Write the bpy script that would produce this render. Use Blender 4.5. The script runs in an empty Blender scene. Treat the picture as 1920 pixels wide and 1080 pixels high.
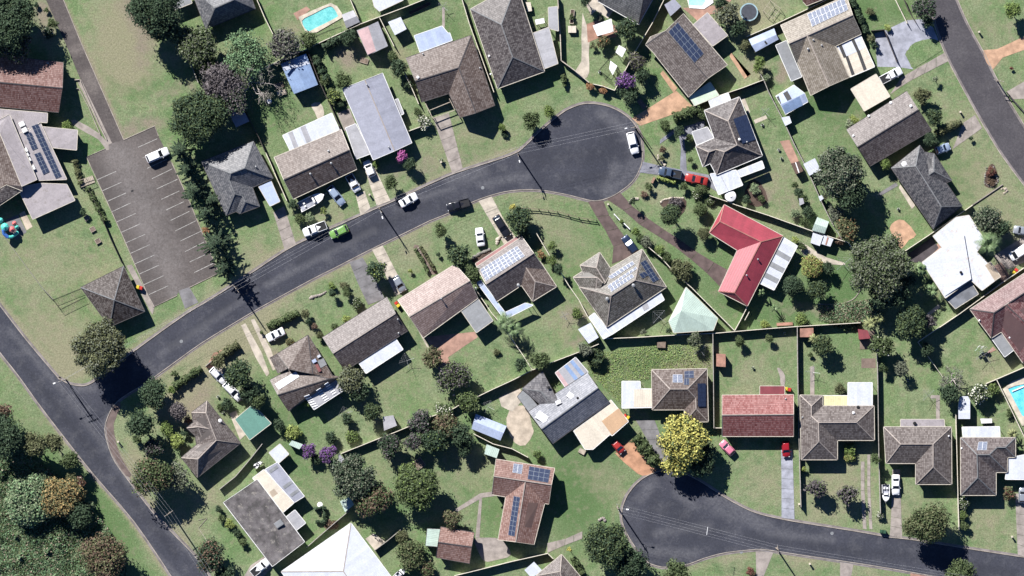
import bpy,math,random
import numpy as np
from mathutils import Vector,Matrix

# ---------------------------------------------------------------- camera, sky, sun, exposure
SC = bpy.context.scene
S = 0.12            # metres of ground per photograph pixel
HC = 1200.0         # flying height of the survey camera
cam = bpy.data.cameras.new('survey_camera'); camo = bpy.data.objects.new('survey_camera',cam)
SC.collection.objects.link(camo); SC.camera = camo
camo.location = (0,0,HC); camo.rotation_euler = (0,0,0)
cam.sensor_width = 36.0; cam.lens = 36.0 * HC / (1920 * S); cam.clip_start = 10; cam.clip_end = 9000
SUN_EL = math.radians(36.0); SUN_AZ = math.atan2(-0.556,0.831)      # azimuth clockwise from +Y
world = bpy.data.worlds.new('World'); SC.world = world; world.use_nodes = True
wn = world.node_tree.nodes; wl = world.node_tree.links
sky = wn.new('ShaderNodeTexSky'); sky.sky_type = 'NISHITA'; sky.sun_disc = False
sky.sun_elevation = SUN_EL; sky.sun_rotation = SUN_AZ
sky.air_density = 0.40; sky.dust_density = 0.1; sky.ozone_density = 9.0
wl.new(sky.outputs[0],wn['Background'].inputs[0]); wn['Background'].inputs[1].default_value = 0.075
sun = bpy.data.lights.new('sun','SUN'); suno = bpy.data.objects.new('sun',sun); SC.collection.objects.link(suno)
sun.energy = 5.0; sun.angle = math.radians(0.5); sun.color = (1.0,0.965,0.925)
sd = Vector((math.sin(SUN_AZ) * math.cos(SUN_EL),math.cos(SUN_AZ) * math.cos(SUN_EL),math.sin(SUN_EL)))
suno.rotation_euler = sd.to_track_quat('Z','Y').to_euler(); suno.location = (-60,90,150)
SC.view_settings.view_transform = 'Standard'; SC.view_settings.look = 'None'
SC.view_settings.exposure = 1.02; SC.view_settings.gamma = 1.0; SC.view_settings.use_curve_mapping = False
SC.cycles.max_bounces = 4; SC.cycles.diffuse_bounces = 1; SC.cycles.glossy_bounces = 2
SC.cycles.transmission_bounces = 4; SC.cycles.transparent_max_bounces = 6

COL = SC.collection
rnd = random.Random(7)

# ---------------------------------------------------------------- helpers
def W(px,py,h=0.0):
    """photograph pixel -> ground position of a point at height h seen there from the survey height"""
    k = 1 - h / HC
    return Vector(((px - 960) * S * k,(540 - py) * S * k,h))
def T(c,r): return (480.0 * c,270.0 * r,4.0)
def cv(O,pts):
    if O is None: return [tuple(p) for p in pts]
    return [(O[0] + p[0] / O[2],O[1] + p[1] / O[2]) + tuple(p[2:]) for p in pts]
def tag(o,label=None,cat=None,group=None,kind=None):
    if label: o['label'] = label
    if cat: o['category'] = cat
    if group: o['group'] = group
    if kind: o['kind'] = kind
    return o
def empty(name,loc,rz=0.0,label=None,cat=None,group=None):
    o = bpy.data.objects.new(name,None); COL.objects.link(o)
    o.location = loc; o.rotation_euler = (0,0,rz); o.empty_display_size = 0.3
    return tag(o,label,cat,group)
def link(name,me,parent=None,loc=None):
    o = bpy.data.objects.new(name,me); COL.objects.link(o)
    if parent: o.parent = parent
    if loc is not None: o.location = loc
    return o
def mesh(name,verts,faces,mats,parent=None,base=None,mi=None,uvs=None,smooth=False):
    me = bpy.data.meshes.new(name)
    if base is not None: verts = [Vector(v) - base for v in verts]
    me.from_pydata([tuple(v) for v in verts],[],faces)
    if not isinstance(mats,(list,tuple)): mats = [mats]
    for m in mats: me.materials.append(MAT[m] if isinstance(m,str) else m)
    if mi: me.polygons.foreach_set('material_index',mi)
    if uvs:
        l = me.uv_layers.new(name='UVMap'); l.data.foreach_set('uv',[c for uv in uvs for c in uv])
    if smooth: me.polygons.foreach_set('use_smooth',[True] * len(faces))
    me.update()
    return link(name,me,parent)
def flatmesh(name,co,quads,mats,mi=None,smooth=False):
    """fast mesh of quads from numpy arrays"""
    me = bpy.data.meshes.new(name)
    nv,nf = len(co),len(quads)
    me.vertices.add(nv); me.vertices.foreach_set('co',co.astype(np.float32).ravel())
    me.loops.add(nf * 4); me.loops.foreach_set('vertex_index',quads.astype(np.int32).ravel())
    me.polygons.add(nf); me.polygons.foreach_set('loop_start',np.arange(0,nf * 4,4,dtype=np.int32))
    for m in (mats if isinstance(mats,(list,tuple)) else [mats]): me.materials.append(MAT[m])
    if mi is not None: me.polygons.foreach_set('material_index',mi.astype(np.int32))
    if smooth: me.polygons.foreach_set('use_smooth',[True] * nf)
    me.update(calc_edges=True)
    return me
class MB:
    def __init__(s): s.v = []; s.f = []; s.mi = []
    def quad(s,pts,m=0):
        n = len(s.v); s.v += [Vector(p) for p in pts]; s.f.append(tuple(range(n,n + len(pts)))); s.mi.append(m)
    def box(s,cx,cy,z0,z1,lx,ly,rot=0.0,m=0,top=1.0):
        c,sn = math.cos(rot),math.sin(rot); n = len(s.v)
        for z,k in ((z0,1.0),(z1,top)):
            for ax,ay in ((-1,-1),(1,-1),(1,1),(-1,1)):
                x = ax * lx / 2 * k; y = ay * ly / 2 * k
                s.v.append(Vector((cx + x * c - y * sn,cy + x * sn + y * c,z)))
        for f in ((3,2,1,0),(4,5,6,7),(0,1,5,4),(1,2,6,5),(2,3,7,6),(3,0,4,7)):
            s.f.append(tuple(n + i for i in f)); s.mi.append(m)
    def bar(s,a,b,w,h=None,m=0,up=Vector((0,0,1))):
        """box beam from a to b, w wide, h high, centred on the line"""
        a,b = Vector(a),Vector(b); h = h or w; d = (b - a)
        if d.length < 1e-6: return
        d.normalize(); sd_ = d.cross(up)
        if sd_.length < 1e-4: sd_ = Vector((1,0,0))
        sd_.normalize(); u = sd_.cross(d); n = len(s.v)
        for p in (a,b):
            for x,y in ((-1,-1),(1,-1),(1,1),(-1,1)): s.v.append(p + sd_ * x * w / 2 + u * y * h / 2)
        for f in ((3,2,1,0),(4,5,6,7),(0,1,5,4),(1,2,6,5),(2,3,7,6),(3,0,4,7)):
            s.f.append(tuple(n + i for i in f)); s.mi.append(m)
    def tube(s,pts,r,n=6,m=0,cap=True):
        pts = [Vector(p) for p in pts]; rs = r if isinstance(r,(list,tuple)) else [r] * len(pts); rings = []
        for i,p in enumerate(pts):
            d = (pts[min(i + 1,len(pts) - 1)] - pts[max(i - 1,0)])
            d = d.normalized() if d.length > 1e-6 else Vector((0,0,1))
            a = d.cross(Vector((0,0,1)));  a = Vector((1,0,0)) if a.length < 1e-3 else a.normalized()
            b = d.cross(a); k = len(s.v); rings.append(k)
            for j in range(n):
                t = 2 * math.pi * j / n; s.v.append(p + (a * math.cos(t) + b * math.sin(t)) * rs[i])
        for i in range(len(pts) - 1):
            for j in range(n):
                s.f.append((rings[i] + j,rings[i] + (j + 1) % n,rings[i + 1] + (j + 1) % n,rings[i + 1] + j)); s.mi.append(m)
        if cap:
            s.f.append(tuple(rings[-1] + j for j in range(n))); s.mi.append(m)
            s.f.append(tuple(rings[0] + j for j in reversed(range(n)))); s.mi.append(m)
    def lathe(s,prof,n=16,m=0,c=(0,0,0)):
        k = len(s.v)
        for r,z in prof:
            for j in range(n):
                t = 2 * math.pi * j / n; s.v.append(Vector((c[0] + r * math.cos(t),c[1] + r * math.sin(t),c[2] + z)))
        for i in range(len(prof) - 1):
            for j in range(n):
                s.f.append((k + i * n + j,k + i * n + (j + 1) % n,k + (i + 1) * n + (j + 1) % n,k + (i + 1) * n + j)); s.mi.append(m)
    def build(s,name,mats,parent=None,base=None,smooth=False):
        return mesh(name,s.v,s.f,mats,parent,base,s.mi,None,smooth)

# ---------------------------------------------------------------- materials
MAT = {}
def new_mat(name):
    m = bpy.data.materials.new(name); m.use_nodes = True; MAT[name] = m
    nt = m.node_tree; b = nt.nodes['Principled BSDF']
    return m,nt,nt.nodes,nt.links,b
def mth(nt,op,a,b=None,c=None):
    n = nt.nodes.new('ShaderNodeMath'); n.operation = op
    for i,v in enumerate((a,b,c)):
        if v is None: continue
        if isinstance(v,(int,float)): n.inputs[i].default_value = v
        else: nt.links.new(v,n.inputs[i])
    return n.outputs[0]
def mixc(nt,fac,a,b,mode='MIX'):
    n = nt.nodes.new('ShaderNodeMix'); n.data_type = 'RGBA'; n.blend_type = mode
    for i,v in ((0,fac),(6,a),(7,b)):
        if isinstance(v,(int,float)): n.inputs[i].default_value = v
        elif isinstance(v,tuple): n.inputs[i].default_value = (v + (1,))[:4]
        else: nt.links.new(v,n.inputs[i])
    return n.outputs[2]
def noise(nt,vec,scale,detail=3,rough=0.6,lo=0.35,hi=0.65):
    n = nt.nodes.new('ShaderNodeTexNoise'); n.inputs['Scale'].default_value = scale
    n.inputs['Detail'].default_value = detail; n.inputs['Roughness'].default_value = rough
    nt.links.new(vec,n.inputs['Vector'])
    r = nt.nodes.new('ShaderNodeMapRange'); r.inputs[1].default_value = lo; r.inputs[2].default_value = hi
    nt.links.new(n.outputs[0],r.inputs[0]); return r.outputs[0]
def geo_pos(nt):
    return nt.nodes.new('ShaderNodeNewGeometry').outputs['Position']
def bump(nt,h,bsdf,strength=0.5,dist=0.05):
    n = nt.nodes.new('ShaderNodeBump'); n.inputs['Strength'].default_value = strength; n.inputs['Distance'].default_value = dist
    nt.links.new(h,n.inputs['Height']); nt.links.new(n.outputs[0],bsdf.inputs['Normal'])
def mul(c,k): return tuple(min(1,x * k) for x in c)

def plain(name,col,rough=0.6,spec=0.4,metal=0.0,var=0.15,scale=1.5,fine=0.10):
    m,nt,N,L,b = new_mat(name); p = geo_pos(nt)
    c = mixc(nt,noise(nt,p,scale),mul(col,1 - var),mul(col,1 + var))
    c = mixc(nt,noise(nt,p,14,2,.7,.3,.7),mixc(nt,fine,c,(0,0,0)),c)
    L.new(c,b.inputs['Base Color']); b.inputs['Roughness'].default_value = rough
    b.inputs['Specular IOR Level'].default_value = spec; b.inputs['Metallic'].default_value = metal
    return m
def tile(name,col,lichen=None,course=0.46,spec=0.28,rough=0.5,mott=0.35):
    """concrete / clay roof tiles: courses and interlocks as relief, tile-to-tile colour, weathering"""
    m,nt,N,L,b = new_mat(name); lichen = lichen or mul(col,1.25)
    uv = N.new('ShaderNodeTexCoord').outputs['UV']; sx = N.new('ShaderNodeSeparateXYZ'); L.new(uv,sx.inputs[0])
    u = mth(nt,'DIVIDE',sx.outputs[0],0.30); v = mth(nt,'DIVIDE',sx.outputs[1],course)
    wn_ = N.new('ShaderNodeTexWhiteNoise'); wn_.noise_dimensions = '2D'; cb = N.new('ShaderNodeCombineXYZ')
    L.new(mth(nt,'FLOOR',u),cb.inputs[0]); L.new(mth(nt,'FLOOR',v),cb.inputs[1]); L.new(cb.outputs[0],wn_.inputs['Vector'])
    p = geo_pos(nt)
    c = mixc(nt,noise(nt,p,0.30,5,.6,.3,.7),mul(col,1 - mott * .35),mixc(nt,.7,col,lichen))
    c = mixc(nt,mth(nt,'MULTIPLY',noise(nt,p,1.1,4,.75,.5,.8),mott),c,lichen)
    c2 = mixc(nt,wn_.outputs['Value'],mixc(nt,0.22,c,(0,0,0)),mixc(nt,0.10,c,(1,.95,.9)))
    fv = mth(nt,'FRACT',v); fu = mth(nt,'FRACT',u)
    gap = mth(nt,'MAXIMUM',mth(nt,'LESS_THAN',fv,0.2),mth(nt,'MULTIPLY',mth(nt,'LESS_THAN',fu,0.10),0.4))
    c3 = mixc(nt,mth(nt,'MULTIPLY',gap,0.55),c2,(0.01,0.01,0.012))     # darker lines along laps and interlocks
    c3 = mixc(nt,mth(nt,'MULTIPLY',noise(nt,p,2.4,4,.9,.4,.65),.28),c3,mul(col,.45)); L.new(c3,b.inputs['Base Color'])
    bump(nt,mth(nt,'MULTIPLY',fv,-1.0),b,0.4,0.04)
    b.inputs['Roughness'].default_value = rough; b.inputs['Specular IOR Level'].default_value = spec
    return m
def sheet(name,col,rough=0.45,spec=0.5,rib=0.20,var=0.10,stain=None,ribk=0.25,metal=0.0):
    """ribbed steel or translucent sheeting, ribs running down the slope"""
    m,nt,N,L,b = new_mat(name)
    uv = N.new('ShaderNodeTexCoord').outputs['UV']; sx = N.new('ShaderNodeSeparateXYZ'); L.new(uv,sx.inputs[0])
    u = mth(nt,'DIVIDE',sx.outputs[0],rib); p = geo_pos(nt)
    c = mixc(nt,noise(nt,p,0.5,4,.6),mul(col,1 - var),mul(col,1 + var))
    shn = mth(nt,'FLOOR',mth(nt,'DIVIDE',sx.outputs[0],0.76)); w1 = N.new('ShaderNodeTexWhiteNoise'); w1.noise_dimensions = '1D'
    L.new(shn,w1.inputs['W']); c = mixc(nt,mth(nt,'MULTIPLY',w1.outputs['Value'],.12),c,(0.02,0.02,0.02)); c = mixc(nt,mth(nt,'MULTIPLY',noise(nt,p,2.6,4,.85,.35,.65),.22),c,(0.03,0.03,0.03))
    if stain:
        c = mixc(nt,mth(nt,'MULTIPLY',noise(nt,p,0.8,6,.75,.56,.66),.85),c,stain)
    L.new(c,b.inputs['Base Color'])
    bump(nt,mth(nt,'SINE',mth(nt,'MULTIPLY',u,6.283)),b,ribk,0.03)
    b.inputs['Roughness'].default_value = rough; b.inputs['Specular IOR Level'].default_value = spec; b.inputs['Metallic'].default_value = metal
    return m
def leafmat(name,col,alt=None,var=0.5,altk=0.35):
    m,nt,N,L,b = new_mat(name); g = N.new('ShaderNodeNewGeometry')
    alt = alt or mul(col,1.7)
    c = mixc(nt,mth(nt,'MULTIPLY',g.outputs['Random Per Island'],1.0),mul(col,1 - var),mul(col,1 + var * .8))
    c = mixc(nt,noise(nt,g.outputs['Position'],0.8,3,.6,.5,.72),c,alt)
    L.new(c,b.inputs['Base Color']); b.inputs['Roughness'].default_value = 0.65; b.inputs['Specular IOR Level'].default_value = 0.18
    return m
def stroke(nt,p,a,b,w):
    """soft factor along the segment a-b (photograph pixels), w metres wide: tyre wear and stains"""
    A,Bv = W(*a),W(*b); d = Bv - A; N = nt.nodes
    def vm(op,x,y):
        n = N.new('ShaderNodeVectorMath'); n.operation = op
        for i,v in enumerate((x,y)):
            if isinstance(v,Vector): n.inputs[i].default_value = v
            else: nt.links.new(v,n.inputs[3 if op == 'SCALE' and i else i])
        return n
    r = vm('SUBTRACT',p,A).outputs[0]; t = mth(nt,'DIVIDE',vm('DOT_PRODUCT',r,d).outputs['Value'],d.length_squared); t = mth(nt,'MINIMUM',mth(nt,'MAXIMUM',t,0),1)
    sc = N.new('ShaderNodeVectorMath'); sc.operation = 'SCALE'; sc.inputs[0].default_value = d; nt.links.new(t,sc.inputs['Scale'])
    ds = vm('DISTANCE',r,sc.outputs[0]).outputs['Value']
    return mth(nt,'SMOOTH_MIN',mth(nt,'MAXIMUM',mth(nt,'SUBTRACT',1,mth(nt,'DIVIDE',ds,w * 1.5)),0),.8,.2)
def asphalt(name,col,col2,patch=(0.16,0.15,0.15),pk=0.3,wear=(),dark=()):
    m,nt,N,L,b = new_mat(name); p = geo_pos(nt)
    c = mixc(nt,noise(nt,p,0.12,5,.6),col,col2)
    c = mixc(nt,mth(nt,'MULTIPLY',noise(nt,p,0.25,6,.75,.5,.75),pk),c,patch)
    c = mixc(nt,mth(nt,'MULTIPLY',noise(nt,p,2.2,4,.9,.38,.62),.55),c,mul(col,.4))
    c = mixc(nt,mth(nt,'MULTIPLY',noise(nt,p,2.6,2,.9,.62,.7),.25),c,mul(patch,1.3))
    nz = noise(nt,p,1.3,5,.8,.3,.62)
    for lst,cc,kk in ((wear,mul(patch,1.05),.5),(dark,mul(col,.5),.6)):
        f = None
        for (a_,b_,w_) in lst:
            q = stroke(nt,p,a_,b_,w_); f = q if f is None else mth(nt,'MAXIMUM',f,q)
        if f is not None: c = mixc(nt,mth(nt,'MULTIPLY',mth(nt,'MULTIPLY',f,nz),kk),c,cc)
    L.new(c,b.inputs['Base Color']); b.inputs['Roughness'].default_value = 0.8; b.inputs['Specular IOR Level'].default_value = 0.25
    bump(nt,noise(nt,p,9,2,.8,.2,.8),b,0.3,0.02)
    return m

# roofs
tile('brown_tile',(0.099,0.069,0.057),(0.139,0.103,0.087))
tile('purple_tile',(0.087,0.066,0.063),(0.125,0.098,0.094))
tile('tan_tile',(0.202,0.170,0.129),(0.276,0.239,0.189),mott=.5)
tile('grey_tile',(0.079,0.084,0.087),(0.127,0.131,0.135))
tile('dark_tile',(0.058,0.048,0.048),(0.084,0.070,0.070))
tile('slate_tile',(.034,.039,.050),(.06,.055,.062),mott=.35)
tile('bluegrey_tile',(0.085,0.093,0.109),(0.133,0.133,0.142))
tile('redbrown_tile',(0.150,0.060,0.048),(0.194,0.097,0.079))
tile('terracotta_tile',(0.212,0.106,0.083),(0.285,0.166,0.133))
tile('maroon_tile',(.105,.030,.033),(.18,.075,.075))
tile('mauve_tile',(0.105,0.083,0.075),(0.142,0.120,0.109))
tile('chocolate_tile',(.048,.037,.034),(.064,.050,.046),mott=.2,spec=.08)
tile('blueslate_tile',(.15,.165,.20),(.21,.22,.26),mott=.5)
tile('pink_tile',(0.248,0.170,0.147),(0.304,0.225,0.202),mott=.15)
tile('greenish_tile',(0.101,0.085,0.071),(0.166,0.162,0.133),mott=.7)
tile('weathered_tile',(.075,.07,.078),(.19,.19,.205),mott=.8)
sheet('red_metal',(.32,.05,.07),.42,.5,.25)
sheet('pinkred_metal',(.22,.085,.082),.5,.4,.25)
sheet('white_metal',(.56,.59,.65),.5,.5,.3,.05)
sheet('stained_white',(.60,.625,.67),.5,.5,.6,.03,stain=(.46,.38,.32),ribk=.06)
sheet('cream_metal',(.62,.56,.46),.55,.4,.4,.05)
sheet('orange_cream',(.50,.33,.20),.55,.4,.4,.05)
sheet('pale_grey_metal',(.36,.36,.38),.5,.5,.2,.1)
sheet('lilac_metal',(.30,.31,.37),.5,.5,.2,.08)
sheet('midgrey_metal',(.24,.25,.26),.5,.5,.2,.1)
sheet('blue_metal',(.22,.31,.48),.42,.5,.25,.12)
sheet('paleblue_metal',(.40,.47,.63),.45,.5,.25,.08)
sheet('mint_metal',(.44,.55,.48),.5,.4,.4,.06)
sheet('teal_metal',(.12,.265,.215),.5,.4,.3,.06)
sheet('greenwhite_sheet',(.55,.66,.52),.4,.5,.2,.1)
sheet('pale_pinkgrey',(.33,.30,.31),.55,.4,.22,.1,stain=(.2,.18,.17))
sheet('weathered_asbestos',(.13,.12,.12),.85,.2,.3,.45,stain=(.27,.25,.22),ribk=.5)
sheet('rust_metal',(.36,.19,.14),.7,.3,.2,.3)
sheet('darkred_metal',(.22,.05,.06),.5,.4,.2,.15)
sheet('dark_sheet',(.05,.05,.052),.6,.3,.3,.1)
sheet('pink_sheet',(.52,.36,.36),.5,.4,.2)
sheet('tan_roof',(.40,.33,.25),.55,.4,.3,.1)
sheet('yellow_sheet',(.66,.62,.36),.5,.4,.4); sheet('brown_sheet',(.11,.07,.055),.6,.3,.3)
plain('gutter_cream',(.52,.48,.40),.5); plain('gutter_dark',(.07,.065,.065),.5); plain('gutter_white',(.72,.72,.70),.5)
plain('cap_pale',(.30,.26,.23),.7); plain('cap_dark',(.055,.05,.052),.7); plain('cap_grey',(.15,.155,.16),.7); plain('cap_red',(.32,.13,.11),.7)
plain('brick_wall',(.28,.17,.12),.85,var=.2); plain('cream_wall',(.50,.45,.36),.8); plain('white_wall',(.66,.66,.64),.8)
plain('window_frame',(.62,.62,.60),.5); plain('door_paint',(.30,.18,.10),.5)
def glass(name,col,rough):
    m,nt,N,L,b = new_mat(name); b.inputs['Base Color'].default_value = col + (1,); b.inputs['Roughness'].default_value = rough
    b.inputs['Specular IOR Level'].default_value = .6
glass('glass_dark',(.015,.02,.025),.05); glass('car_glass',(.012,.015,.02),.12)
m_,nt_,N_,L_,b_ = new_mat('solar_cell'); p_ = geo_pos(nt_)
L_.new(mixc(nt_,noise(nt_,p_,3),(.018,.026,.055),(.03,.042,.08)),b_.inputs['Base Color'])
b_.inputs['Roughness'].default_value = .30; b_.inputs['Specular IOR Level'].default_value = .8
m_,nt_,N_,L_,b_ = new_mat('solar_cell_glare'); p_ = geo_pos(nt_)  # pale base colour paints the sun glare on these panels
L_.new(mixc(nt_,noise(nt_,p_,3),(.10,.12,.17),(.20,.22,.27)),b_.inputs['Base Color'])
b_.inputs['Roughness'].default_value = .6; b_.inputs['Specular IOR Level'].default_value = .2
plain('solar_frame',(.20,.23,.27),.5); plain('solar_frame_white',(.70,.71,.72),.5)
# ground things
asphalt('asphalt',(.038,.041,.056),(.056,.059,.077),(.15,.15,.16),pk=.55,wear=[((1192,300),(1172,335),1.6),((1172,335),(1140,360),1.5),((1160,315),(1135,345),1.3),((1128,212),(1160,236),1.4),((1160,236),(1180,262),.9),((845,338),(905,322),1.6),((900,345),(990,330),1.0),((786,372),(850,352),.8),
 ((1225,905),(1200,935),1.2),((1270,925),(1300,945),1.2),((1335,935),(1400,965),2.0),((1345,955),(1440,985),1.5),((1200,1030),(1300,1040),1.2),((1230,1000),(1330,985),1.0),((1440,1000),(1560,1012),.9),((240,990),(330,1080),.9),((130,745),(200,840),1.0),((300,665),(480,545),.8),((500,535),(700,432),.8),((20,620),(120,735),.9),
 ((205,782),(198,800),1.2),((215,860),(260,925),1.3),((290,960),(365,1040),1.1),((140,730),(175,728),.9)],dark=[((1000,300),(1140,285),2.2),((1130,240),(1165,290),1.6),((1060,335),(1130,335),1.5),((560,490),(800,385),1.2),((320,650),(500,520),1.0),((1250,960),(1330,1000),2.4),((1400,1005),(1640,1040),1.3),((40,680),(200,880),1.0),((1230,930),(1215,1000),1.4),((1650,1035),(1900,1075),1.2),((220,900),(330,1040),1.0)])
asphalt('asphalt_carpark',(.088,.077,.073),(.140,.122,.115),(.22,.205,.20),.45,wear=[((212,275),(250,365),2.0),((250,365),(290,460),1.5),((290,460),(345,575),2.2),((285,400),(310,395),1.0),((225,300),(300,480),4.5)],dark=[((180,310),(300,560),2.2),((300,300),(400,510),2.2)])
asphalt('asphalt_lane',(.075,.065,.064),(.12,.105,.10),(.25,.22,.20),.5,wear=[((140,95),(158,88),1.4),((165,140),(175,165),1.3)])
plain('line_paint',(.40,.39,.37),.7,var=.35,scale=1.2,fine=.5); plain('kerb_concrete',(.30,.265,.23),.85,var=.25,scale=.7)
plain('gutter_concrete',(.18,.16,.155),.9,var=.3,scale=.5)
def conc(name,col,joint=None): plain(name,col,.85,.25,var=.22,scale=.6,fine=.25)
conc('concrete',(.30,.265,.24)); conc('concrete_pale',(.46,.41,.34)); conc('concrete_grey',(.185,.18,.185)); conc('concrete_blue',(.22,.225,.26))
conc('paving_brown',(.115,.085,.08)); conc('paving_orange',(.46,.29,.19)); conc('brick_red_paving',(.33,.19,.14)); conc('gravel_orange',(.42,.23,.14))
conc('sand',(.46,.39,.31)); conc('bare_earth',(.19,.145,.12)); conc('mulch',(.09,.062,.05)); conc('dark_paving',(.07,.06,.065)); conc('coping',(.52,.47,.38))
conc('concrete_white',(.31,.32,.37)); conc('verge_tan',(.27,.235,.17)); conc('stone_grey',(.20,.19,.17)); conc('terracotta_paving',(.36,.22,.17)); conc('timber_deck',(.22,.15,.13))
conc('brown_verge',(.15,.115,.105)); conc('slate_paving',(.17,.18,.20))
plain('fence_cream',(.62,.575,.47),.5,var=.06); plain('fence_dark',(.06,.05,.045),.6); plain('fence_grey',(.32,.30,.27),.7); plain('fence_green',(.16,.2,.16),.6)
plain('timber',(.17,.13,.10),.85,var=.25); plain('timber_pale',(.36,.31,.25),.85,var=.2); plain('pole_timber',(.24,.20,.16),.9)
plain('galv',(.26,.27,.28),.45,.5,.3); plain('wire',(.34,.34,.35),.6); plain('black_plastic',(.02,.02,.022),.5); plain('rubber',(.018,.018,.02),.85,.2)
plain('white_plastic',(.78,.78,.78),.4); plain('bin_red',(.50,.04,.03),.45); plain('bin_yellow',(.62,.46,.04),.45); plain('bin_green',(.03,.08,.045),.5)
plain('play_blue',(.06,.17,.50),.35,.5,var=.05); plain('play_teal',(.10,.52,.44),.35,.5,var=.05); plain('play_pink',(.65,.16,.16),.4,.5,var=.05)
plain('bark',(.17,.14,.115),.95,var=.3); plain('bark_pale',(.42,.38,.35),.95,var=.25); plain('tramp_mat',(.05,.055,.07),.7); plain('tramp_pad',(.25,.36,.40),.6)
plain('gold_rim',(.35,.36,.38),.35,.5,.8); plain('headlamp',(.65,.67,.7),.15); plain('tail_lamp',(.35,.02,.02),.2); plain('ac_white',(.72,.72,.70),.5)
def paint(name,col,met=.0,rough=.28):
    m,nt,N,L,b = new_mat(name); p = geo_pos(nt)
    L.new(mixc(nt,noise(nt,p,4,3,.6),mul(col,.93),col),b.inputs['Base Color']); b.inputs['Roughness'].default_value = rough
    b.inputs['Metallic'].default_value = met; b.inputs['Coat Weight'].default_value = .4; b.inputs['Coat Roughness'].default_value = .1
paint('car_white',(.76,.77,.78)); paint('car_black',(.015,.016,.022)); paint('car_silver',(.34,.37,.41),.4); paint('car_red',(.34,.035,.03)); paint('car_blue',(.02,.035,.075),.3)
paint('car_green',(.15,.30,.075)); paint('car_pinkred',(.55,.18,.26)); paint('car_paleblue',(.34,.42,.54),.3); paint('boat_white',(.78,.78,.78)); paint('car_darkred',(.28,.012,.02)); paint('tonneau',(.05,.075,.12))
# pool water
def water(name,col,col2):
    m,nt,N,L,b = new_mat(name); p = geo_pos(nt)
    c = mixc(nt,noise(nt,p,0.6,3,.5),col,col2)
    v = N.new('ShaderNodeTexVoronoi'); v.feature = 'DISTANCE_TO_EDGE'; v.inputs['Scale'].default_value = 1.4; L.new(p,v.inputs['Vector'])
    c = mixc(nt,mth(nt,'MULTIPLY',mth(nt,'LESS_THAN',v.outputs[0],.05),.25),c,mul(col2,1.6))
    L.new(c,b.inputs['Base Color']); b.inputs['Roughness'].default_value = .08; b.inputs['Specular IOR Level'].default_value = .5
    bump(nt,noise(nt,p,3,3,.6,.2,.8),b,.15,.05)
water('pool_water',(.10,.40,.40),(.17,.50,.49)); water('pool_water_blue',(.08,.44,.60),(.16,.56,.70)); water('pool_green',(.25,.60,.45),(.35,.70,.55))
plain('pool_step',(.08,.20,.42),.4)
# leaves
leafmat('leaf_mid',(.062,.088,.036),(.10,.125,.055)); leafmat('leaf_dark',(.036,.060,.033),(.06,.09,.045)); leafmat('leaf_olive',(.085,.095,.045),(.14,.14,.075))
leafmat('leaf_bright',(.11,.16,.045),(.19,.24,.08)); leafmat('leaf_lime',(.20,.25,.07),(.28,.32,.12)); leafmat('leaf_yellow',(.40,.37,.10),(.25,.29,.09),.45)
leafmat('leaf_orange',(.26,.185,.08),(.13,.14,.06),.5); leafmat('leaf_purple',(.13,.06,.18),(.21,.11,.26),.5); leafmat('leaf_pink',(.38,.10,.28),(.12,.14,.06),.4)
leafmat('leaf_greygreen',(.11,.125,.085),(.18,.19,.14)); leafmat('leaf_greypurple',(.085,.075,.078),(.14,.125,.125)); leafmat('leaf_brown',(.11,.075,.05),(.19,.13,.10))
leafmat('leaf_reddish',(.15,.065,.05),(.10,.10,.05)); leafmat('leaf_orangebrown',(.26,.14,.07),(.34,.20,.12),.4); leafmat('leaf_conifer',(.040,.065,.038),(.075,.105,.055))
leafmat('leaf_palm',(.12,.18,.08),(.22,.28,.16)); leafmat('leaf_yucca',(.22,.24,.11),(.12,.15,.06)); leafmat('petal_white',(.62,.62,.52),(.7,.7,.62),.2)
leafmat('leaf_pale',(.17,.22,.12),(.26,.27,.19),.5); leafmat('weed_green',(.10,.17,.085),(.17,.235,.13),.6); leafmat('long_grass',(.22,.31,.11),(.33,.38,.17),.5)
leafmat('weed_tan',(.24,.20,.15),(.18,.2,.11),.4)
# ---------------------------------------------------------------- flat things
_zi = [0]
def smooth(pts,n=4,closed=False):
    """Catmull-Rom through the points"""
    P = [Vector((p[0],p[1])) for p in pts]; out = []; k = len(P)
    for i in range(k if closed else k - 1):
        a,b,c,d = (P[(i - 1) % k] if closed or i else P[0]),P[i],P[(i + 1) % k],(P[(i + 2) % k] if closed or i + 2 < k else P[-1])
        for j in range(n):
            t = j / n
            out.append(tuple(0.5 * ((2 * b) + (c - a) * t + (2 * a - 5 * b + 4 * c - d) * t * t + (3 * b - a - 3 * c + d) * t ** 3)))
    if not closed: out.append(tuple(P[-1]))
    return out
def area2(P): return sum(P[i][0] * P[(i + 1) % len(P)][1] - P[(i + 1) % len(P)][0] * P[i][1] for i in range(len(P)))
def ground_sheet(name,mat,pts,O=None,z=None,label=None,sm=0,thick=0.0,kind='structure'):
    pts = cv(O,pts)
    if sm: pts = smooth(pts,sm,True)
    if z is None:
        _zi[0] += 1; z = 0.020 + 0.004 * (_zi[0] % 9)
    v = [W(p[0],p[1],0) for p in pts]
    if area2(v) < 0: v.reverse()
    for p in v: p.z = z
    n = len(v); f = [tuple(range(n))]
    if thick:
        v += [Vector((p.x,p.y,z - thick)) for p in v]
        f += [(i,n + i,n + (i + 1) % n,(i + 1) % n) for i in range(n)]
    o = mesh(name,v,f,mat)
    return tag(o,label,None,None,kind)
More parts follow.
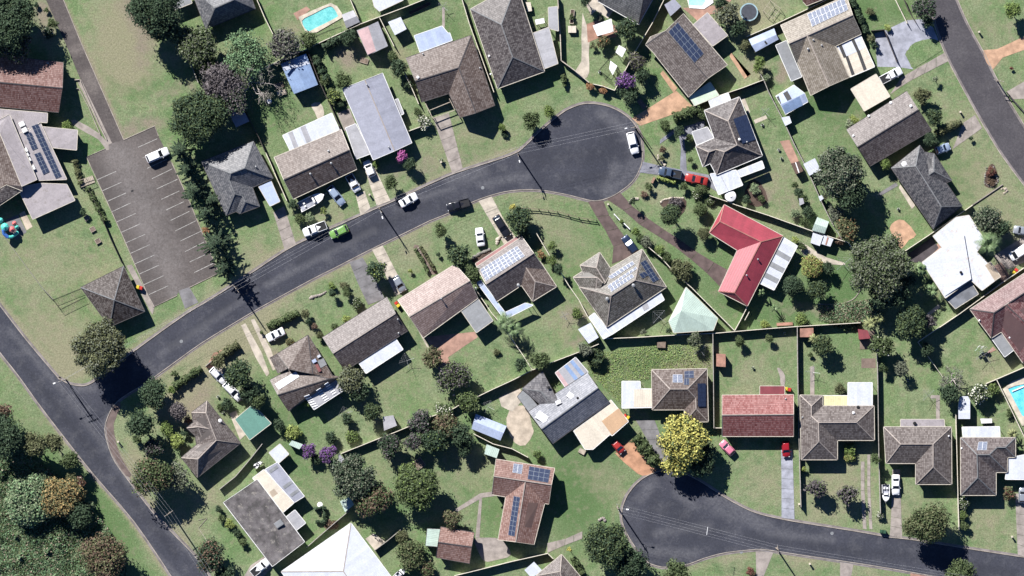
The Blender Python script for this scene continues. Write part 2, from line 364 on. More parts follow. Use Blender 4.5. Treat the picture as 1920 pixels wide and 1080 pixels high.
def offset_line(P,d):
    out = []
    for i in range(len(P)):
        a = P[max(i - 1,0)]; b = P[min(i + 1,len(P) - 1)]
        t = Vector((b[0] - a[0],b[1] - a[1]));
        if t.length < 1e-9: t = Vector((1,0))
        t.normalize(); out.append(Vector((P[i][0] - t.y * d,P[i][1] + t.x * d)))
    return out
def strip(name,mat,pts,d0,d1,z0,z1,label=None,parent=None,kind='structure',sm=0):
    """ribbon between offsets d0..d1 (metres) along a line, from z0 up to z1"""
    if sm: pts = smooth(pts,sm)
    P = [W(p[0],p[1]) for p in pts]; A = offset_line(P,d0); B = offset_line(P,d1); v = []; f = []
    for a,b in zip(A,B):
        v += [Vector((a.x,a.y,z0)),Vector((a.x,a.y,z1)),Vector((b.x,b.y,z1)),Vector((b.x,b.y,z0))]
    for i in range(len(P) - 1):
        k = 4 * i
        for q in range(3): f.append((k + q,k + q + 1,k + 5 + q,k + 4 + q))
    f.append((0,1,2,3)); k = 4 * (len(P) - 1); f.append((k + 3,k + 2,k + 1,k))
    o = mesh(name,v,f,mat,parent)
    if kind: o['kind'] = kind
    return tag(o,label)
def kerb(pts,side=1,sm=4,label=None):
    strip('kerb','kerb_concrete',pts,0,0.17 * side,-0.05,0.12,label,sm=sm)
    strip('road_gutter','gutter_concrete',pts,-0.42 * side,-0.004 * side,0.0,0.019,None,sm=sm)
def slabs(name,mat,L,R,nm,parent=None):
    """driveway laid in slabs between two edge lines: L and R are polylines with the same number of points"""
    for i in range(len(L) - 1):
        a,b,c,d = [W(*p) for p in (L[i],L[i + 1],R[i + 1],R[i])]
        cc = (a + b + c + d) / 4; v = [cc + (p - cc) * (1 - 0.05 / max(.3,(p - cc).length)) for p in (a,b,c,d)]
        if area2(v) < 0: v.reverse()
        z = .05 + .004 * (i % 2)
        for p in v: p.z = z
        v += [Vector((p.x,p.y,-.02)) for p in v]
        mesh('slab',v,[(0,1,2,3)] + [(j,4 + j,4 + (j + 1) % 4,(j + 1) % 4) for j in range(4)],mat,parent)

# ---------------------------------------------------------------- buildings
class Roof: pass
def inset_loop(loop,d):
    n = len(loop); out = []
    P = [Vector((p[0],p[1])) for p in loop]
    for i in range(n):
        a,b,c = P[i - 1],P[i],P[(i + 1) % n]
        t1 = (b - a); t2 = (c - b)
        if t1.length < 1e-6 or t2.length < 1e-6: out.append(b.copy()); continue
        t1.normalize(); t2.normalize(); n1 = Vector((-t1.y,t1.x)); n2 = Vector((-t2.y,t2.x)); m = n1 + n2
        if m.length < 1e-3: m = n1.copy()
        m.normalize(); k = max(.35,m.dot(n1)); out.append(b + m * d / k)
    return out
def px_h(px,py,h): return W(px,py,h)
def build_roof(bd,verts,faces,mat,cap='cap_dark',gut='gutter_cream',wall='brick_wall',wins=True,over=.45,thick=.16,name='roof',posts=False):
    """verts: world points; faces: index tuples. Builds slopes, caps on hips and ridges, gutters on eaves, walls with windows below."""
    base = bd.base; R = Roof(); R.bd = bd
    fs = []
    for f in faces:
        if area2([verts[i] for i in f]) < 0: f = tuple(reversed(f))
        fs.append(tuple(f))
    cnt = {}
    for fi,f in enumerate(fs):
        for i in range(len(f)): cnt.setdefault((f[i],f[(i + 1) % len(f)]),[]).append(fi)
    bnd = [(a,b) for (a,b) in cnt if (b,a) not in cnt]
    nv = len(verts); V = [Vector(v) for v in verts]; allv = V + [v - Vector((0,0,thick)) for v in V]
    F,UV = [],[]
    def nrm(f):
        n = Vector((0,0,0))
        for i in range(len(f)):
            a,b = V[f[i]],V[f[(i + 1) % len(f)]]
            n += Vector(((a.y - b.y) * (a.z + b.z),(a.z - b.z) * (a.x + b.x),(a.x - b.x) * (a.y + b.y)))
        return n.normalized() if n.length > 1e-9 else Vector((0,0,1))
    R.planes = []
    for f in fs:
        n = nrm(f); u = Vector((-n.y,n.x,0))
        if u.length < 0.02:
            e = max(((V[f[i]] - V[f[i - 1]]) for i in range(len(f))),key=lambda q: q.length); u = Vector((e.x,e.y,0))
            if bd.ribdir is not None: u = Vector(bd.ribdir + (0,))
        u.normalize(); w_ = n.cross(u).normalized()
        F.append(f); UV += [(V[i].dot(u),V[i].dot(w_)) for i in f]
        R.planes.append((f,n,V[f[0]]))
    for f in fs: F.append(tuple(nv + i for i in reversed(f))); UV += [(0,0)] * len(f)
    for a,b in bnd: F.append((b,a,nv + a,nv + b)); UV += [(0,0)] * 4
    R.V = V
    R.o = mesh(name,allv,F,mat,bd.root,base,uvs=UV)
    bd.roofs.append(R)
    # caps
    mb = MB(); nc = 0
    for (a,b),l in cnt.items():
        if a < b and (b,a) in cnt or (a > b and (b,a) in cnt and (b,a) not in [(x,y) for x,y in cnt if x < y]):
            if not a < b: continue
            n1 = R.planes[l[0]][1]; n2 = R.planes[cnt[(b,a)][0]][1]
            if (n1 - n2).length < 0.06: continue
            c1 = sum((V[i] for i in fs[l[0]]),Vector()) / len(fs[l[0]])
            mid = (V[a] + V[b]) / 2
            if (c1 - mid).dot(n2) < -1e-4 and cap:           # convex edge: hip or ridge
                up = (n1 + n2).normalized(); mb.bar(V[a] + up * .004,V[b] + up * .004,.22,.05,0,up); nc += 1
    if nc: mb.build('ridge_cap',cap,R.o,base)
    # gutters
    if gut:
        mb = MB(); ng = 0
        for a,b in bnd:
            p,q = V[a],V[b]
            if (q - p).length < .3: continue
            d = (q - p).normalized(); o_ = Vector((d.y,-d.x,0))
            if o_.length > 1e-3: o_.normalize()
            if abs(d.z) < .06: mb.bar(p + o_ * .055 - Vector((0,0,.05)),q + o_ * .055 - Vector((0,0,.05)),.12,.11); ng += 1
            else: mb.bar(p + o_ * .02 + Vector((0,0,.0)),q + o_ * .02,.08,.12); ng += 1
        if ng: mb.build('gutter',gut,R.o,base)
    # boundary loop
    nxt = dict(bnd); loop = []
    if nxt:
        s = bnd[0][0]; c = s
        while True:
            loop.append(c); c = nxt.get(c)
            if c is None or c == s or len(loop) > 60: break
    if wall and len(loop) >= 3 and not posts:
        over = over + .007 * len(bd.roofs)
        ins = inset_loop([V[i] for i in loop],over); n = len(loop); wv = []; wf = []
        for i,li in enumerate(loop):
            top = V[li].z - thick - .02
            wv += [Vector((ins[i].x,ins[i].y,0)),Vector((ins[i].x,ins[i].y,top))]
        for i in range(n):
            j = (i + 1) % n; wf.append((2 * i,2 * j,2 * j + 1,2 * i + 1))
        wo = mesh('wall',wv,wf,wall,bd.root,base)
        if wins:
            door = False
            for i in range(n):
                j = (i + 1) % n; a,b = wv[2 * i],wv[2 * j]; L = (b - a).length
                if L < 2.6 or min(wv[2 * i + 1].z,wv[2 * j + 1].z) < 2.2: continue
                d = (b - a).normalized(); o_ = Vector((d.y,-d.x,0)); k = max(1,int(L / 3.4))
                for q in range(k):
                    c = a + d * (L * (q + .5) / k)
                    if not door and q == 0 and L > 4:
                        door = True; m_ = MB(); rot = math.atan2(d.y,d.x); m_.box(c.x + o_.x * .03,c.y + o_.y * .03,.02,2.08,.9,.07,rot)
                        m_.build('door','door_paint',wo,base)
                        continue
                    m_ = MB(); rot = math.atan2(d.y,d.x); z0,z1 = 1.0,2.05; w_ = 1.5
                    m_.box(c.x + o_.x * .03,c.y + o_.y * .03,z0,z1,w_,.08,rot,0)
                    for s_ in (-1,1):
                        cc = c + d * s_ * w_ * .235
                        m_.box(cc.x + o_.x * .05,cc.y + o_.y * .05,z0 + .08,z1 - .08,w_ * .43,.08,rot,1)
                    m_.build('window',['window_frame','glass_dark'],wo,base)
    elif posts:
        ins = inset_loop([V[i] for i in loop],.12); m_ = MB()
        for i,li in enumerate(loop):
            m_.box(ins[i].x,ins[i].y,0,V[li].z - thick - .005,.09,.09)
        m_.build('post','gutter_white',bd.root,base)
    return R
class B:
    def __init__(s,name,label,cat,O,at,e=2.7,group=None,mat=None,cap='cap_dark',gut='gutter_cream',wall='brick_wall',pitch=.52,ribdir=None):
        s.O = O; s.e = e; s.pitch = pitch; s.mat = mat; s.cap = cap; s.gut = gut; s.wall = wall; s.roofs = []; s.ribdir = ribdir
        p = cv(O,[at])[0]; s.base = W(p[0],p[1]); s.root = empty(name,s.base,0,label,cat,group)
    def span(s,A,Bq,a):
        A,Bq,a = Vector(A[:2]),Vector(Bq[:2]),Vector(a[:2]); d = (Bq - A).normalized(); return abs((a - A).cross(d) if hasattr((a - A),'cross') and len(a) == 3 else (a - A).x * d.y - (a - A).y * d.x)
    def ridge(s,A,Bq,C,D,a,b,ends='gg',mat=None,e=None,r=None,pitch=None,**k):
        """gable ('g') or hip ('h') at each end; eaves A-B and C-D, ridge a (D-A end) to b (B-C end)"""
        e = e or s.e; P = cv(s.O,[A,Bq,C,D,a,b])
        if r is None:
            hs = (s.span(P[0],P[1],P[4]) + s.span(P[2],P[3],P[5])) / 2 * S; r = e + hs * (pitch or s.pitch)
        V = [W(*p,e) for p in P[:4]] + [W(*p,r) for p in P[4:]]
        F = [(0,1,5,4),(2,3,4,5)]
        if ends[1] == 'h': F.append((1,2,5))
        if ends[0] == 'h': F.append((3,0,4))
        kw = dict(cap=s.cap,gut=s.gut,wall=s.wall); kw.update(k)
        return build_roof(s,V,F,mat or s.mat,**kw)
    def faces(s,verts,faces,mat=None,**k):
        """verts {'A': (x, y, h)}; capital without h = eave height"""
        ks = list(verts); P = {q: cv(s.O,[verts[q][:2]])[0] for q in ks}
        kk = 1.3 if (mat or s.mat).endswith('tile') else 1.0; V = [W(*P[q],s.e + (verts[q][2] - s.e) * kk if len(verts[q]) > 2 else s.e) for q in ks]
        F = [tuple(ks.index(c) for c in f) for f in faces.split()]
        kw = dict(cap=s.cap,gut=s.gut,wall=s.wall); kw.update(k)
        return build_roof(s,V,F,mat or s.mat,**kw)
    def flat(s,pts,h,mat=None,name='roof',slope=None,**k):
        P = cv(s.O,pts); hs = h if isinstance(h,(list,tuple)) else [h] * len(P)
        V = [W(p[0],p[1],z) for p,z in zip(P,hs)]
        kw = dict(cap=None,gut=s.gut,wall=s.wall,thick=.09,wins=False,over=.2); kw.update(k)
        return build_roof(s,V,[tuple(range(len(V)))],mat or s.mat,name=name,**kw)
    def on(s,x,y,lift=0.0):
        """the point of the topmost roof slope seen at (x, y)"""
        px,py = cv(s.O,[(x,y)])[0]; best = None
        for R in s.roofs:
            for f,n,p0 in R.planes:
                h = s.e
                for _ in range(4):
                    q = W(px,py,h); h = p0.z - (n.x * (q.x - p0.x) + n.y * (q.y - p0.y)) / max(n.z,.2)
                q = W(px,py,h); P = [R.V[i] for i in f]; ins = True; mn = 1e9
                # signed inside test (convex enough)
                c = False; j = len(P) - 1
                for i in range(len(P)):
                    if (P[i].y > q.y) != (P[j].y > q.y) and q.x < (P[j].x - P[i].x) * (q.y - P[i].y) / (P[j].y - P[i].y) + P[i].x: c = not c
                    j = i
                if c and (best is None or h > best[0].z): best = (Vector((q.x,q.y,h)),n,R)
        if best is None:
            q = W(px,py,s.e + .6); best = (q,Vector((0,0,1)),s.roofs[0])
        return best[0] + best[1] * lift,best[1],best[2]
    def solar(s,quad,nu,nv,frame='solar_frame',cell='solar_cell',gap=.02,lift=.13,name='solar_panel'):
        """nu panels along the first edge, nv along the second; quad TL,TR,BR,BL"""
        c = [(sum(p[0] for p in quad) / 4),(sum(p[1] for p in quad) / 4)]
        p0,n,R = s.on(*c); R3 = R
        def pt(x,y):
            px,py = cv(s.O,[(x,y)])[0]; h = p0.z
            for _ in range(4):
                q = W(px,py,h); h = p0.z - (n.x * (q.x - p0.x) + n.y * (q.y - p0.y)) / max(n.z,.2)
            return W(px,py,h) + n * lift
        Q = [pt(*p) for p in quad]
        def bl(u,v): return (Q[0] * (1 - u) + Q[1] * u) * (1 - v) + (Q[3] * (1 - u) + Q[2] * u) * v
        for i in range(nu):
            for j in range(nv):
                a,b,c_,d = bl(i / nu,j / nv),bl((i + 1) / nu,j / nv),bl((i + 1) / nu,(j + 1) / nv),bl(i / nu,(j + 1) / nv)
                cc = (a + b + c_ + d) / 4; lu,lv = (b - a).length,(d - a).length
                def sh(p,g): return cc + (b - a) / lu * ((p - cc).dot((b - a) / lu)) * (1 - g / lu) + (d - a) / lv * ((p - cc).dot((d - a) / lv)) * (1 - g / lv)
                m_ = MB(); o4 = [sh(p,gap) for p in (a,b,c_,d)]
                if (o4[1] - o4[0]).cross(o4[3] - o4[0]).dot(n) < 0: o4.reverse()
                m_.quad(o4,0)
                for k in range(4): m_.quad([o4[k],o4[k] - n * .05,o4[(k + 1) % 4] - n * .05,o4[(k + 1) % 4]],0)
                fr = .07
                i4 = [sh(p,gap + fr) + n * .006 for p in (a,b,c_,d)]
                if (i4[1] - i4[0]).cross(i4[3] - i4[0]).dot(n) < 0: i4.reverse()
                m_.quad(i4,1); m_.build(name,[frame,cell],R.o,s.base)
    def patch(s,pts,mat,lift=.03,name='roof_panel',thick=.02):
        """a sheet of another material lying on a roof slope"""
        c = (sum(p[0] for p in pts) / len(pts),sum(p[1] for p in pts) / len(pts)); p0,n,R = s.on(*c); V = []
        for x,y in pts:
            px,py = cv(s.O,[(x,y)])[0]; h = p0.z
            for _ in range(4):
                q = W(px,py,h); h = p0.z - (n.x * (q.x - p0.x) + n.y * (q.y - p0.y)) / max(n.z,.2)
            V.append(W(px,py,h) + n * lift)
        if area2(V) < 0: V.reverse()
        k = len(V); VV = V + [v - n * (lift - .004) for v in V]; e = (V[1] - V[0]).normalized(); w_ = n.cross(e)
        F = [tuple(range(k))] + [(i,k + i,k + (i + 1) % k,(i + 1) % k) for i in range(k)]
        UV = [(v.dot(e),v.dot(w_)) for v in V] + [(0,0)] * (4 * k)
        return mesh(name,VV,F,mat,R.o,s.base,uvs=UV)
    def block(s,x,y,lx,ly,h,mat,name='air_conditioner',rot=0.0,lift=0.0):
        p,n,R = s.on(x,y); m_ = MB(); m_.box(p.x,p.y,p.z - .1 + lift,p.z + h + lift,lx,ly,rot,0,.94)
        m_.box(p.x,p.y,p.z + h + lift,p.z + h + lift + .03,lx * .7,ly * .7,rot,0)
        m_.build(name,mat,R.o,s.base)
    def vent(s,x,y,h=.55,r=.10,mat='galv',name='vent_pipe'):
        h *= .6; p,n,R = s.on(x,y); m_ = MB(); m_.lathe([(r,-.1),(r,h),(r * 1.9,h),(r * 2.1,h + .1),(r * .8,h + .18),(0.01,h + .2)],8,0,p)
        m_.build(name,mat,R.o,s.base)

def shed(name,label,cat,O,pts,h,mat,kind='flat',rid=None,group=None,wall=None,posts=False,gut=None,rise=None,**k):
    """small outbuilding: flat polygon or gable (rid = two ridge points)"""
    b = B(name,label,cat,O,(sum(p[0] for p in pts) / len(pts),sum(p[1] for p in pts) / len(pts)),e=h,mat=mat,group=group,wall=wall or mat,gut=gut,cap=None,pitch=.25)
    if kind == 'flat': b.flat(pts,h,mat,posts=posts,over=.06)
    else: b.ridge(*pts,*rid,mat=mat,over=.06,wins=False,thick=.06,r=(h + rise) if rise else None)
    return b

# ---------------------------------------------------------------- fences
def fence(label,pts,mat='fence_cream',h=1.8,O=None,kind='panel',group='boundary fences between the house lots',bay=2.4,capw=.15,name='fence'):
    P = [W(*p[:2]) for p in cv(O,pts)]; root = empty(name,P[0],0,label,'fence',group); base = P[0]
    pm = None
    for i in range(len(P) - 1):
        a,b = P[i],P[i + 1]; L = (b - a).length
        if L < .2: continue
        d = (b - a) / L; k = max(1,round(L / bay)); w_ = L / k; rot = math.atan2(d.y,d.x)
        if kind == 'panel':
            me = None
            for q in range(k):
                c = a + d * (w_ * (q + .5))
                if me is None:
                    m_ = MB(); m_.box(0,0,.04,h - .05,w_ - .07,.04); m_.box(0,0,h - .05,h,w_ - .004,capw); m_.box(0,0,.02,.09,w_ - .07,.06)
                    o = m_.build('fence_panel',mat,root); me = o.data
                else: o = link('fence_panel',me,root)
                o.location = c - base; o.rotation_euler = (0,0,rot)
            pm = None
            for q in range(k + (1 if i == len(P) - 2 else 0)):
                c = a + d * (w_ * q)
                if pm is None:
                    m_ = MB(); m_.box(0,0,0,h + .02,.09,.09); m_.box(0,0,h + .02,h + .05,.12,.12); o = m_.build('post',mat,root); pm = o.data
                else: o = link('post',pm,root)
                o.location = c - base; o.rotation_euler = (0,0,rot)
        elif kind == 'rail':
            for q in range(k + 1):
                m_ = MB(); c = a + d * (w_ * q) - base; m_.box(c.x,c.y,0,h,.13,.13,rot); m_.build('post',mat,root)
            for q in range(k):
                for z in (h * .45,h * .85):
                    m_ = MB(); m_.bar(a + d * (w_ * q) - base + Vector((0,0,z)),a + d * (w_ * (q + 1)) - base + Vector((0,0,z)),.10,.12); m_.build('rail',mat,root)
        elif kind == 'wall':
            m_ = MB(); c = (a + b) / 2 - base; m_.box(c.x,c.y,0,h,L,capw,rot); m_.box(c.x,c.y,h,h + .05,L + .02,capw + .06,rot); m_.build('wall',mat,root)
        elif kind == 'pool':
            for q in range(k):
                c = a + d * (w_ * (q + .5)) - base; m_ = MB(); m_.box(c.x,c.y,.06,.10,w_,.04,rot); m_.box(c.x,c.y,h - .05,h,w_,.05,rot)
                for t in range(int(w_ / .16)):
                    e_ = c + d * (-w_ / 2 + .16 * t); m_.box(e_.x,e_.y,.08,h - .03,.02,.02,rot)
                m_.build('fence_panel',mat,root)
    return root

# ---------------------------------------------------------------- plants
def rsph(rng,n):
    v = rng.normal(size=(n,3)); return v / np.linalg.norm(v,axis=1)[:,None]
def leaf_quads(rng,cen,nor,size,jitter=.7):
    """one bent-free quad per centre, facing nor with scatter"""
    n = len(cen); d = nor + rng.normal(size=(n,3)) * jitter; d /= np.linalg.norm(d,axis=1)[:,None]
    a = np.cross(d,rsph(rng,n)); a /= np.linalg.norm(a,axis=1)[:,None] + 1e-9; b = np.cross(d,a)
    s = (size * rng.uniform(.6,1.35,n))[:,None]; asp = rng.uniform(.45,.9,n)[:,None]
    co = np.empty((n,4,3)); co[:,0] = cen - a * s; co[:,1] = cen + b * s * asp; co[:,2] = cen + a * s; co[:,3] = cen - b * s * asp
    return co.reshape(-1,3)
def lobes_for(rng,R,ry,h0,h1,n,k=.42):
    out = []
    for i in range(n):
        t = 2.4 * i + rng.uniform(0,.6); q = math.sqrt((i + .5) / n) * (1 - k * .85)
        x = math.cos(t) * q; y = math.sin(t) * q; zt = math.sqrt(max(0,1 - q * q))
        lr = R * k * rng.uniform(.6,1.35); q *= rng.uniform(.86,1.12)
        out.append((x * R,y * ry,h0 + (h1 - h0 - lr * .8) * (.35 + .65 * zt) * rng.uniform(.86,1.0),lr))
    return out
def crown_mesh(name,seed,R,ry,h0,h1,mat,leaf=.30,dens=1.0,nl=None,k=.42,mat2=None,f2=0.0,core=True,open_=0.0,flat=1.0):
    rng = np.random.default_rng(seed); nl = nl or max(4,int(5 + R * 2.2)); L = lobes_for(rng,R,ry,h0,h1,nl,k); cs,ns,mi = [],[],[]
    for (x,y,z,r) in L:
        n = int(max(30,7.0 * dens * r * r / (leaf * leaf))); v = rsph(rng,n); v[:,2] = np.where(v[:,2] < -.35,-v[:,2],v[:,2])
        # shell with holes: drop leaves where a coarse pattern says so
        rr = r * rng.uniform(.60 if open_ == 0 else .3,1.22,n)[:,None]; c = v * rr * np.array([1,1,.85 * flat]) + np.array([x,y,z])
        keep = (np.sin(c[:,0] * 2.9 / max(.5,R * .3) + seed) * np.sin(c[:,1] * 3.1 / max(.5,R * .3) + 2 * seed) + rng.uniform(-.9,1.1,n)) > -.55 + open_
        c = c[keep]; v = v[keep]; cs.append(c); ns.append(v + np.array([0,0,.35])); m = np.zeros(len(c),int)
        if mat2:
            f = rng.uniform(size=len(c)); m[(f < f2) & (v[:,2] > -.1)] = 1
        mi.append(m)
    c = np.concatenate(cs); n_ = np.concatenate(ns); m = np.concatenate(mi)
    c[:,2] = np.maximum(c[:,2],.12)
    co = leaf_quads(rng,c,n_,leaf); q = np.arange(len(co)).reshape(-1,4)
    if core:
        # added core that keeps crown shadows opaque: rough low-poly shells inside each lobe
        cv_,cq,cm = [],[],[]; off = len(co)
        for (x,y,z,r) in L:
            nu,nv_ = 8,5; k0 = off + sum(len(a) for a in cv_)
            t = np.linspace(0,2 * np.pi,nu,endpoint=False); ph = np.linspace(-1.35,1.45,nv_)
            g = np.array([[math.cos(p) * math.cos(a),math.cos(p) * math.sin(a),math.sin(p)] for p in ph for a in t])
            g = g * (r * .66 * rng.uniform(.8,1.15,(len(g),1))) * np.array([1,1,.85 * flat]) + np.array([x,y,z]); g[:,2] = np.maximum(g[:,2],.08); cv_.append(g)
            for i in range(nv_ - 1):
                for j in range(nu): cq.append([k0 + i * nu + j,k0 + i * nu + (j + 1) % nu,k0 + (i + 1) * nu + (j + 1) % nu,k0 + (i + 1) * nu + j])
        g = np.concatenate(cv_); co = np.concatenate([co,g]); q = np.concatenate([q,np.array(cq)]); m = np.concatenate([m,np.zeros(len(cq),int)])
    return flatmesh(name,co,q,[mat] + ([mat2] if mat2 else []),m),L
def trunk_mb(L,h0,r0,seed,base_z=0.0):
    rn = random.Random(seed); m_ = MB(); fork = Vector((rn.uniform(-.1,.1),rn.uniform(-.1,.1),max(.4,h0 * .8)))
    m_.tube([(0,0,-.1),(fork.x * .5,fork.y * .5,fork.z * .5),fork],[r0 * 1.35,r0,r0 * .85],8)
    for (x,y,z,r) in L[:9]:
        e = Vector((x,y,z)); mid = fork.lerp(e,.5) + Vector((rn.uniform(-.2,.2),rn.uniform(-.2,.2),.15))
        m_.tube([fork,mid,e],[r0 * .5,r0 * .3,r0 * .12],5)
    return m_
_seed = [11]
def plant(kind,look,where,x,y,R,h,mat,cat=None,ry=None,O=None,**k):
    """crown centre seen at pixel (x, y), radius R pixels, height h metres"""
    _seed[0] += 1; sd_ = _seed[0]; px,py = cv(O,[(x,y)])[0]; kk = 1.0 if kind in ('hedge','pine','palm','bare','shrub','ball') else 1.08; Rm = R * S * kk; rym = (ry or R) * S * kk; p = W(px,py,h * .6); p.z = 0
    label = look + ' ' + where; cat = cat or ('tree' if h >= 3.4 else 'shrub')
    name = {'tree': 'tree','shrub': 'shrub','hedge': 'hedge','palm': 'palm_tree','pine': 'norfolk_pine','bare': 'bare_tree'}.get(kind,kind)
    root = empty(name,p,k.pop('rot',0.0),label,cat,k.pop('group','garden trees and shrubs of the street'))
    if kind in ('tree','shrub','ball','hedge'):
        if kind == 'ball': root.name = 'clipped_shrub'
        leaf = k.pop('leaf',max(.11,min(.22,Rm * .08))); h0 = k.pop('h0',h * .32 if h >= 3.4 else .1)
        if kind == 'ball':
            me,L = crown_mesh('foliage',sd_,Rm,rym,h0,h,mat,leaf * .8,1.5,nl=max(7,int(Rm * 7)),k=.5,**k)
        elif kind == 'hedge':
            me,L = hedge_mesh(sd_,k.pop('pts'),p,Rm,h,mat,**k)
        else: me,L = crown_mesh('foliage',sd_,Rm,rym,h0,h,mat,leaf,**k)
        link('crown' if cat == 'tree' else 'foliage',me,root)
        t = trunk_mb(L,h0 + .3,max(.05,min(.32,Rm * .055)),sd_).build('trunk' if cat == 'tree' else 'stem','bark',root)
    elif kind == 'bare':
        rn = random.Random(sd_); m_ = MB(); top = []
        def br(a,d,l,r,lev):
            b = a + d * l; mid = a.lerp(b,.5) + Vector((rn.uniform(-1,1),rn.uniform(-1,1),rn.uniform(-.3,.6))) * l * .10
            m_.tube([a,mid,b],[r,r * .8,r * .55],5,cap=False)
            if lev == 0: top.append(b); return
            for _ in range(3 if lev > 1 else 4):
                nd = (d + Vector((rn.uniform(-1,1),rn.uniform(-1,1),rn.uniform(-.35,.45)))).normalized(); br(b if _ else mid,nd,l * rn.uniform(.55,.8),r * .55,lev - 1)
        m_.tube([(0,0,-.1),(0,0,h * .25)],[.2,.16],7)
        for q in range(k.pop('limbs',7)):
            t = 2 * math.pi * q / 7 + rn.uniform(-.3,.3); d = Vector((math.cos(t),math.sin(t),rn.uniform(.25,.9))).normalized(); br(Vector((0,0,h * .25)),d,Rm * .48,.12,3)
        m_.build('branches',k.get('bark','bark_pale'),root); root.name = 'bare_tree'
        rng = np.random.default_rng(sd_); c = np.array([list(t) for t in top]); c = np.repeat(c,5,0) + rng.normal(size=(len(c) * 5,3)) * .18
        me = flatmesh('foliage',leaf_quads(rng,c,c * 0 + [0,0,1],.11),np.arange(len(c) * 4).reshape(-1,4),mat); link('foliage',me,root)
    elif kind == 'palm':
        rn = random.Random(sd_); m_ = MB(); th = h * .72
        m_.tube([(0,0,-.1),(.08,.05,th * .5),(.12,.02,th)],[.24,.17,.15],8); m_.build('trunk','bark',root)
        nf = k.pop('fronds',18); sp = k.pop('spread',.6)
        for q in range(nf):
            t = 2 * math.pi * q / nf + rn.uniform(-.25,.25); up = rn.uniform(.15,.95) * (h - th); Lh = Rm * rn.uniform(.8,1.1); V = []; F = []; sp_ = []
            for i in range(7):
                f = i / 6; r = Lh * f; z = th + up * 4 * f * (1 - f) * .9 + up * .25 - f * f * (h - th) * .75; sp_.append(Vector((.12 + math.cos(t) * r,.02 + math.sin(t) * r,z)))
            sdv = Vector((-math.sin(t),math.cos(t),0))
            for i in range(6):
                for j in range(3):
                    f = (i + j / 3) / 6; p_ = sp_[i].lerp(sp_[i + 1],j / 3); w_ = sp * 1.0 * math.sin(math.pi * min(1,f * .85 + .12)) ** .8 * min(1.1,Rm * .35); d = (sp_[i + 1] - sp_[i]).normalized()
                    for s_ in (-1,1):
                        n = len(V); e = p_ + sdv * s_ * w_ + d * w_ * .6 - Vector((0,0,w_ * .25)); V += [p_,p_ + d * .13,e + d * .05,e - d * .03]; F.append((n,n + 1,n + 2,n + 3) if s_ > 0 else (n + 3,n + 2,n + 1,n))
            mesh('frond',V,F,mat,root)
    elif kind == 'pine':
        rn = random.Random(sd_); m_ = MB(); m_.tube([(0,0,-.1),(0,0,h * .6),(0,0,h)],[.26,.13,.03],8); m_.build('trunk','bark',root); V = []; F = []; lv = int(h * 1.1)
        rng = np.random.default_rng(sd_); cs = []; nn = []
        for i in range(lv):
            f = i / lv; z = 1.0 + (h - 1.2) * f; rr = Rm * (1 - f) ** .85 * (1.0 if i % 2 else .72) + .15; nb = 6 if f < .7 else 5; t0 = rn.uniform(0,6)
            for b_ in range(nb):
                t = t0 + 2 * math.pi * b_ / nb + rn.uniform(-.12,.12); Lb = rr * rn.uniform(.72,1.2); nseg = int(Lb / .10) + 2
                for s_ in range(nseg):
                    g = (s_ + .5) / nseg; r = Lb * g; wd = .26 * (1 - g * .6) * min(1,Rm / 2.5)
                    for side in (-1,0,1):
                        cs.append([math.cos(t) * r - math.sin(t) * side * wd * rn.uniform(.5,1.1),math.sin(t) * r + math.cos(t) * side * wd * rn.uniform(.5,1.1),z + .22 * g * Lb * .4 - .1 * g * g * Lb]); nn.append([math.cos(t) * .3,math.sin(t) * .3,1])
        me = flatmesh('foliage',leaf_quads(rng,np.array(cs),np.array(nn),.15,.45),np.arange(len(cs) * 4).reshape(-1,4),mat); link('crown',me,root)
    return root
def hedge_mesh(seed,pts,p,w,h,mat,leaf=.2,mat2=None,f2=0.0,**k):
    rng = np.random.default_rng(seed); cs,ns = [],[]; L = []
    P = [W(*q) - p for q in pts]
    for i in range(len(P) - 1):
        a,b = P[i],P[i + 1]; ln = (b - a).length; n = int(ln * (2 * w + 2 * h) * 22); t = rng.uniform(0,1,n); nb = int(ln / .5) + 1
        d = (b - a).normalized(); s = Vector((-d.y,d.x,0)); ang = rng.uniform(-.2,math.pi + .2,n)
        wob = 1 + .18 * np.sin(t * ln * 2.3 + seed) + .1 * np.sin(t * ln * 5.1)
        cx = np.cos(ang) * w * wob * rng.uniform(.8,1.08,n); cz = (.5 + .5 * np.sin(ang)) * h * wob * rng.uniform(.85,1.05,n)
        c = np.stack([a.x + (b.x - a.x) * t + s.x * cx,a.y + (b.y - a.y) * t + s.y * cx,np.maximum(cz,.08)],1)
        cs.append(c); ns.append(np.stack([s.x * np.cos(ang),s.y * np.cos(ang),np.sin(ang) + .4],1))
        L.append((((a + b) / 2).x,((a + b) / 2).y,h * .4,w))
    c = np.concatenate(cs); co = leaf_quads(rng,c,np.concatenate(ns),leaf); q = np.arange(len(co)).reshape(-1,4)
    cvv,cq = [],[]; off = len(co)
    for i in range(len(P) - 1):
        a,b = P[i],P[i + 1]; d = (b - a).normalized(); s = Vector((-d.y,d.x,0)) * w * .7; k0 = off + len(cvv)
        for e in (a,b):
            for sg,z in ((1,.05),(1,h * .75),(-1,h * .75),(-1,.05)): cvv.append(list(Vector((e.x,e.y,z)) + s * sg))
        for j in range(3): cq.append([k0 + j,k0 + j + 1,k0 + 5 + j,k0 + 4 + j])
    co = np.concatenate([co,np.array(cvv)]); q = np.concatenate([q,np.array(cq)])
    return flatmesh('foliage',co,q,mat),L

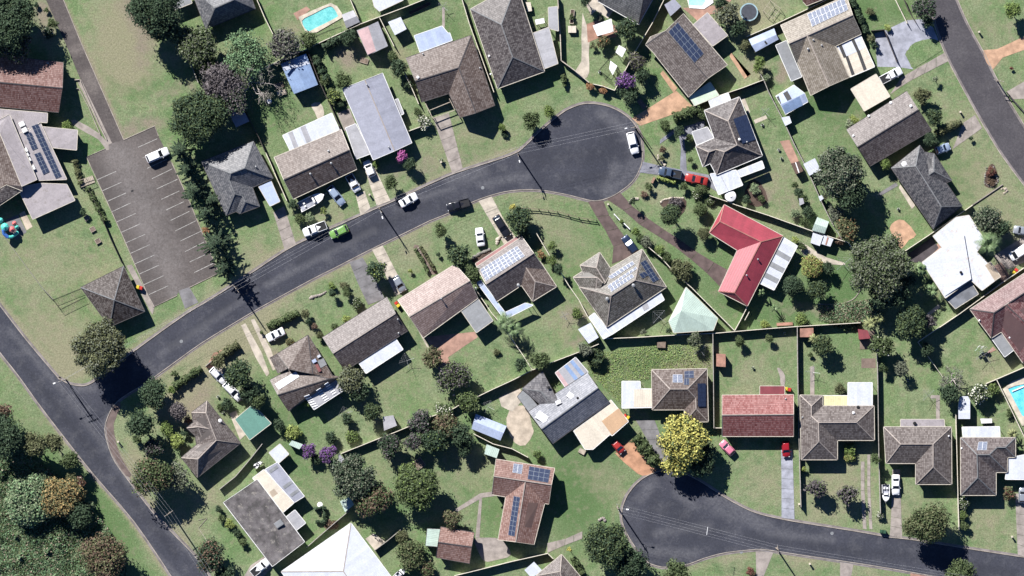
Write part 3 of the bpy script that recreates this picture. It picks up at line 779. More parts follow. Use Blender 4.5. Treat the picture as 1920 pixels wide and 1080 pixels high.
# ---------------------------------------------------------------- vehicles
def car(label,x,y,x2,y2,paint_,kind='sedan',O=None,w=1.82,cat='car',name='parked_car',group='cars parked on the street and in the driveways'):
    """(x, y) tail and (x2, y2) nose in the photograph"""
    (ax,ay),(bx,by) = cv(O,[(x,y),(x2,y2)]); a,b = W(ax,ay),W(bx,by); L = (b - a).length; c = (a + b) / 2; rot = math.atan2((b - a).y,(b - a).x)
    root = empty(name,c,rot,label,cat,group); H = {'sedan': 1.44,'hatch': 1.5,'suv': 1.72,'ute': 1.74,'van': 2.0,'wagon': 1.5}[kind]; k = L / 2; hw = w / 2
    hood = {'sedan': .98,'hatch': 1.0,'suv': 1.12,'ute': 1.12,'van': 1.15,'wagon': 1.0}[kind]; tail = {'sedan': 1.05,'hatch': 1.05,'suv': 1.15,'ute': 1.1,'van': 1.2,'wagon': 1.08}[kind]
    # body: cross sections along the length
    st = [(-1,.74,tail - .38),(-.985,.88,tail - .12),(-.93,.96,tail),(-.6,1,tail + .02),(-.2,1,hood + .03),(.3,1,hood + .03),(.5,1,hood),(.75,.97,hood - .07),(.92,.90,hood - .17),(.985,.78,hood - .28),(1,.62,hood - .45)]
    V = []; F = []; prof = lambda hw_,zt: [(-hw_ * .93,.22),(-hw_,.42),(-hw_,zt - .28),(-hw_ * .94,zt - .08),(-hw_ * .80,zt - .01),(0,zt + .03),(hw_ * .80,zt - .01),(hw_ * .94,zt - .08),(hw_,zt - .28),(hw_,.42),(hw_ * .93,.22)]
    for fx,fw,zt in st:
        for yy,zz in prof(hw * fw,zt): V.append(Vector((fx * k,yy,zz)))
    n = 11
    for i in range(len(st) - 1):
        for j in range(n): F.append((i * n + j,(i + 1) * n + j,(i + 1) * n + (j + 1) % n,i * n + (j + 1) % n))
    F.append(tuple(range(n))); F.append(tuple((len(st) - 1) * n + j for j in reversed(range(n))))
    body = mesh('body',V,F,paint_,root,smooth=True)
    # greenhouse: base and roof outlines (fractions of half length)
    g = {'sedan': (-.66,-.36,.12,.40),'hatch': (-.93,-.74,.12,.44),'suv': (-.95,-.80,.16,.44),'ute': (-.18,-.10,.30,.52),'van': (-.97,-.93,.52,.76),'wagon': (-.93,-.74,.10,.40)}[kind]
    z0 = max(hood,tail) - .04; bw,tw = hw * .90,hw * .72 if kind != 'van' else hw * .84
    bv = [Vector((g[0] * k,-bw * .94,z0)),Vector((g[3] * k,-bw * .9,z0)),Vector((g[3] * k,bw * .9,z0)),Vector((g[0] * k,bw * .94,z0))]
    tv = [Vector((g[1] * k,-tw * .95,H - .04)),Vector((g[2] * k,-tw,H - .04)),Vector((g[2] * k,tw,H - .04)),Vector((g[1] * k,tw * .95,H - .04))]
    mv = [Vector((g[3] * k + .10,0,z0)),Vector((g[2] * k + .06,0,H - .02))]
    GV = bv + tv; m_ = MB()
    for i in range(4): m_.quad([GV[i],GV[(i + 1) % 4],GV[4 + (i + 1) % 4],GV[4 + i]])
    m_.quad(tv); gl = m_.build('glass','car_glass',root)
    m_ = MB(); R = []                                   # roof skin, crowned
    for fx in (0,.12,.5,.9,1):
        xx = g[1] * k + (g[2] - g[1]) * k * fx; zc = .05 * (1 - abs(fx - .5) * 1.4); inset = .05 if fx in (0,1) else 0
        for fy in (-1,-.8,0,.8,1): R.append(Vector((xx + (0),fy * (tw + .03 - inset),H - .03 + zc * (1 - fy * fy * .8))))
    RF = [(i * 5 + j,(i + 1) * 5 + j,(i + 1) * 5 + j + 1,i * 5 + j + 1) for i in range(4) for j in range(4)]
    RV = R + [r - Vector((0,0,.05)) for r in R]; nR = len(R)
    edge = [0,5,10,15,20,21,22,23,24,19,14,9,4,3,2,1]
    RF += [(edge[i],edge[(i + 1) % 16],nR + edge[(i + 1) % 16],nR + edge[i])[::-1] for i in range(16)]
    mesh('roof',RV,RF,paint_,root,smooth=True)
    m_ = MB()                                           # pillars
    for i,j in ((0,4),(1,5),(2,6),(3,7)): m_.bar(GV[i] * 1.005,GV[j] * 1.005,.09,.07)
    for s_ in (-1,1):
        xm = (g[1] + g[2]) / 2 * k; m_.bar((xm,s_ * (bw * .93 + .01),z0),(xm,s_ * (tw + .015),H - .05),.07,.05)
    m_.build('pillars',paint_,root)
    for s_ in (-1,1):
        m_ = MB(); m_.box(k * .93,s_ * hw * .66,hood - .36,hood - .20,.22,.34,0,0,.85); m_.build('headlight','headlamp',root)
        m_ = MB(); m_.box(-k * .965,s_ * hw * .74,tail - .32,tail - .12,.12,.28,0,0,.9); m_.build('tail_light','tail_lamp',root)
        m_ = MB(); m_.box(g[3] * k - .18,s_ * (hw + .09),z0 - .02,z0 + .14,.14,.2,0,0,.8); m_.build('mirror',paint_,root)
        for fx in (-.60,.62):
            m_ = MB(); m_.lathe([(.33,-.11),(.335,.11)],14); v = [Vector((p.x,p.z,p.y)) for p in m_.v]
            m2 = MB(); m2.v = [Vector((fx * k + p.x,s_ * (hw - .12) + p.y,.335 + p.z)) for p in v]; m2.f = m_.f + [tuple(range(14)),tuple(range(27,13,-1))]; m2.mi = [0] * len(m2.f)
            wh = m2.build('wheel','rubber',root)
            m3 = MB(); m3.box(fx * k,s_ * (hw - .01),.20,.47,.26,.03); m3.build('rim','gold_rim',wh)
    if kind == 'ute':
        m_ = MB(); x0,x1 = -k * .97,-k * .20; xm,ln = (x0 + x1) / 2,(x1 - x0)
        m_.box(xm,0,tail + .035,tail + .055,ln * .97,w * .82,0,0)
        m_.build('tray_floor','black_plastic',root)
        m_ = MB()
        for s_ in (-1,1): m_.box(xm,s_ * hw * .88,tail - .3,tail + .18,ln,.07)
        m_.box(x0,0,tail - .3,tail + .18,.07,w * .84); m_.build('tray_side',paint_,root)
    return root
def boat(label,O,tail,nose,w,group='boats kept on trailers beside the houses'):
    (ax,ay),(bx,by) = cv(O,[tail,nose]); a,b = W(ax,ay),W(bx,by); L = (b - a).length; c = (a + b) / 2; rot = math.atan2((b - a).y,(b - a).x)
    root = empty('boat',c,rot,label,'boat',group); V = []; F = []; n = 9; ns = 9
    for i in range(ns):
        f = i / (ns - 1); x = -L / 2 + L * f; hw = w / 2 * (1 if f < .45 else math.sqrt(max(0.0004,1 - ((f - .45) / .55) ** 2.2))); zt = 1.35 + .25 * f * f
        for yy,zz in ((-hw,zt),(-hw * .95,zt - .35),(-hw * .7,.75),(-hw * .2,.55 + .35 * f ** 3),(0,.5 + .4 * f ** 3),(hw * .2,.55 + .35 * f ** 3),(hw * .7,.75),(hw * .95,zt - .35),(hw,zt)): V.append((x,yy,min(zz,zt)))
    for i in range(ns - 1):
        for j in range(n - 1): F.append((i * n + j,i * n + j + 1,(i + 1) * n + j + 1,(i + 1) * n + j))
    F.append(tuple(range(n))); mesh('hull',V,F,'boat_white',root,smooth=True)
    V = []; F = []                                       # foredeck and gunwale
    for i in range(5,ns):
        f = i / (ns - 1); x = -L / 2 + L * f; hw = w / 2 * math.sqrt(max(0.0004,1 - ((f - .45) / .55) ** 2.2)) if f > .45 else w / 2; zt = 1.352 + .25 * f * f; V += [(x,-hw,zt),(x,0,zt + .14),(x,hw,zt)]
    for i in range(ns - 6): F += [(3 * i,3 * i + 3,3 * i + 4,3 * i + 1),(3 * i + 1,3 * i + 4,3 * i + 5,3 * i + 2)]
    mesh('foredeck',V,F,'boat_white',root,smooth=True)
    m_ = MB(); m_.box(-L * .15,0,.98,1.0,L * .62,w * .78); m_.build('cockpit_floor','concrete_white',root)
    m_ = MB()
    for s_ in (-1,1): m_.bar((-L / 2,s_ * w * .47,1.38),(0,s_ * w * .47,1.40),.12,.08)
    m_.build('gunwale','boat_white',root)
    m_ = MB(); m_.box(L * .08,0,1.0,1.75,.5,w * .62,0,0,.8); m_.build('console','boat_white',root)
    m_ = MB(); m_.bar((L * .13,-w * .3,1.72),(L * .13,w * .3,1.72),.25,.06); m_.build('windscreen','car_glass',root)
    m_ = MB(); m_.box(-L * .53,0,.6,1.75,.38,.36,0,0,.75); m_.build('outboard_motor','black_plastic',root)
    m_ = MB()
    for y in (-.35,.35): m_.box(-L * .28,y,1.0,1.42,.45,.42,0,0,.9)
    m_.build('seat','boat_white',root)
    m_ = MB(); m_.bar((-L * .42,-.5,.46),(L * .3,-.5,.46),.08); m_.bar((-L * .42,.5,.46),(L * .3,.5,.46),.08); m_.bar((L * .3,-.5,.46),(L * .62,0,.46),.08); m_.bar((L * .3,.5,.46),(L * .62,0,.46),.08)
    m_.bar((-L * .15,-w * .5,.3),(-L * .15,w * .5,.3),.07); m_.build('trailer_frame','galv',root)
    for s_ in (-1,1):
        m_ = MB(); m_.lathe([(.01,-.1),(.29,-.09),(.29,.09),(.01,.1)],12); m2 = MB(); m2.v = [Vector((-L * .15 + p.x,s_ * w * .5 + p.z,.29 + p.y)) for p in m_.v]; m2.f = m_.f; m2.mi = m_.mi; m2.build('wheel','rubber',root)
    return root
# ================================================================ ground sheet with its lawn, dry and bare areas
def ground():
    # far ground reaches the horizon; a fine sheet covers the surveyed block
    NX,NY = 421,261; xs = np.linspace(-126,126,NX); ys = np.linspace(-78,78,NY); X,Y = np.meshgrid(xs,ys)
    rng = np.random.default_rng(3)
    Z = np.zeros_like(X); co = np.stack([X,Y,Z],-1).reshape(-1,3)
    i = np.arange((NY - 1) * (NX - 1)); r,c = i // (NX - 1),i % (NX - 1); a = r * NX + c
    q = np.stack([a,a + 1,a + NX + 1,a + NX],1)
    me = flatmesh('lawn_ground',co,q,'ground')
    D = np.zeros(len(co)) + .04; G = np.zeros(len(co)); Bn = np.zeros(len(co)); px = co[:,0] / S + 960; py = 540 - co[:,1] / S
    def blob(A,x,y,r,s,ry=None,rot=0):
        ry = ry or r; c_,s_ = math.cos(math.radians(rot)),math.sin(math.radians(rot)); dx = (px - x) * c_ + (py - y) * s_; dy = -(px - x) * s_ + (py - y) * c_
        A += s * np.exp(-((dx / r) ** 2 + (dy / ry) ** 2))
    def seg(A,pts,w,s):
        best = np.full(len(px),1e9)
        for (x0,y0),(x1,y1) in zip(pts[:-1],pts[1:]):
            dx,dy = x1 - x0,y1 - y0; t = np.clip(((px - x0) * dx + (py - y0) * dy) / (dx * dx + dy * dy),0,1); best = np.minimum(best,np.hypot(px - x0 - t * dx,py - y0 - t * dy))
        A += s * np.exp(-(best / w) ** 2)
    for v in DRY: blob(D,*(v[:3] + (v[3] * 1.45,) + v[4:]))
    for v in LUSH: blob(G,*(v[:3] + (v[3] * 1.2,) + v[4:]))
    for v in BARE: blob(Bn,*v)
    for pts,w,s in DRYL: seg(D,pts,w,s)
    for pts,w,s in BAREL: seg(Bn,pts,w,s)
    col = np.stack([np.clip(D,0,1),np.clip(G,0,1),np.clip(Bn,0,1),np.ones(len(D))],1).astype(np.float32)
    at = me.color_attributes.new('soil','FLOAT_COLOR','POINT'); at.data.foreach_set('color',col.ravel())
    o = link('ground',me); tag(o,'mown lawns, dry verges and bare soil of the suburban block',None,None,'structure')
    k = 3000
    v = [(-k,-k,-.05),(k,-k,-.05),(k,k,-.05),(-k,k,-.05)]
    tag(mesh('outlying_ground',v,[(0,1,2,3)],'ground_far'),'grassland beyond the edge of the photographed block',None,None,'structure')
def ground_mat(name,attr):
    m,nt,N,L,b = new_mat(name); p = geo_pos(nt)
    n1 = noise(nt,p,.07,6,.68,.40,.60); n2 = noise(nt,p,.45,4,.65,.35,.65); n3 = noise(nt,p,1.3,5,.75,.33,.67); n4 = noise(nt,p,2.6,4,.95,.38,.62)
    green = mixc(nt,n2,(.115,.185,.088),(.235,.305,.155)); green = mixc(nt,mth(nt,'MULTIPLY',n1,.5),green,(.34,.35,.225)); n5 = noise(nt,p,.115,5,.62,.42,.60); green = mixc(nt,mth(nt,'MULTIPLY',n5,.6),green,(.13,.235,.085)); green = mixc(nt,mth(nt,'MULTIPLY',noise(nt,p,.33,5,.7,.52,.66),.55),green,(.30,.30,.175))
    if attr:
        a = N.new('ShaderNodeAttribute'); a.attribute_name = 'soil'; sp = N.new('ShaderNodeSeparateColor'); L.new(a.outputs['Color'],sp.inputs[0])
        def edge(ch,k,j=n2):
            return mth(nt,'MINIMUM',mth(nt,'MAXIMUM',mth(nt,'MULTIPLY',mth(nt,'ADD',ch,mth(nt,'MULTIPLY',mth(nt,'SUBTRACT',mth(nt,'ADD',mth(nt,'MULTIPLY',j,.6),mth(nt,'MULTIPLY',n3,.4)),.6),k)),1.3),0),1)
        green = mixc(nt,edge(sp.outputs[1],.35),green,mixc(nt,n3,(.080,.150,.058),(.13,.22,.088)))
        green = mixc(nt,edge(sp.outputs[0],.7),green,mixc(nt,n3,(.27,.255,.165),(.37,.335,.235)))
        green = mixc(nt,edge(sp.outputs[2],.7),green,mixc(nt,n3,(.24,.19,.155),(.36,.30,.25)))
    c = mixc(nt,mth(nt,'MULTIPLY',n3,.38),green,(.05,.075,.03)); c = mixc(nt,mth(nt,'MULTIPLY',n4,.52),c,(.045,.065,.025))
    c = mixc(nt,mth(nt,'MULTIPLY',noise(nt,p,2.9,4,.9,.56,.70),.5),c,(.40,.42,.27))
    L.new(c,b.inputs['Base Color']); b.inputs['Roughness'].default_value = .95; b.inputs['Specular IOR Level'].default_value = .1
    bump(nt,n4,b,.45,.06)
ground_mat('ground',True); ground_mat('ground_far',False)
# soft areas in photograph pixels: x, y, radius, strength, second radius, turn
DRY = [(235,60,60,.8,110,20),(250,130,30,.5),(330,110,20,.35),(60,480,70,.35),(90,620,80,.5,60),(130,690,40,.7),(170,500,50,.3),(440,640,80,.55,25,-32),(350,740,70,.8,30,-40),
       (360,780,40,.5),(260,870,40,.7,20,60),(240,900,60,.5,18,60),(340,980,50,.45,30,50),(390,930,40,.4),(430,640,60,.45),(480,610,40,.6),(560,620,40,.3),(620,480,40,.5,15,-30),
       (620,430,50,.45),(820,300,40,.35),(880,250,30,.35),(940,270,40,.3),(1240,300,30,.4),(1220,360,30,.35),(1460,360,60,.3),(1600,230,40,.2),(1800,230,50,.35),(1850,330,60,.4),
       (1880,420,50,.4),(770,470,40,.4),(830,540,30,.3),(720,700,60,.3),(820,660,40,.3),(1060,600,40,.4),(1400,700,50,.3),(1580,880,60,.4),(1540,960,60,.35),(1700,960,40,.3),(1850,980,50,.4),
       (1430,900,50,.35),(1130,900,50,.35,30,20),(880,870,60,.3),(740,850,60,.25),(600,900,40,.2),(1870,690,60,.4),(1700,690,30,.25),(1470,640,30,.3),(1000,400,40,.3),(1060,450,50,.25),
       (680,95,30,.3),(750,100,20,.5),(1410,20,60,.6),(1410,130,30,.45),(1320,250,20,.35),(480,480,40,.4),(530,500,30,.3),(90,80,20,.4),(1500,1060,30,.4),(1640,1070,40,.3),(1380,1060,30,.3),(1870,60,40,.3),
       (120,810,14,.5,60,-35),(300,1040,14,.4,60,-35),(40,700,10,.5,60,-35),(1410,290,60,.35,20,60),(1320,660,30,.35),(1280,690,40,.5,14),(545,60,25,.5),(430,110,40,.2),(560,200,30,.1)]
LUSH = [(215,140,40,.5),(265,150,30,.4),(1640,230,80,.9,50,20),(1540,190,40,.8),(1570,530,60,1,60),(1620,20,40,.7),(1160,20,30,.2),(620,80,20,.4),(1690,15,25,.7),(1215,690,90,.7,40),(1350,480,80,.35),
        (1470,600,60,.6),(1280,570,30,.6),(1100,880,80,.5),(1070,950,60,.6,80),(930,960,30,.5),(1060,470,90,.3),(900,270,40,.25),(690,740,60,.15),(620,890,50,.4),(820,900,90,.3),(545,860,20,.5),
        (1770,350,60,.5),(1740,470,30,.7),(1590,670,40,.3),(20,900,90,1),(80,1040,120,.9),(100,760,30,.4),(200,1000,60,.4,120,-30),(560,470,50,.2),(530,800,60,.5),(850,60,40,.5),(1100,640,30,.4),(1380,560,60,.5),
        (1830,50,30,.4),(1300,250,50,.1),(500,190,60,.5),(1235,490,40,.3),(1740,100,20,.8),(1010,140,40,.3),(1560,340,40,.5)]
BARE = [(255,30,22,.9,60,-25),(265,90,14,.7),(265,120,14,.6),(330,165,40,.5,16,-30),(280,230,30,.8,14),(245,245,14,.9),(80,20,22,1),(90,60,20,.8),(650,108,22,1.1,20),(1080,590,25,1,14),(1080,640,25,.7,8,-20),
        (1250,700,30,.6,10),(1190,730,12,.7,30,-30),(360,760,24,.6),(385,735,22,.5),(150,660,14,.6),(870,300,20,.5,14),(800,310,22,.6),(740,320,24,.5),(1490,395,20,.4,40,-30),(1540,580,80,.5,12),(1470,130,14,.8,22),
        (1460,150,10,.7),(640,1010,60,.3,10,-35),(960,590,20,.3),(1200,775,25,.3),(520,670,8,.9,20,-30),(130,945,20,.2),(40,870,14,.3),(1900,450,30,.4),(1880,500,30,.5),(690,765,8,.8,20,-30),(600,400,20,.3),
        (60,1060,30,.35),(10,1000,20,.35),(690,455,8,.6,20),(1785,400,30,.15),(1390,240,12,.3),(420,800,40,.3),(1420,340,8,.8,30,-30),(1440,370,16,.5),(1330,700,10,.4,60),(1640,700,6,.3,60)]
DRYL = [([(0,566),(50,632),(108,700)],6,.8),([(230,670),(300,614),(395,556),(480,500),(580,440)],8,.6),([(275,720),(325,682),(430,612),(505,572),(560,540),(690,475)],12,.7),([(0,665),(45,710),(110,806),(175,893),(252,985),(320,1085)],4,.9),
        ([(220,860),(290,955),(365,1040)],7,.7),([(745,370),(840,325),(960,282)],6,.6),([(750,448),(850,403),(930,366)],6,.5),([(960,362),(1060,372),(1110,384)],6,.4),([(1355,938),(1440,973),(1620,1003),(1800,1032)],5,.4),([(1150,980),(1150,960),(1170,925)],5,.4),
        ([(1900,310),(1840,200),(1780,100)],6,.4),([(1800,0),(1850,95),(1920,225)],5,.4),([(1290,1068),(1360,1045),(1440,1038),(1600,1062)],6,.4),([(120,5),(232,262)],5,.7)]
BAREL = [([(112,712),(135,724),(160,724)],6,.8),([(205,780),(212,830),(250,905)],5,.7),([(118,5),(235,262)],2.5,.8),([(275,722),(300,706)],8,.6),([(360,160),(372,180)],6,.6)]
ground()

# ---------------------------------------------------------------- roads
RA_L = [(-60,585),(0,662),(34,705),(70,755),(108,805),(175,890),(252,980),(320,1080),(345,1120)]
RA_R1 = [(-60,495),(0,572),(50,637),(108,706)]
JN = [(108,706),(130,719),(160,722),(186,708)]
RB_U = [(186,708),(225,677),(300,622),(350,587),(395,560),(425,541),(480,505),(530,472),(577,447),(680,401),(740,375),(837,330),(890,312),(960,289),(985,272),(1010,247),(1052,212),(1077,199),(1102,193),(1135,197),(1160,207),(1180,221),(1194,238),(1203,262),(1205,300),(1197,324),(1185,342),(1167,357),(1145,370),(1120,377),(1100,375),(1060,365),(1010,357),(960,358),(917,368),(880,382),(842,400),(805,415),(750,442),(692,470),(630,502),(590,522),(562,537),(507,567),(475,585),(430,612),(375,646),(325,682),(272,720),(250,733),(222,752),(207,772),(197,805),(205,840)]
RA_R2 = [(205,840),(217,867),(250,912),(287,960),(330,1005),(362,1038),(390,1075),(415,1120)]
jn = smooth(JN,5)
road_pts = RA_L + RA_R2[::-1] + RB_U[::-1][1:] + jn[::-1][1:] + RA_R1[::-1][1:]
ground_sheet('road','asphalt',road_pts,z=.010,label='dark asphalt street and its branch ending in a rounded turning bowl')
kerb(RA_L[:],1,3,'low concrete kerb along the bushy side of the long street')
kerb(RA_R1 + jn[1:] + RB_U[1:38],-1,3,'pale concrete kerb round the corner and along the upper side of the bowl street')
ncut = 38
kerb(RB_U[37:],-1,3,'pale concrete kerb along the lower side of the bowl street')
kerb(RA_R2,-1,3)
RC_L = [(1715,-60),(1740,0),(1752,45),(1772,100),(1800,155),(1830,210),(1865,270),(1890,307),(1920,347),(1960,400)]
RC_R = [(1770,-60),(1795,0),(1815,45),(1845,100),(1870,150),(1920,235),(1970,310)]
asphalt('asphalt_top',(.062,.058,.066),(.085,.080,.088),(.17,.16,.16),.35)
ground_sheet('road','asphalt_top',RC_L + RC_R[::-1],z=.010,label='grey asphalt street crossing the upper corner past the stone driveway')
kerb(RC_L,-1,3,'concrete kerb of the upper corner street on the driveway side'); kerb(RC_R,1,3,'concrete kerb of the upper corner street on the open lawn side')
RD_T = [(1217,1057),(1197,1035),(1180,1010),(1168,985),(1165,960),(1172,935),(1185,915),(1200,900),(1220,888),(1247,881),(1275,884),(1310,900),(1335,916),(1360,932),(1385,946),(1410,958),(1440,967),(1490,977),(1565,989),(1615,997),(1665,1006),(1710,1011),(1797,1025),(1920,1044),(1980,1052)]
RD_B = [(1217,1057),(1242,1064),(1270,1062),(1292,1058),(1322,1047),(1360,1037),(1417,1031),(1440,1032),(1500,1041),(1575,1052),(1640,1062),(1705,1073),(1800,1090),(1980,1120)]
ground_sheet('road','asphalt',smooth(RD_T,3) + smooth(RD_B,3)[::-1][:-1],z=.010,label='dark asphalt turning bowl and street at the foot of the block')
kerb(RD_T,-1,3,'concrete kerb round the upper side of the lower turning bowl'); kerb(RD_B,1,3,'concrete kerb along the lower side of the lower turning bowl')
# church car park and lane
CPK = [(115,-10),(152,80),(232,262),(290,235),(297,255),(322,305),(340,342),(357,382),(377,430),(410,512),(355,539),(371,566),(347,577),(335,548),(331,554),(287,576),(270,535),(228,440),(162,294),(197,279),(205,270),(185,225),(150,147),(120,75),(82,-10)]
ground_sheet('lane','asphalt_lane',[(112,-40),(115,-10),(152,80),(234,266),(205,272),(185,225),(150,147),(120,75),(82,-10),(76,-40)],z=.012,label='narrow worn bitumen lane running down to the church car park')
ground_sheet('car_park','asphalt_carpark',CPK[2:21],z=.016,label='worn brown bitumen car park with white bay lines')
ground_sheet('driveway_apron','concrete_grey',[(335,545),(355,538),(372,567),(347,579)],z=.030,label='concrete apron between the car park and the street')
for pts in ([(232,262),(290,236),(297,255)],[(322,305),(357,382),(410,512),(355,539)],[(332,554),(287,576),(230,442),(162,294),(197,279)],[(115,-10),(152,80),(232,262)]):
    strip('kerb','kerb_concrete',pts,-.08,.08,0,.11)
lines = [((725,270),(870,205)),((765,352),(910,287)),((800,432),(945,367)),((835,510),(980,442)),((870,587),(1018,520)),((905,665),(1052,598)),((940,743),(1088,677)),((975,822),(1122,755)),((1010,900),(1158,832)),((1045,975),(1193,908)),((1080,1055),(1228,987)),((1115,1130),(1262,1063)),
         ((1035,25),(1180,-40)),((1070,105),(1215,35)),((1105,182),(1250,115)),((1140,260),(1290,187)),((1175,337),(1330,265)),((1210,415),(1345,352)),((1245,495),(1380,432)),((1280,573),(1420,505)),((1315,652),(1470,575)),((1352,728),(1510,653)),((1387,808),(1530,735)),((1422,885),(1560,820)),((1455,965),(1610,890))]
cpk = [o for o in COL.objects if o.name == 'car_park'][0]
for a,b in lines:
    a,b = [W(*p) for p in cv(T(0,1),[a,b])]; m_ = MB(); m_.bar(a + Vector((0,0,.0205)),b + Vector((0,0,.0205)),.13,.003); m_.build('bay_line','line_paint',cpk)
m_ = MB(); p = W(248,358); m_.box(p.x,p.y,.0165,.03,.6,.4,.5); m_.build('drain_grate','black_plastic',cpk)

# ---------------------------------------------------------------- driveways, paths, patios
def drive(label,mat,L,R,O=None,n=None):
    root = empty('driveway',W(*cv(O,[L[0]])[0]),0,label); root['kind'] = 'structure'; base = root.location
    L,R = cv(O,L),cv(O,R)
    if n:
        def res(P):
            d = [0]
            for i in range(1,len(P)): d.append(d[-1] + math.dist(P[i][:2],P[i - 1][:2]))
            out = []
            for q in range(n + 1):
                t = d[-1] * q / n; i = 1
                while i < len(P) - 1 and d[i] < t: i += 1
                f = (t - d[i - 1]) / max(1e-6,d[i] - d[i - 1]); out.append((P[i - 1][0] + (P[i][0] - P[i - 1][0]) * f,P[i - 1][1] + (P[i][1] - P[i - 1][1]) * f))
            return out
        L,R = res(L),res(R)
    for i in range(len(L) - 1):
        P4 = [W(*p) for p in (L[i],L[i + 1],R[i + 1],R[i])]; cc = sum(P4,Vector()) / 4
        v = [cc + (p - cc) * (1 - .05 / max(.3,(p - cc).length)) for p in P4]
        if area2(v) < 0: v.reverse()
        z = .046 + .005 * (i % 2); v = [Vector((p.x - base.x,p.y - base.y,z)) for p in v]; v += [Vector((p.x,p.y,0)) for p in v]
        mesh('slab',v,[(0,1,2,3)] + [(j,4 + j,4 + (j + 1) % 4,(j + 1) % 4) for j in range(4)],mat,root)
t = T
drive('pale pinkish concrete driveway under the white ute and its lawn strip','concrete_pale',[(745,380),(785,540)],[(815,350),(860,480)],T(1,1),3)
drive('wide pale concrete driveway below the long lilac roof','concrete_pale',[(800,150),(905,465)],[(870,130),(1010,425)],T(1,1),6)
drive('pale concrete driveway below the blue carport','concrete',[(512,398),(534,470)],[(533,386),(556,460)],None,4)
drive('concrete driveway beside the dark brown L-shaped house','concrete',[(812,222),(848,326)],[(842,212),(868,316)],None,5)
drive('cream concrete driveway leading up from the street to the pink-brown house','concrete_pale',[(697,468),(735,540),(742,555)],[(718,460),(752,527),(762,545)],None,6)
drive('worn brown driveway between the two hedged lawns','concrete_grey',[(655,492),(670,530),(690,572)],[(680,482),(700,515),(722,560)],None,5)
drive('cream concrete driveway of the black car above the white panelled roof','concrete_pale',[(897,377),(925,425),(950,467)],[(922,368),(947,415),(972,452)],None,4)
drive('brown stencilled driveway leading to the green-grey house','paving_brown',[(1102,378),(1120,410),(1140,440),(1150,460),(1147,495)],[(1131,376),(1143,405),(1165,435),(1175,447),(1192,478)],None,4)
drive('long brown stencilled driveway to the red metal roof','paving_brown',[(1137,373),(1166,392),(1200,422),(1262,460),(1300,490),(1340,525),(1352,540)],[(1162,360),(1185,386),(1225,417),(1280,453),(1325,485),(1360,502),(1372,510)],None,7)
ground_sheet('driveway','gravel_orange',[(1158,848),(1183,822),(1192,828),(1205,850),(1232,880),(1205,892),(1180,875),(1165,862),(1152,848)],sm=3,label='orange gravel driveway under the small red car')
drive('grey concrete strip driveway beside the golden tree','concrete_grey',[(1192,788),(1222,840),(1246,878)],[(1228,788),(1240,820),(1260,875)],None,5)
ground_sheet('driveway','paving_orange',[(1185,222),(1268,170),(1298,199),(1260,215),(1200,236)],label='orange paved driveway fanning out from the top bowl')
drive('bluish pale concrete driveway beside the red tiled house','concrete_white',[(1464,842),(1465,900),(1465,971)],[(1486,842),(1488,900),(1490,974)],None,7)
for k_,(x0,x1) in enumerate(((1614,1621),(1626,1632))):
    drive(['left','right'][k_] + ' wheel strip of concrete beside the thin wiry trees','concrete',[(x0,865 if k_ == 0 else 852),(x0,920),(x0 + 4,992)],[(x1,865 if k_ == 0 else 852),(x1,920),(x1 + 4,993)],None,7)
drive('concrete driveway behind the white sedan and boat','concrete',[(1673,880),(1671,960),(1668,1004)],[(1688,880),(1690,960),(1692,1009)],None,7)
drive('pale concrete driveway at the lower right edge','concrete',[(1903,925),(1908,1040)],[(1925,925),(1925,1046)],None,6)
drive('brick-edged concrete path driveway up to the red-brown L roof','concrete',[(1026,1037),(1060,1022),(1092,1010)],[(1026,1018),(1060,1010),(1092,996)],None,4)
ground_sheet('courtyard','concrete',[(890,1012),(905,1008),(940,1012),(958,1040),(930,1050),(908,1052),(895,1030)],sm=3,label='pale concrete turning area beside the small red-brown garage')
ground_sheet('path','concrete',[(853,955),(900,925),(922,922),(928,930),(905,933),(857,960)],label='curved concrete path from the red-brown L roof to the lawn')
ground_sheet('path','concrete',[(899,933),(904,932),(899,1008),(891,1008)],label='straight concrete path down to the pale turning area')
ground_sheet('driveway','concrete_blue',[(1205,303),(1235,310),(1340,330),(1345,360),(1330,350),(1235,328),(1197,323)],label='blue-grey concrete driveway under the ute and the red coupe')
ground_sheet('path','concrete_blue',[(1275,316),(1277,275),(1272,252),(1310,228),(1322,230),(1322,236),(1283,262),(1286,290),(1288,325)],label='blue-grey footpath to the house with blue solar panels')
ground_sheet('path','concrete_blue',[(1237,270),(1262,252),(1318,232),(1322,226),(1262,244),(1238,262)],label='short blue-grey path branch across the lawn') 
ground_sheet('driveway','concrete_white',[(1640,62),(1657,58),(1700,38),(1727,36),(1750,52),(1760,76),(1740,74),(1700,95),(1697,102),(1712,130),(1686,126),(1645,125)],label='crazy-paved stone forecourt beside the white striped carport')
drive('concrete driveway strip below the kidney-shaped lawn','concrete',[(1690,145),(1712,132),(1772,98)],[(1668,178),(1700,155),(1778,115)],None,5)
ground_sheet('driveway','paving_orange',[(1842,94),(1870,92),(1925,66),(1930,90),(1880,108),(1862,130),(1850,118)],label='orange concrete driveway across the upper corner street')
ground_sheet('driveway','concrete',[(1887,172),(1925,150),(1925,185),(1900,186)],label='short grey driveway near the upper street pole')
drive('concrete driveway between the purple-brown and slate roofs','concrete',[(1806,230),(1828,215)],[(1786,280),(1842,240)],None,3)
ground_sheet('path','concrete_pale',[(1093,26),(1101,50),(1107,55),(1104,100),(1105,135),(1095,148),(1077,135),(1090,115),(1090,70),(1092,30)],sm=2,label='winding pale concrete garden path behind the cream wall')
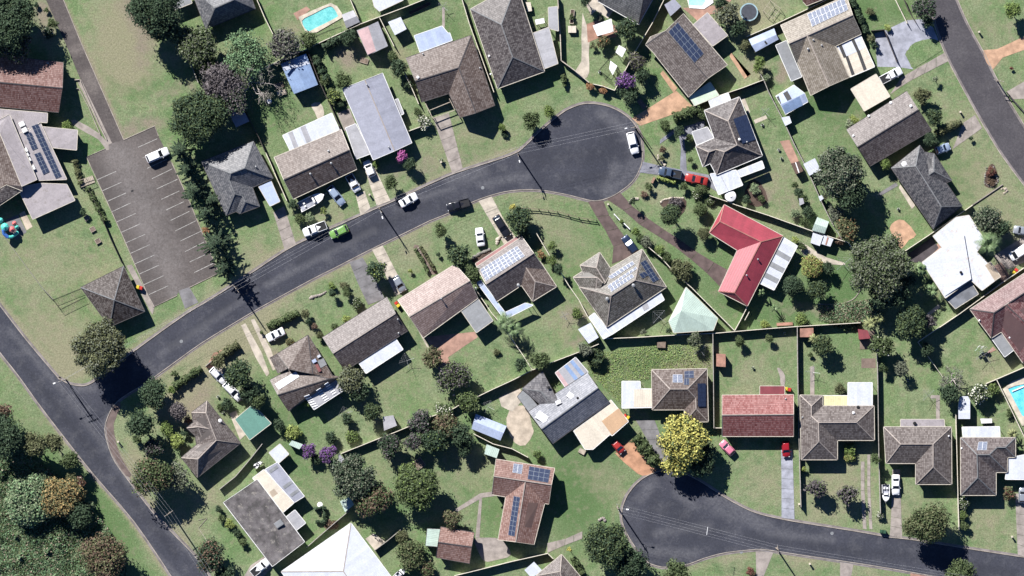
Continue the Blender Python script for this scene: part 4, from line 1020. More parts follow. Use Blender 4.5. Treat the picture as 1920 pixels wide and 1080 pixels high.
ground_sheet('courtyard','concrete_pale',[(1095,-10),(1125,-10),(1150,20),(1140,35),(1118,20),(1108,28),(1100,12)],label='pale courtyard beside the grey tiled roof at the top')
ground_sheet('patio','brick_red_paving',[(1100,45),(1120,38),(1160,50),(1155,70),(1120,72),(1102,80)],label='pinkish paved corner beside the white umbrella')
ground_sheet('patio','terracotta_paving',[(1280,15),(1342,10),(1350,-5),(1372,0),(1345,25),(1325,28),(1308,40),(1298,30)],label='orange brick paving round the green pool')
ground_sheet('path','paving_orange',[(1371,98),(1405,140),(1402,145),(1408,139),(1396,148),(1368,106)],label='orange brick strip in the lawn beside the pink-grey roof')
ground_sheet('path','paving_orange',[(1243,132),(1270,165),(1263,174),(1238,138)],label='cream path along the mauve-brown roof')
ground_sheet('patio','terracotta_paving',[(797,632),(890,622),(896,632),(840,670),(843,680),(830,690),(818,665)],label='terracotta patio below the pink-brown roof')
drive('tan concrete path between the two long roofs','concrete_pale',[(755,578),(768,590),(800,650)],[(767,590),(778,600),(808,658)],None,5)
ground_sheet('path','bare_earth',[(808,658),(830,680),(838,695),(825,700)],label='bare earth strip at the end of the tan path')
ground_sheet('patio','sand',[(955,770),(985,760),(998,800),(1000,812),(985,835),(965,830),(950,800)],sm=2,label='round pale sandy patio beside the weathered slate roof')
ground_sheet('patio','concrete_pale',[(935,745),(975,728),(985,745),(960,772),(940,762)],label='pale concrete near the weathered roof annex')
ground_sheet('sand_pit','paving_orange',[(1668,428),(1678,415),(1695,413),(1718,440),(1704,450),(1690,466),(1678,450)],sm=2,label='orange sand pit with rounded end in the lawn')
ground_sheet('path','concrete_grey',[(1648,362),(1680,342),(1684,348),(1650,368)],label='short grey path behind the slate roof')
ground_sheet('path','concrete_pale',[(1688,346),(1716,385),(1710,392),(1685,352)],label='narrow path along the slate roof wall')
ground_sheet('path','concrete_pale',[(1500,455),(1510,458),(1548,482),(1582,492),(1580,497),(1540,492),(1505,476)],sm=2,label='tan path winding to the clothes line')
ground_sheet('path','terracotta_paving',[(1462,265),(1480,262),(1499,305),(1484,308)],label='orange brick path strip beside the back fence')
ground_sheet('path','concrete_pale',[(1388,186),(1396,183),(1407,210),(1403,214)],label='cream slab path along the solar hip roof')
ground_sheet('path','concrete_pale',[(1413,225),(1436,216),(1439,222),(1416,232)],label='cream slab across the narrow back lawn')
ground_sheet('path','concrete',[(135,232),(140,224),(186,250),(205,275),(200,282),(185,262),(160,248)],sm=2,label='curved pink concrete path to the church hall')
ground_sheet('footpath','concrete',[(144,150),(152,149),(210,268),(203,272)],label='narrow concrete footpath beside the lane')
ground_sheet('forecourt','concrete',[(237,498),(247,496),(290,575),(286,590),(277,575)],label='concrete strip beside the brown pyramid roof')
ground_sheet('path','concrete',[(1457,690),(1464,692),(1472,705),(1471,722),(1464,722),(1462,705)],sm=2,label='curved cream path behind the red tiled house')
ground_sheet('path','concrete',[(1519,687),(1527,687),(1527,740),(1519,740)],label='straight concrete path behind the grey-brown hip roof')
ground_sheet('path','concrete',[(1745,741),(1762,741),(1762,786),(1755,786),(1755,747),(1745,747)],label='L-shaped concrete path below the clothes line')
ground_sheet('path','terracotta_paving',[(1843,668),(1862,650),(1868,656),(1846,667)],label='orange timber step beside the clothes line')
ground_sheet('path','concrete_pale',[(1738,588),(1760,570),(1764,576),(1742,592)],label='short tan path behind the white roof')
ground_sheet('path','concrete',[(829,14),(834,14),(834,52),(829,52)],label='narrow path to the top clothes line')
ground_sheet('patio','concrete_pale',[(583,196),(600,192),(608,212),(600,230),(590,210)],sm=2,label='pale concrete curve below the blue shed')
ground_sheet('patio','terracotta_paving',[(550,25),(575,12),(582,18),(558,38)],label='red paving corner by the pool')
ground_sheet('patio','concrete',[(632,212),(655,203),(668,235),(646,246)],label='greenish concrete yard beside the lilac roof')
ground_sheet('patio','terracotta_paving',[(1735,480),(1760,455),(1770,470),(1750,490)],label='small red courtyard of the white house')
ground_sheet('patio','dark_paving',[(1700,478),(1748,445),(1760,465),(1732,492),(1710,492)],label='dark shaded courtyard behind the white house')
ground_sheet('driveway','concrete',[(1862,480),(1925,440),(1925,490),(1890,505)],label='concrete parking area beside the white van')
ground_sheet('patio','timber_deck',[(1860,500),(1878,492),(1895,520),(1878,530)],label='timber deck boards beside the van')
ground_sheet('patio','concrete_grey',[(11,412),(34,402),(50,435),(30,450),(14,430)],label='grey soft-fall pad under the play equipment')
ground_sheet('patio','sand',[(36,401),(46,395),(61,425),(50,432)],label='cream concrete strip beside the play pad')
ground_sheet('driveway','concrete_pale',[(452,610),(460,606),(490,660),(505,700),(500,706),(478,668)],label='pale wheel track beside the brown patched roof') 
ground_sheet('driveway','concrete_pale',[(470,600),(477,598),(508,655),(520,690),(512,695),(498,662)],label='second pale wheel track beside the brown patched roof')
ground_sheet('driveway','concrete',[(398,690),(412,684),(448,740),(455,750),(445,755),(415,715)],label='tan wheel track under the two white cars')
ground_sheet('path','brick_red_paving',[(400,662),(418,655),(398,690),(386,690)],label='pinkish crossing at the gate near the two white cars')
ground_sheet('patio','concrete_pale',[(430,775),(443,770),(460,815),(450,825)],label='paved walk between the mauve and teal roofs')
ground_sheet('patio','concrete_pale',[(685,1010),(700,1000),(722,1015),(703,1032)],label='pale patio behind the big white roof')
ground_sheet('driveway','concrete',[(470,1060),(500,1040),(512,1062),(490,1085),(455,1085)],label='pale drive under the white car below the old roof')
ground_sheet('driveway','concrete',[(1417,1034),(1450,1036),(1430,1085),(1418,1085)],label='pale concrete driveway leaving the foot of the picture')
ground_sheet('driveway','concrete',[(1575,1054),(1600,1058),(1595,1085),(1575,1085)],label='second concrete driveway at the foot of the picture')
ground_sheet('driveway','brick_red_paving',[(1707,1074),(1760,1084),(1750,1090),(1707,1090)],label='pink concrete driveway at the foot of the picture')
ground_sheet('garden_bed','mulch',[(1855,310),(1865,310),(1872,340),(1860,352),(1846,348),(1848,330)],sm=2,label='kidney shaped mulch bed in the front lawn')
ground_sheet('garden_bed','mulch',[(1237,378),(1262,370),(1283,372),(1287,385),(1275,405),(1245,390)],sm=2,label='stone-edged garden bed in the lawn by the long brown driveway')
ground_sheet('garden_bed','mulch',[(1405,340),(1425,342),(1440,375),(1420,388),(1395,375)],sm=2,label='planted bed behind the white carport and tank')
ground_sheet('garden_bed','bare_earth',[(775,465),(785,460),(815,500),(818,512),(808,514),(790,490)],sm=2,label='narrow stone-edged bed in the lawn by the cream driveway')
ground_sheet('garden_bed','mulch',[(884,490),(915,470),(925,470),(925,478),(893,494)],label='rocky bed in front of the red verandah')
ground_sheet('garden_bed','bare_earth',[(1612,620),(1640,620),(1643,655),(1612,655)],label='garden plot frame beside the dark red shed')
ground_sheet('garden_bed','bare_earth',[(1615,672),(1642,672),(1642,690),(1615,690)],label='lower garden plot along the fence')
# kidney lawns inside paving
ground_sheet('lawn','ground_far',[(1702,95),(1715,80),(1742,73),(1757,76),(1767,92),(1757,100),(1715,127),(1706,118)],z=.062,sm=2,label='kidney-shaped lawn framed by the stone forecourt')

# ---------------------------------------------------------------- pools
def pool(label,O,outer,inner,water_,zc=.16,cop='coping',step=None):
    p = cv(O,[inner[0]])[0]; base = W(*p); root = empty('swimming_pool',base,0,label,'swimming pool')
    Po = [W(*q) for q in cv(O,outer)]; Pi = [W(*q) for q in cv(O,inner)]
    if area2(Po) < 0: Po.reverse()
    if area2(Pi) < 0: Pi.reverse()
    import mathutils.geometry as G
    tr = G.tessellate_polygon([[v for v in Po],[v for v in Pi]]); al = Po + Pi; v = [Vector((q.x,q.y,zc)) for q in al]; f = [tuple(t_) for t_ in tr]
    n = len(Po); v += [Vector((q.x,q.y,0)) for q in Po]; k = len(al); f += [(i,k + i,k + (i + 1) % n,(i + 1) % n) for i in range(n)]
    m = len(Pi); k2 = len(v); v += [Vector((q.x,q.y,.02)) for q in Pi]; f += [(n + i,n + (i + 1) % m,k2 + (i + 1) % m,k2 + i) for i in range(m)]
    mesh('coping',v,f,cop,root,base); mesh('water',[Vector((q.x,q.y,.055)) for q in Pi],[tuple(range(m))],water_,root,base)
    return root,base
pool('turquoise backyard swimming pool with cream coping',T(1,0),[(318,128),(430,75),(560,22),(608,45),(645,100),(650,130),(455,243),(375,250)],smooth([(345,155),(430,105),(540,50),(580,60),(610,110),(600,132),(450,208),(388,232)],3,True),'pool_water')
pool('green-tinted hexagonal pool cut by the top edge',T(2,0),[(1300,-60),(1330,60),(1440,68),(1510,20),(1500,-60)],[(1318,-60),(1328,40),(1430,45),(1455,0),(1450,-60)],'pool_green',cop='white_plastic')
r_,b_ = pool('bright blue pool with sandy surround at the right edge',T(3,2),[(1760,760),(1830,700),(2050,620),(2150,900),(1985,1010),(1905,1035)],[(1800,755),(1850,735),(2060,690),(2120,860),(1960,985),(1905,955)],'pool_water_blue')
m_ = MB(); a = W(*cv(T(3,2),[(1830,775)])[0]) - b_; c = W(*cv(T(3,2),[(1925,735)])[0]) - b_; m_.bar(a + Vector((0,0,.2)),c + Vector((0,0,.2)),.25,.12); m_.build('edge_beam','white_plastic',r_)

ground_sheet('worn_verge','brown_verge',[(222,753),(208,772),(199,800),(206,840),(219,866),(236,892),(246,890),(226,856),(217,826),(213,795),(226,764)],sm=2,label='brown worn verge curving round the T corner')
strip('garden_edge','kerb_concrete',[(1533,570),(1570,570),(1598,562),(1612,545),(1618,525)],-.08,.08,0,.12,'curved pale lawn edging under the huge grey tree',sm=3)
strip('garden_edge','kerb_concrete',[(372,975),(388,972),(372,990),(392,1020)],-.06,.06,0,.1,'pale lawn edging on the verge by the old roof')
for x,y in ((1390,1035),(905,352),(340,640),(1560,1000)):
    m_ = MB(); p = W(x,y); m_.lathe([(.38,.0),(.38,.024),(.01,.026)],14,0,p); tag(m_.build('manhole_cover','galv'),'round metal manhole cover in the road',None,None,'structure')
# ================================================================ buildings
HG = 'single-storey houses of the block'
# --- top left
b = B('hall_building','long red-brown gabled hall cut by the left edge above the church wing','building',T(0,0),(200,620),3.1,mat='redbrown_tile',gut='gutter_dark',pitch=.42)
b.ridge((-90,407),(475,470),(440,842),(-90,792),(-90,610),(468,660)); b.vent(360,475,.4)
b = B('church_hall','rambling pale metal roofed church hall with four dark solar arrays and a flat annex','church hall',(0,200,8),(500,600),2.9,mat='pale_pinkgrey',gut='gutter_cream',wall='cream_wall',ribdir=(.5,-.86))
b.flat([(-90,30),(712,98),(706,238),(600,232),(300,460),(-90,230)],3.15,wall='cream_wall',over=.3)
b.flat([(600,298),(1162,352),(1147,650),(760,610)],[2.75,2.7,2.7,2.75],wins=True,over=.4)
b.flat([(265,420),(600,232),(1000,1090),(575,1105)],[3.3,3.0,3.0,3.3],wins=True,over=.4)
b.solar([(472,292),(570,255),(925,1045),(835,1080)],2,12); b.solar([(372,400),(470,378),(567,622),(485,657)],2,4); b.solar([(513,712),(605,678),(745,975),(650,1022)],2,5)
for x,y,lx,ly in ((330,262,1.3,1.1),(372,350,1.2,1.1),(390,650,.8,1.0),(413,722,.7,.9),(443,792,.7,.9),(500,915,.8,1.1)): b.block(x,y,lx,ly,.55,'ac_white',rot=.45)
b.flat([(-100,240),(140,118),(552,1096),(328,1195),(0,400),(-60,350)],[4.6,4.1,4.1,5.0,5.0,5.0],wall='cream_wall',over=.15)
b.flat([(0,405),(325,1190),(335,1262),(100,1170),(-140,1300),(-300,700),(-180,420)],[4.95,4.95,4.3,4.5,3.4,3.2,3.4],'brown_tile',over=.4)
b.solar([(-30,480),(40,455),(215,1090),(135,1150)],2,10); b.solar([(-110,760),(-30,730),(90,1130),(10,1180)],2,6)
b.flat([(100,1172),(335,1264),(300,1280),(0,1480),(-200,1560),(-140,1302)],[4.45,4.2,3.9,2.9,2.8,3.3],'dark_tile',over=.4)
b.flat([(330,1200),(600,1150),(1000,1165),(1122,1405),(490,1688),(300,1290)],2.85,'pale_pinkgrey',wins=True,over=.3)
b = B('church_building','square brown building with a dark pyramid roof between car park and corner','building',T(0,2),(855,90),2.8,mat='chocolate_tile',cap='cap_grey',gut='gutter_dark',pitch=.52)
b.faces(dict(A=(926,-163),B=(606,-4),C=(822,290),D=(1085,176),m=(856,90,5.0)),'ABm BCm CDm DAm')
b = B('house','pale slate hip roofed house cut by the top edge near the dark trees','house',T(0,0),(1700,60),2.7,mat='bluegrey_tile',group=HG,cap='cap_grey',gut='gutter_dark')
b.ridge((1420,-110),(1800,-250),(1915,65),(1545,218),(1610,60),(1758,-5),'hh')
b = B('carport','dark grey flat carport roof against the pale slate hip roof','carport',T(0,0),(1330,0),2.3,mat='midgrey_metal',group='carports and awnings')
b.flat([(1255,-60),(1400,-80),(1440,22),(1300,78)],2.3,posts=True)
b = B('awning','white flat roof at the top edge above the little hip-topped shed','awning',T(1,0),(960,0),2.4,mat='white_metal',group='carports and awnings')
b.flat([(860,-60),(1060,-120),(1105,0),(925,84),(888,50)],2.4,posts=True)
# --- grey hip house below the trees
b = B('house','blue-grey hip roofed house beside the tall pines and car park','house',(350,265,8),(700,500),2.7,mat='bluegrey_tile',group=HG,cap='cap_grey',gut='gutter_dark')
b.faces(dict(A=(222,305),N=(1000,0),E=(1297,555),V=(985,690),S=(1095,975),U=(800,1085),T=(740,1050),R=(590,1110),a=(660,480,4.9),b=(870,400,4.9),c=(640,580,4.45),d=(720,787,4.3),g=(835,820,3.75),h=(880,905,3.7)),'ANba NEb EVcab AacdR RdgT TghU UhS ShgdcV')
b.vent(1040,380)
b = B('carport','pale blue flat carport roof beside the blue-grey hip roof','carport',(350,265,8),(1240,790),2.5,mat='paleblue_metal',group='carports and awnings')
b.flat([(1080,680),(1265,595),(1398,900),(1250,972)],2.5,posts=True)
# --- brown gable with white patio roof
b = B('house','long brown gabled house with boat and cars on its front lawn','house',None,(590,310),2.6,mat='brown_tile',group=HG,gut='gutter_cream',pitch=.48)
b.ridge((514,295),(640,243),(669,317),(550,373),(532,337),(655,281))
for x,y in ((582,326),(621,306),(616,283)): b.vent(x,y,.7,.12)
b.flat([(530,254),(622,212),(636,243),(544,282)],2.55,'white_metal',gut='gutter_white',posts=True); b.patch([(540,249),(548,246),(560,277),(552,280)],'pale_grey_metal'); b.patch([(563,239),(572,235),(584,264),(575,268)],'pale_grey_metal')
b = B('house','long lilac-grey metal gabled house with flat carport on its side','house',None,(707,218),2.7,mat='lilac_metal',group=HG,gut='gutter_white',pitch=.2,wall='cream_wall')
b.ridge((642,166),(700,300),(772,268),(717,137),(684,150),(740,283),cap='cap_pale')
b.flat([(648,240),(667,232),(695,288),(668,298)],2.4,'pale_grey_metal',posts=True); b.flat([(739,188),(746,185),(757,213),(751,216)],2.2,'pale_grey_metal',posts=True); b.vent(688,159,.6); b.vent(729,276,.6)
# --- L shaped brown house
b = B('house','brown L-shaped tiled house with pale blue patio roof behind it','house',T(1,0),(1500,550),2.7,mat='brown_tile',group=HG,pitch=.5,gut='gutter_dark')
b.faces(dict(A=(1125,435),B=(1615,265),C=(1790,792),D=(1530,882),E=(1447,700),F=(1240,765),a=(1195,608,4.5),b=(1520,507,4.5),c=(1648,848,4.5)),'ABba BCcb DEbc EFab')
b.vent(1215,580,.6,.16,'white_plastic'); b.vent(1680,510,.4); b.vent(1253,405,.5)
b.flat([(1187,268),(1395,195),(1440,250),(1452,246),(1472,302),(1230,392)],2.5,'paleblue_metal',posts=True,gut='gutter_white')
b = B('pergola','open timber beams over the porch of the brown L-shaped house','pergola',T(1,0),(1400,820),2.4,mat='timber')
m_ = MB()
for p,q in (((1290,832),(1455,765)),((1325,887),(1492,825)),((1270,775),(1325,887)),((1450,740),(1492,825))):
    a,c = [W(*z_,2.4) - b.base for z_ in cv(T(1,0),[p,q])]; m_.bar(a,c,.14,.16); m_.box(a.x,a.y,0,2.35,.1,.1); m_.box(c.x,c.y,0,2.35,.1,.1)
m_.build('beams','timber_pale',b.root)
# --- big dark hip at top centre
b = B('house','large dark brown hip roofed house reaching the top edge with grey side awning','house',None,(950,75),2.8,mat='dark_tile',group=HG,pitch=.52,cap='cap_grey',gut='gutter_cream')
b.ridge((882,17),(933,166),(1021,134),(968,-30),(940,46),(961,107),'hh'); #4.52)
b.vent(917,105,.4,.12,'white_plastic'); b.vent(920,139,.4,.1,'white_plastic'); b.flat([(995,64),(1029,51),(1046,119),(1020,129)],2.5,'pale_grey_metal',posts=True); b.flat([(1028,14),(1045,12),(1047,58),(1029,53)],2.3,'pale_grey_metal',posts=True)
b = B('house','grey speckled tile house with white gutters beside the white umbrella','house',T(2,0),(850,40),2.8,mat='grey_tile',group=HG,gut='gutter_white',wall='cream_wall')
b.ridge((642,8),(950,182),(1120,-120),(820,-300),(800,-105),(985,0),'hh')
b = B('house','mauve-brown gabled house with a long dark solar array on its ridge','house',T(2,0),(1310,400),2.8,mat='mauve_tile',group=HG,pitch=.3,gut='gutter_cream')
b.faces(dict(A=(1285,103),B=(1615,488),C=(1325,728),D=(1062,395),E=(1003,335),F=(1040,275),a=(1150,232,4.1),b=(1468,588,4.1)),'ABba CDEab EFa'); b.solar([(1242,170),(1438,402),(1368,470),(1170,240)],6,3)
b.flat([(1465,95),(1617,265),(1505,345),(1360,185)],2.7,'pale_pinkgrey',wins=False)
b.flat([(1485,615),(1552,715),(1370,792),(1330,728)],2.35,'greenwhite_sheet',posts=True)
b = B('shed','light grey metal shed between the green pool and mauve roof','shed',T(2,0),(1200,60),2.3,mat='lilac_metal',group='garden sheds')
b.flat([(1143,35),(1215,-10),(1270,48),(1188,122)],2.3,over=.05,gut=None)
b = B('awning','white stained patio roof behind the solar hip roof','awning',(1280,170,8),(560,150),2.3,mat='stained_white',group='carports and awnings')
b.flat([(390,150),(680,35),(720,140),(432,262)],2.3,posts=True,gut='gutter_white')
# --- tan tile house with solar top right
b = B('house','tan weathered tile house with eighteen white framed solar panels','house',(1390,0,8),(1000,600),2.8,mat='tan_tile',group=HG,pitch=.5,cap='cap_pale',gut='gutter_cream')
b.faces(dict(A=(590,380),B=(1575,-65),C=(1800,508),E=(1410,692),F=(1620,1160),G=(1040,1432),H=(842,932),a=(712,650,4.6),b=(1670,222,4.6),c=(985,532,4.6),d=(1320,1290,4.6)),'ABbca cbCE cEFd cdGH acH')
b.solar([(988,215),(1540,-25),(1607,150),(1065,402)],9,2,'solar_frame_white','solar_cell_glare',gap=.03); b.vent(1000,735,.6,.14); b.vent(1205,680,.3); b.vent(1080,600,.3)
b.flat([(1415,700),(1790,532),(1998,1000),(1622,1158)],2.5,'cream_metal',posts=True,gut='gutter_white'); b.patch([(1425,690),(1785,540),(1860,715),(1545,860)],'white_metal')
b.patch([(1455,678),(1500,660),(1580,850),(1535,868)],'dark_sheet',.06); b.patch([(1560,850),(1600,835),(1700,1110),(1655,1130)],'dark_sheet',.06); b.patch([(1645,595),(1690,578),(1770,755),(1730,772)],'dark_sheet',.06); b.patch([(1730,770),(1775,755),(1880,1035),(1835,1058)],'dark_sheet',.06)
b.flat([(515,680),(675,610),(905,1150),(750,1215)],2.5,'midgrey_metal',posts=True,gut='gutter_white')
b = B('shed','pale blue gabled shed at the corner of the trampoline yard','shed',(1390,0,8),(350,620),2.2,mat='paleblue_metal',group='garden sheds',cap=None,gut=None,wall='paleblue_metal',pitch=.25)
b.ridge((110,590),(492,425),(560,590),(215,780),(155,682),(525,520),over=.06,wins=False,thick=.06); b.patch([(340,625),(365,612),(395,655),(372,668)],'dark_sheet',name='skylight')
b = B('shed','blue striped metal garage behind the tan tile house','shed',T(3,0),(180,740),2.3,mat='paleblue_metal',group='garden sheds',cap=None,gut='gutter_white',wall='cream_wall',pitch=.25)
b.ridge((58,722),(195,638),(300,762),(130,858),(95,785),(275,700),over=.1,wins=False); b.patch([(112,700),(145,680),(178,740),(145,757)],'dark_sheet',name='roof_panel'); b.patch([(62,727),(80,720),(100,778),(90,782)],'dark_sheet'); b.patch([(105,795),(235,722),(262,790),(132,852)],'blue_metal')
shed('shed','tiny white shed at the back fence of the shaded lawn','shed',T(3,0),[(100,882),(160,870),(178,920),(130,945)],2.0,'white_metal',group='garden sheds')
b = B('carport','cream ribbed carport roof above the white ute','carport',T(3,0),(770,700),2.7,mat='cream_metal',group='carports and awnings')
b.flat([(622,668),(810,556),(915,722),(722,832)],2.6,posts=True,gut='gutter_cream')
b = B('house','purple-brown gabled house below the cream carport','house',T(3,0),(900,960),2.7,mat='purple_tile',group=HG,pitch=.48,gut='gutter_dark')
b.ridge((590,972),(1040,685),(1227,975),(765,1245),(672,1102),(1127,822)); b.vent(755,870,.5,.14,'white_plastic'); b.vent(1070,795,.7,.16,'white_plastic'); b.vent(640,1018,.4,.12,'white_plastic'); b.vent(920,770,.3,.16,'white_plastic')
b = B('house','dark slate hip roofed house with a small front gablet','house',T(3,1),(1200,330),2.7,mat='slate_tile',group=HG,pitch=.52,cap='cap_grey',gut='gutter_dark')
b.ridge((925,180),(1240,637),(1456,465),(1138,10),(1108,165),(1300,470),'hh'); b.ridge((1170,60),(1245,72),(1378,272),(1240,330),(1175,255),(1245,205),'gh',r=4.15)
b.vent(1020,150,.4,.3,'white_plastic','satellite_dish')
b = B('house','big white metal house with stained roof between palm and courtyard','house',(1680,410,8),(1000,600),3.0,mat='stained_white',group=HG,gut='gutter_cream',wall='white_wall',ribdir=(.85,.53))
b.flat([(555,262),(905,-20),(1095,-50),(1335,330),(1210,500),(1565,868),(1290,1075),(1118,915),(740,1190),(392,655),(690,430)],3.0,over=.4,wins=False)
b.flat([(690,436),(1018,235),(1130,905),(735,1160),(410,660)],[3.12,3.4,3.4,3.12,3.12],'stained_white',wall=None,gut=None)
b.flat([(745,1192),(1115,935),(1235,1130),(890,1350)],2.3,'slate_paving',posts=True,gut='gutter_cream'); b.flat([(1340,700),(1415,650),(1570,870),(1480,925)],3.03,'tan_roof',wall=None); b.vent(972,805,.3,.16,'rubber')
b = B('house','maroon tiled hip house at the right edge with a flat grey awning','house',T(3,2),(1750,200),2.8,mat='maroon_tile',group=HG,pitch=.52,cap='cap_dark',gut='gutter_cream')
b.ridge((1515,160),(2100,-228),(2260,10),(1675,375),(1695,185),(2090,-75),'hh'); b.ridge((1660,200),(1912,562),(2270,330),(2010,-30),(1785,125),(2060,380),'gh',r=5.19)
b.flat([(1680,382),(1768,322),(1857,455),(1775,517)],2.5,'midgrey_metal',posts=True,gut='gutter_white'); b.vent(1585,243,.3,.1,'white_plastic'); b.vent(1812,372,.3,.1,'white_plastic')
# --- solar hip house by bowl
b = B('house','hip roofed house with large blue solar array beside the red car','house',(1280,170,8),(800,700),2.8,mat='dark_tile',group=HG,pitch=.52,cap='cap_pale',gut='gutter_white')
b.faces(dict(A=(325,298),B=(850,95),C=(1195,975),D=(505,1262),E=(415,1090),F=(305,1142),G=(195,832),H=(475,712),a=(680,455,4.9),b=(815,812,4.9),c=(625,915,4.5),d=(500,880,3.9),f=(390,918,3.9)),
        'ABa BCba HAab GHbcdf GfF FfdE EdcD DcbC')
b.solar([(755,425),(950,355),(1095,735),(890,800)],3,5,'solar_cell','solar_cell'); b.vent(850,730,.5,.14,'white_plastic'); b.vent(965,770,.4)
b = B('carport','big white flat carport beside the round white water tank','carport',(1280,290,8),(650,420),2.5,mat='white_metal',group='carports and awnings')
b.flat([(412,290),(800,232),(900,455),(540,600)],2.55,posts=True,gut='gutter_white'); b.flat([(818,245),(1188,95),(1225,200),(862,335)],2.4,'white_metal',posts=True,gut='gutter_white')
b.patch([(560,300),(566,298),(690,545),(684,548)],'pale_grey_metal',.04,'roof_seam')
b = B('awning','pale green-white square shade roof left of the solar hip roof','awning',(1280,170,8),(290,680),2.3,mat='greenwhite_sheet',group='carports and awnings')
b.flat([(140,620),(370,545),(465,705),(210,815)],2.3,'pale_grey_metal',posts=True,gut='gutter_white')
# --- red metal house
b = B('house','bright red metal L-shaped house with white striped side awning','house',T(2,1),(1750,750),2.7,mat='red_metal',group=HG,pitch=.36,cap='cap_red',gut='gutter_cream')
b.faces(dict(A=(1480,665),B=(1592,455),C=(2032,690),D=(1765,1215),E=(1548,1105),F=(1690,797),a=(1558,580,4.2),b=(1868,733,4.35),d=(1668,1115,4.2)),'ABa BCba CDdb DEd EFbd FAab')
b.vent(1845,865,.5); b.vent(1760,985,.5)
b.flat([(2035,700),(2140,765),(1965,1095),(1850,1040)],2.45,'white_metal',posts=True,gut='gutter_white')
for k_ in (.26,.52,.76):
    p = lambda u,v: ((2035 * (1 - v) + 2140 * v) * (1 - u) + (1850 * (1 - v) + 1965 * v) * u,(700 * (1 - v) + 765 * v) * (1 - u) + (1040 * (1 - v) + 1095 * v) * u); b.patch([p(k_,.02),p(k_,.98),p(k_ + .10,.98),p(k_ + .10,.02)],'midgrey_metal')
b = B('garage','wedge-shaped pale green metal garage wedged between fences','garage',T(2,2),(1350,200),2.4,mat='mint_metal',group='garden sheds',cap=None,gut='gutter_cream',wall='cream_wall')
b.faces(dict(P=(1305,-5),Q=(1543,228),R=(1510,316),S=(1213,336),T=(1176,250),m=(1268,172,3.6)),'PQm QRSm STm TPm',wins=False)
# --- green-grey tile house
b = B('house','green-grey and brown tiled house with two solar groups and white L-shaped patio roof','house',(1060,460,8),(800,600),2.8,mat='greenish_tile',group=HG,pitch=.52,cap='cap_pale',gut='gutter_cream')
b.ridge((205,625),(1152,58),(1517,627),(620,1225),(685,752),(1045,520),'hh'); b.ridge((515,105),(700,380),(420,760),(222,300),(465,335),(600,560),'hg',r=4.40)
b.ridge((118,480),(290,368),(640,640),(420,930),(480,480),(560,560),'hg',r=4.64)
b.solar([(648,470),(1008,238),(1040,285),(690,512)],7,1,'solar_frame_white','solar_cell_glare'); b.solar([(632,612),(1060,322),(1078,352),(655,655)],8,1,'solar_frame_white','solar_cell_glare'); b.solar([(668,650),(1000,430),(1035,478),(695,700)],7,1,'solar_frame_white','solar_cell_glare')
b.solar([(1122,265),(1200,218),(1402,510),(1312,562)],2,5); b.solar([(1105,430),(1190,393),(1240,450),(1150,502)],2,1)
b.vent(1020,600,.7,.2,'galv'); b.vent(628,800,.7,.2,'galv')
b.O = T(2,2); b.flat([(578,217),(618,187),(752,345),(685,382)],2.45,'white_metal',posts=True,gut='gutter_white'); b.flat([(702,300),(965,140),(960,108),(1112,33),(1142,88),(750,347)],2.5,'white_metal',posts=True,gut='gutter_white'); b.patch([(965,118),(1008,98),(1030,150),(990,172)],'pale_grey_metal')
# --- white panel house
b = B('house','brown tiled house carrying a wide forty-panel white framed solar array','house',(870,430,8),(700,600),2.75,mat='purple_tile',group=HG,pitch=.52,cap='cap_pale',gut='gutter_cream')
b.ridge((190,560),(870,110),(1217,605),(490,1082),(330,822),(1045,355)); b.ridge((800,750),(1030,1078),(1388,858),(1140,480),(905,535),(1067,782),'gh',r=4.15,mat='brown_tile')
b.solar([(243,605),(800,250),(915,405),(330,780)],10,4,'solar_frame_white','solar_cell_glare',gap=.03); b.vent(815,835,.5,.18,'galv')
b.flat([(170,515),(840,78),(872,112),(192,562)],[2.45,2.45,2.7,2.7],'pinkred_metal',posts=True,gut='gutter_cream')
b.flat([(195,800),(255,765),(490,1082),(615,1245),(560,1290)],2.45,'paleblue_metal',posts=True,gut='gutter_white')
b.flat([(600,1255),(920,1108),(1035,1136),(640,1335)],2.4,'paleblue_metal',posts=True,gut='gutter_white')
# --- pink brown
b = B('house','wide pink-brown gabled house with square grey annex and terracotta patio','house',T(1,2),(1300,150),2.75,mat='pink_tile',group=HG,pitch=.5,cap='cap_pale',gut='gutter_cream')
b.ridge((1063,90),(1492,-178),(1665,75),(1255,372),(1150,215),(1604,-55)); b.flat([(1525,150),(1657,68),(1777,245),(1652,335)],2.62,'midgrey_metal',posts=True,gut='gutter_cream'); b.vent(1390,80,.8); b.vent(1650,1,.3)
b = B('house','grey-brown gabled house with one long white patio roof','house',T(1,2),(820,350),2.7,mat='purple_tile',group=HG,pitch=.5,cap='cap_pale',gut='gutter_dark')
b.ridge((500,370),(980,68),(1137,320),(667,620),(577,490),(1047,190)); b.flat([(775,567),(1050,383),(1102,460),(825,640)],2.5,'white_metal',posts=True,gut='gutter_white'); b.vent(1065,235,.3); b.vent(1070,338,.3)
b = B('house','brown patched roof house with cluttered deck and battened grey patio roof','house',(490,610,8),(600,700),2.7,mat='brown_tile',group=HG,pitch=.5,gut='gutter_dark')
b.faces(dict(A=(240,425),B=(700,148),C=(885,445),D=(1090,800,2.95),E=(770,728,3.9),F=(410,655,4.0)),'ABEF BCE CDE','brown_tile'); b.flat([(130,490),(240,430),(390,650),(250,722)],[2.6,2.7,3.4,2.9],'mauve_tile',thick=.12,over=.3)
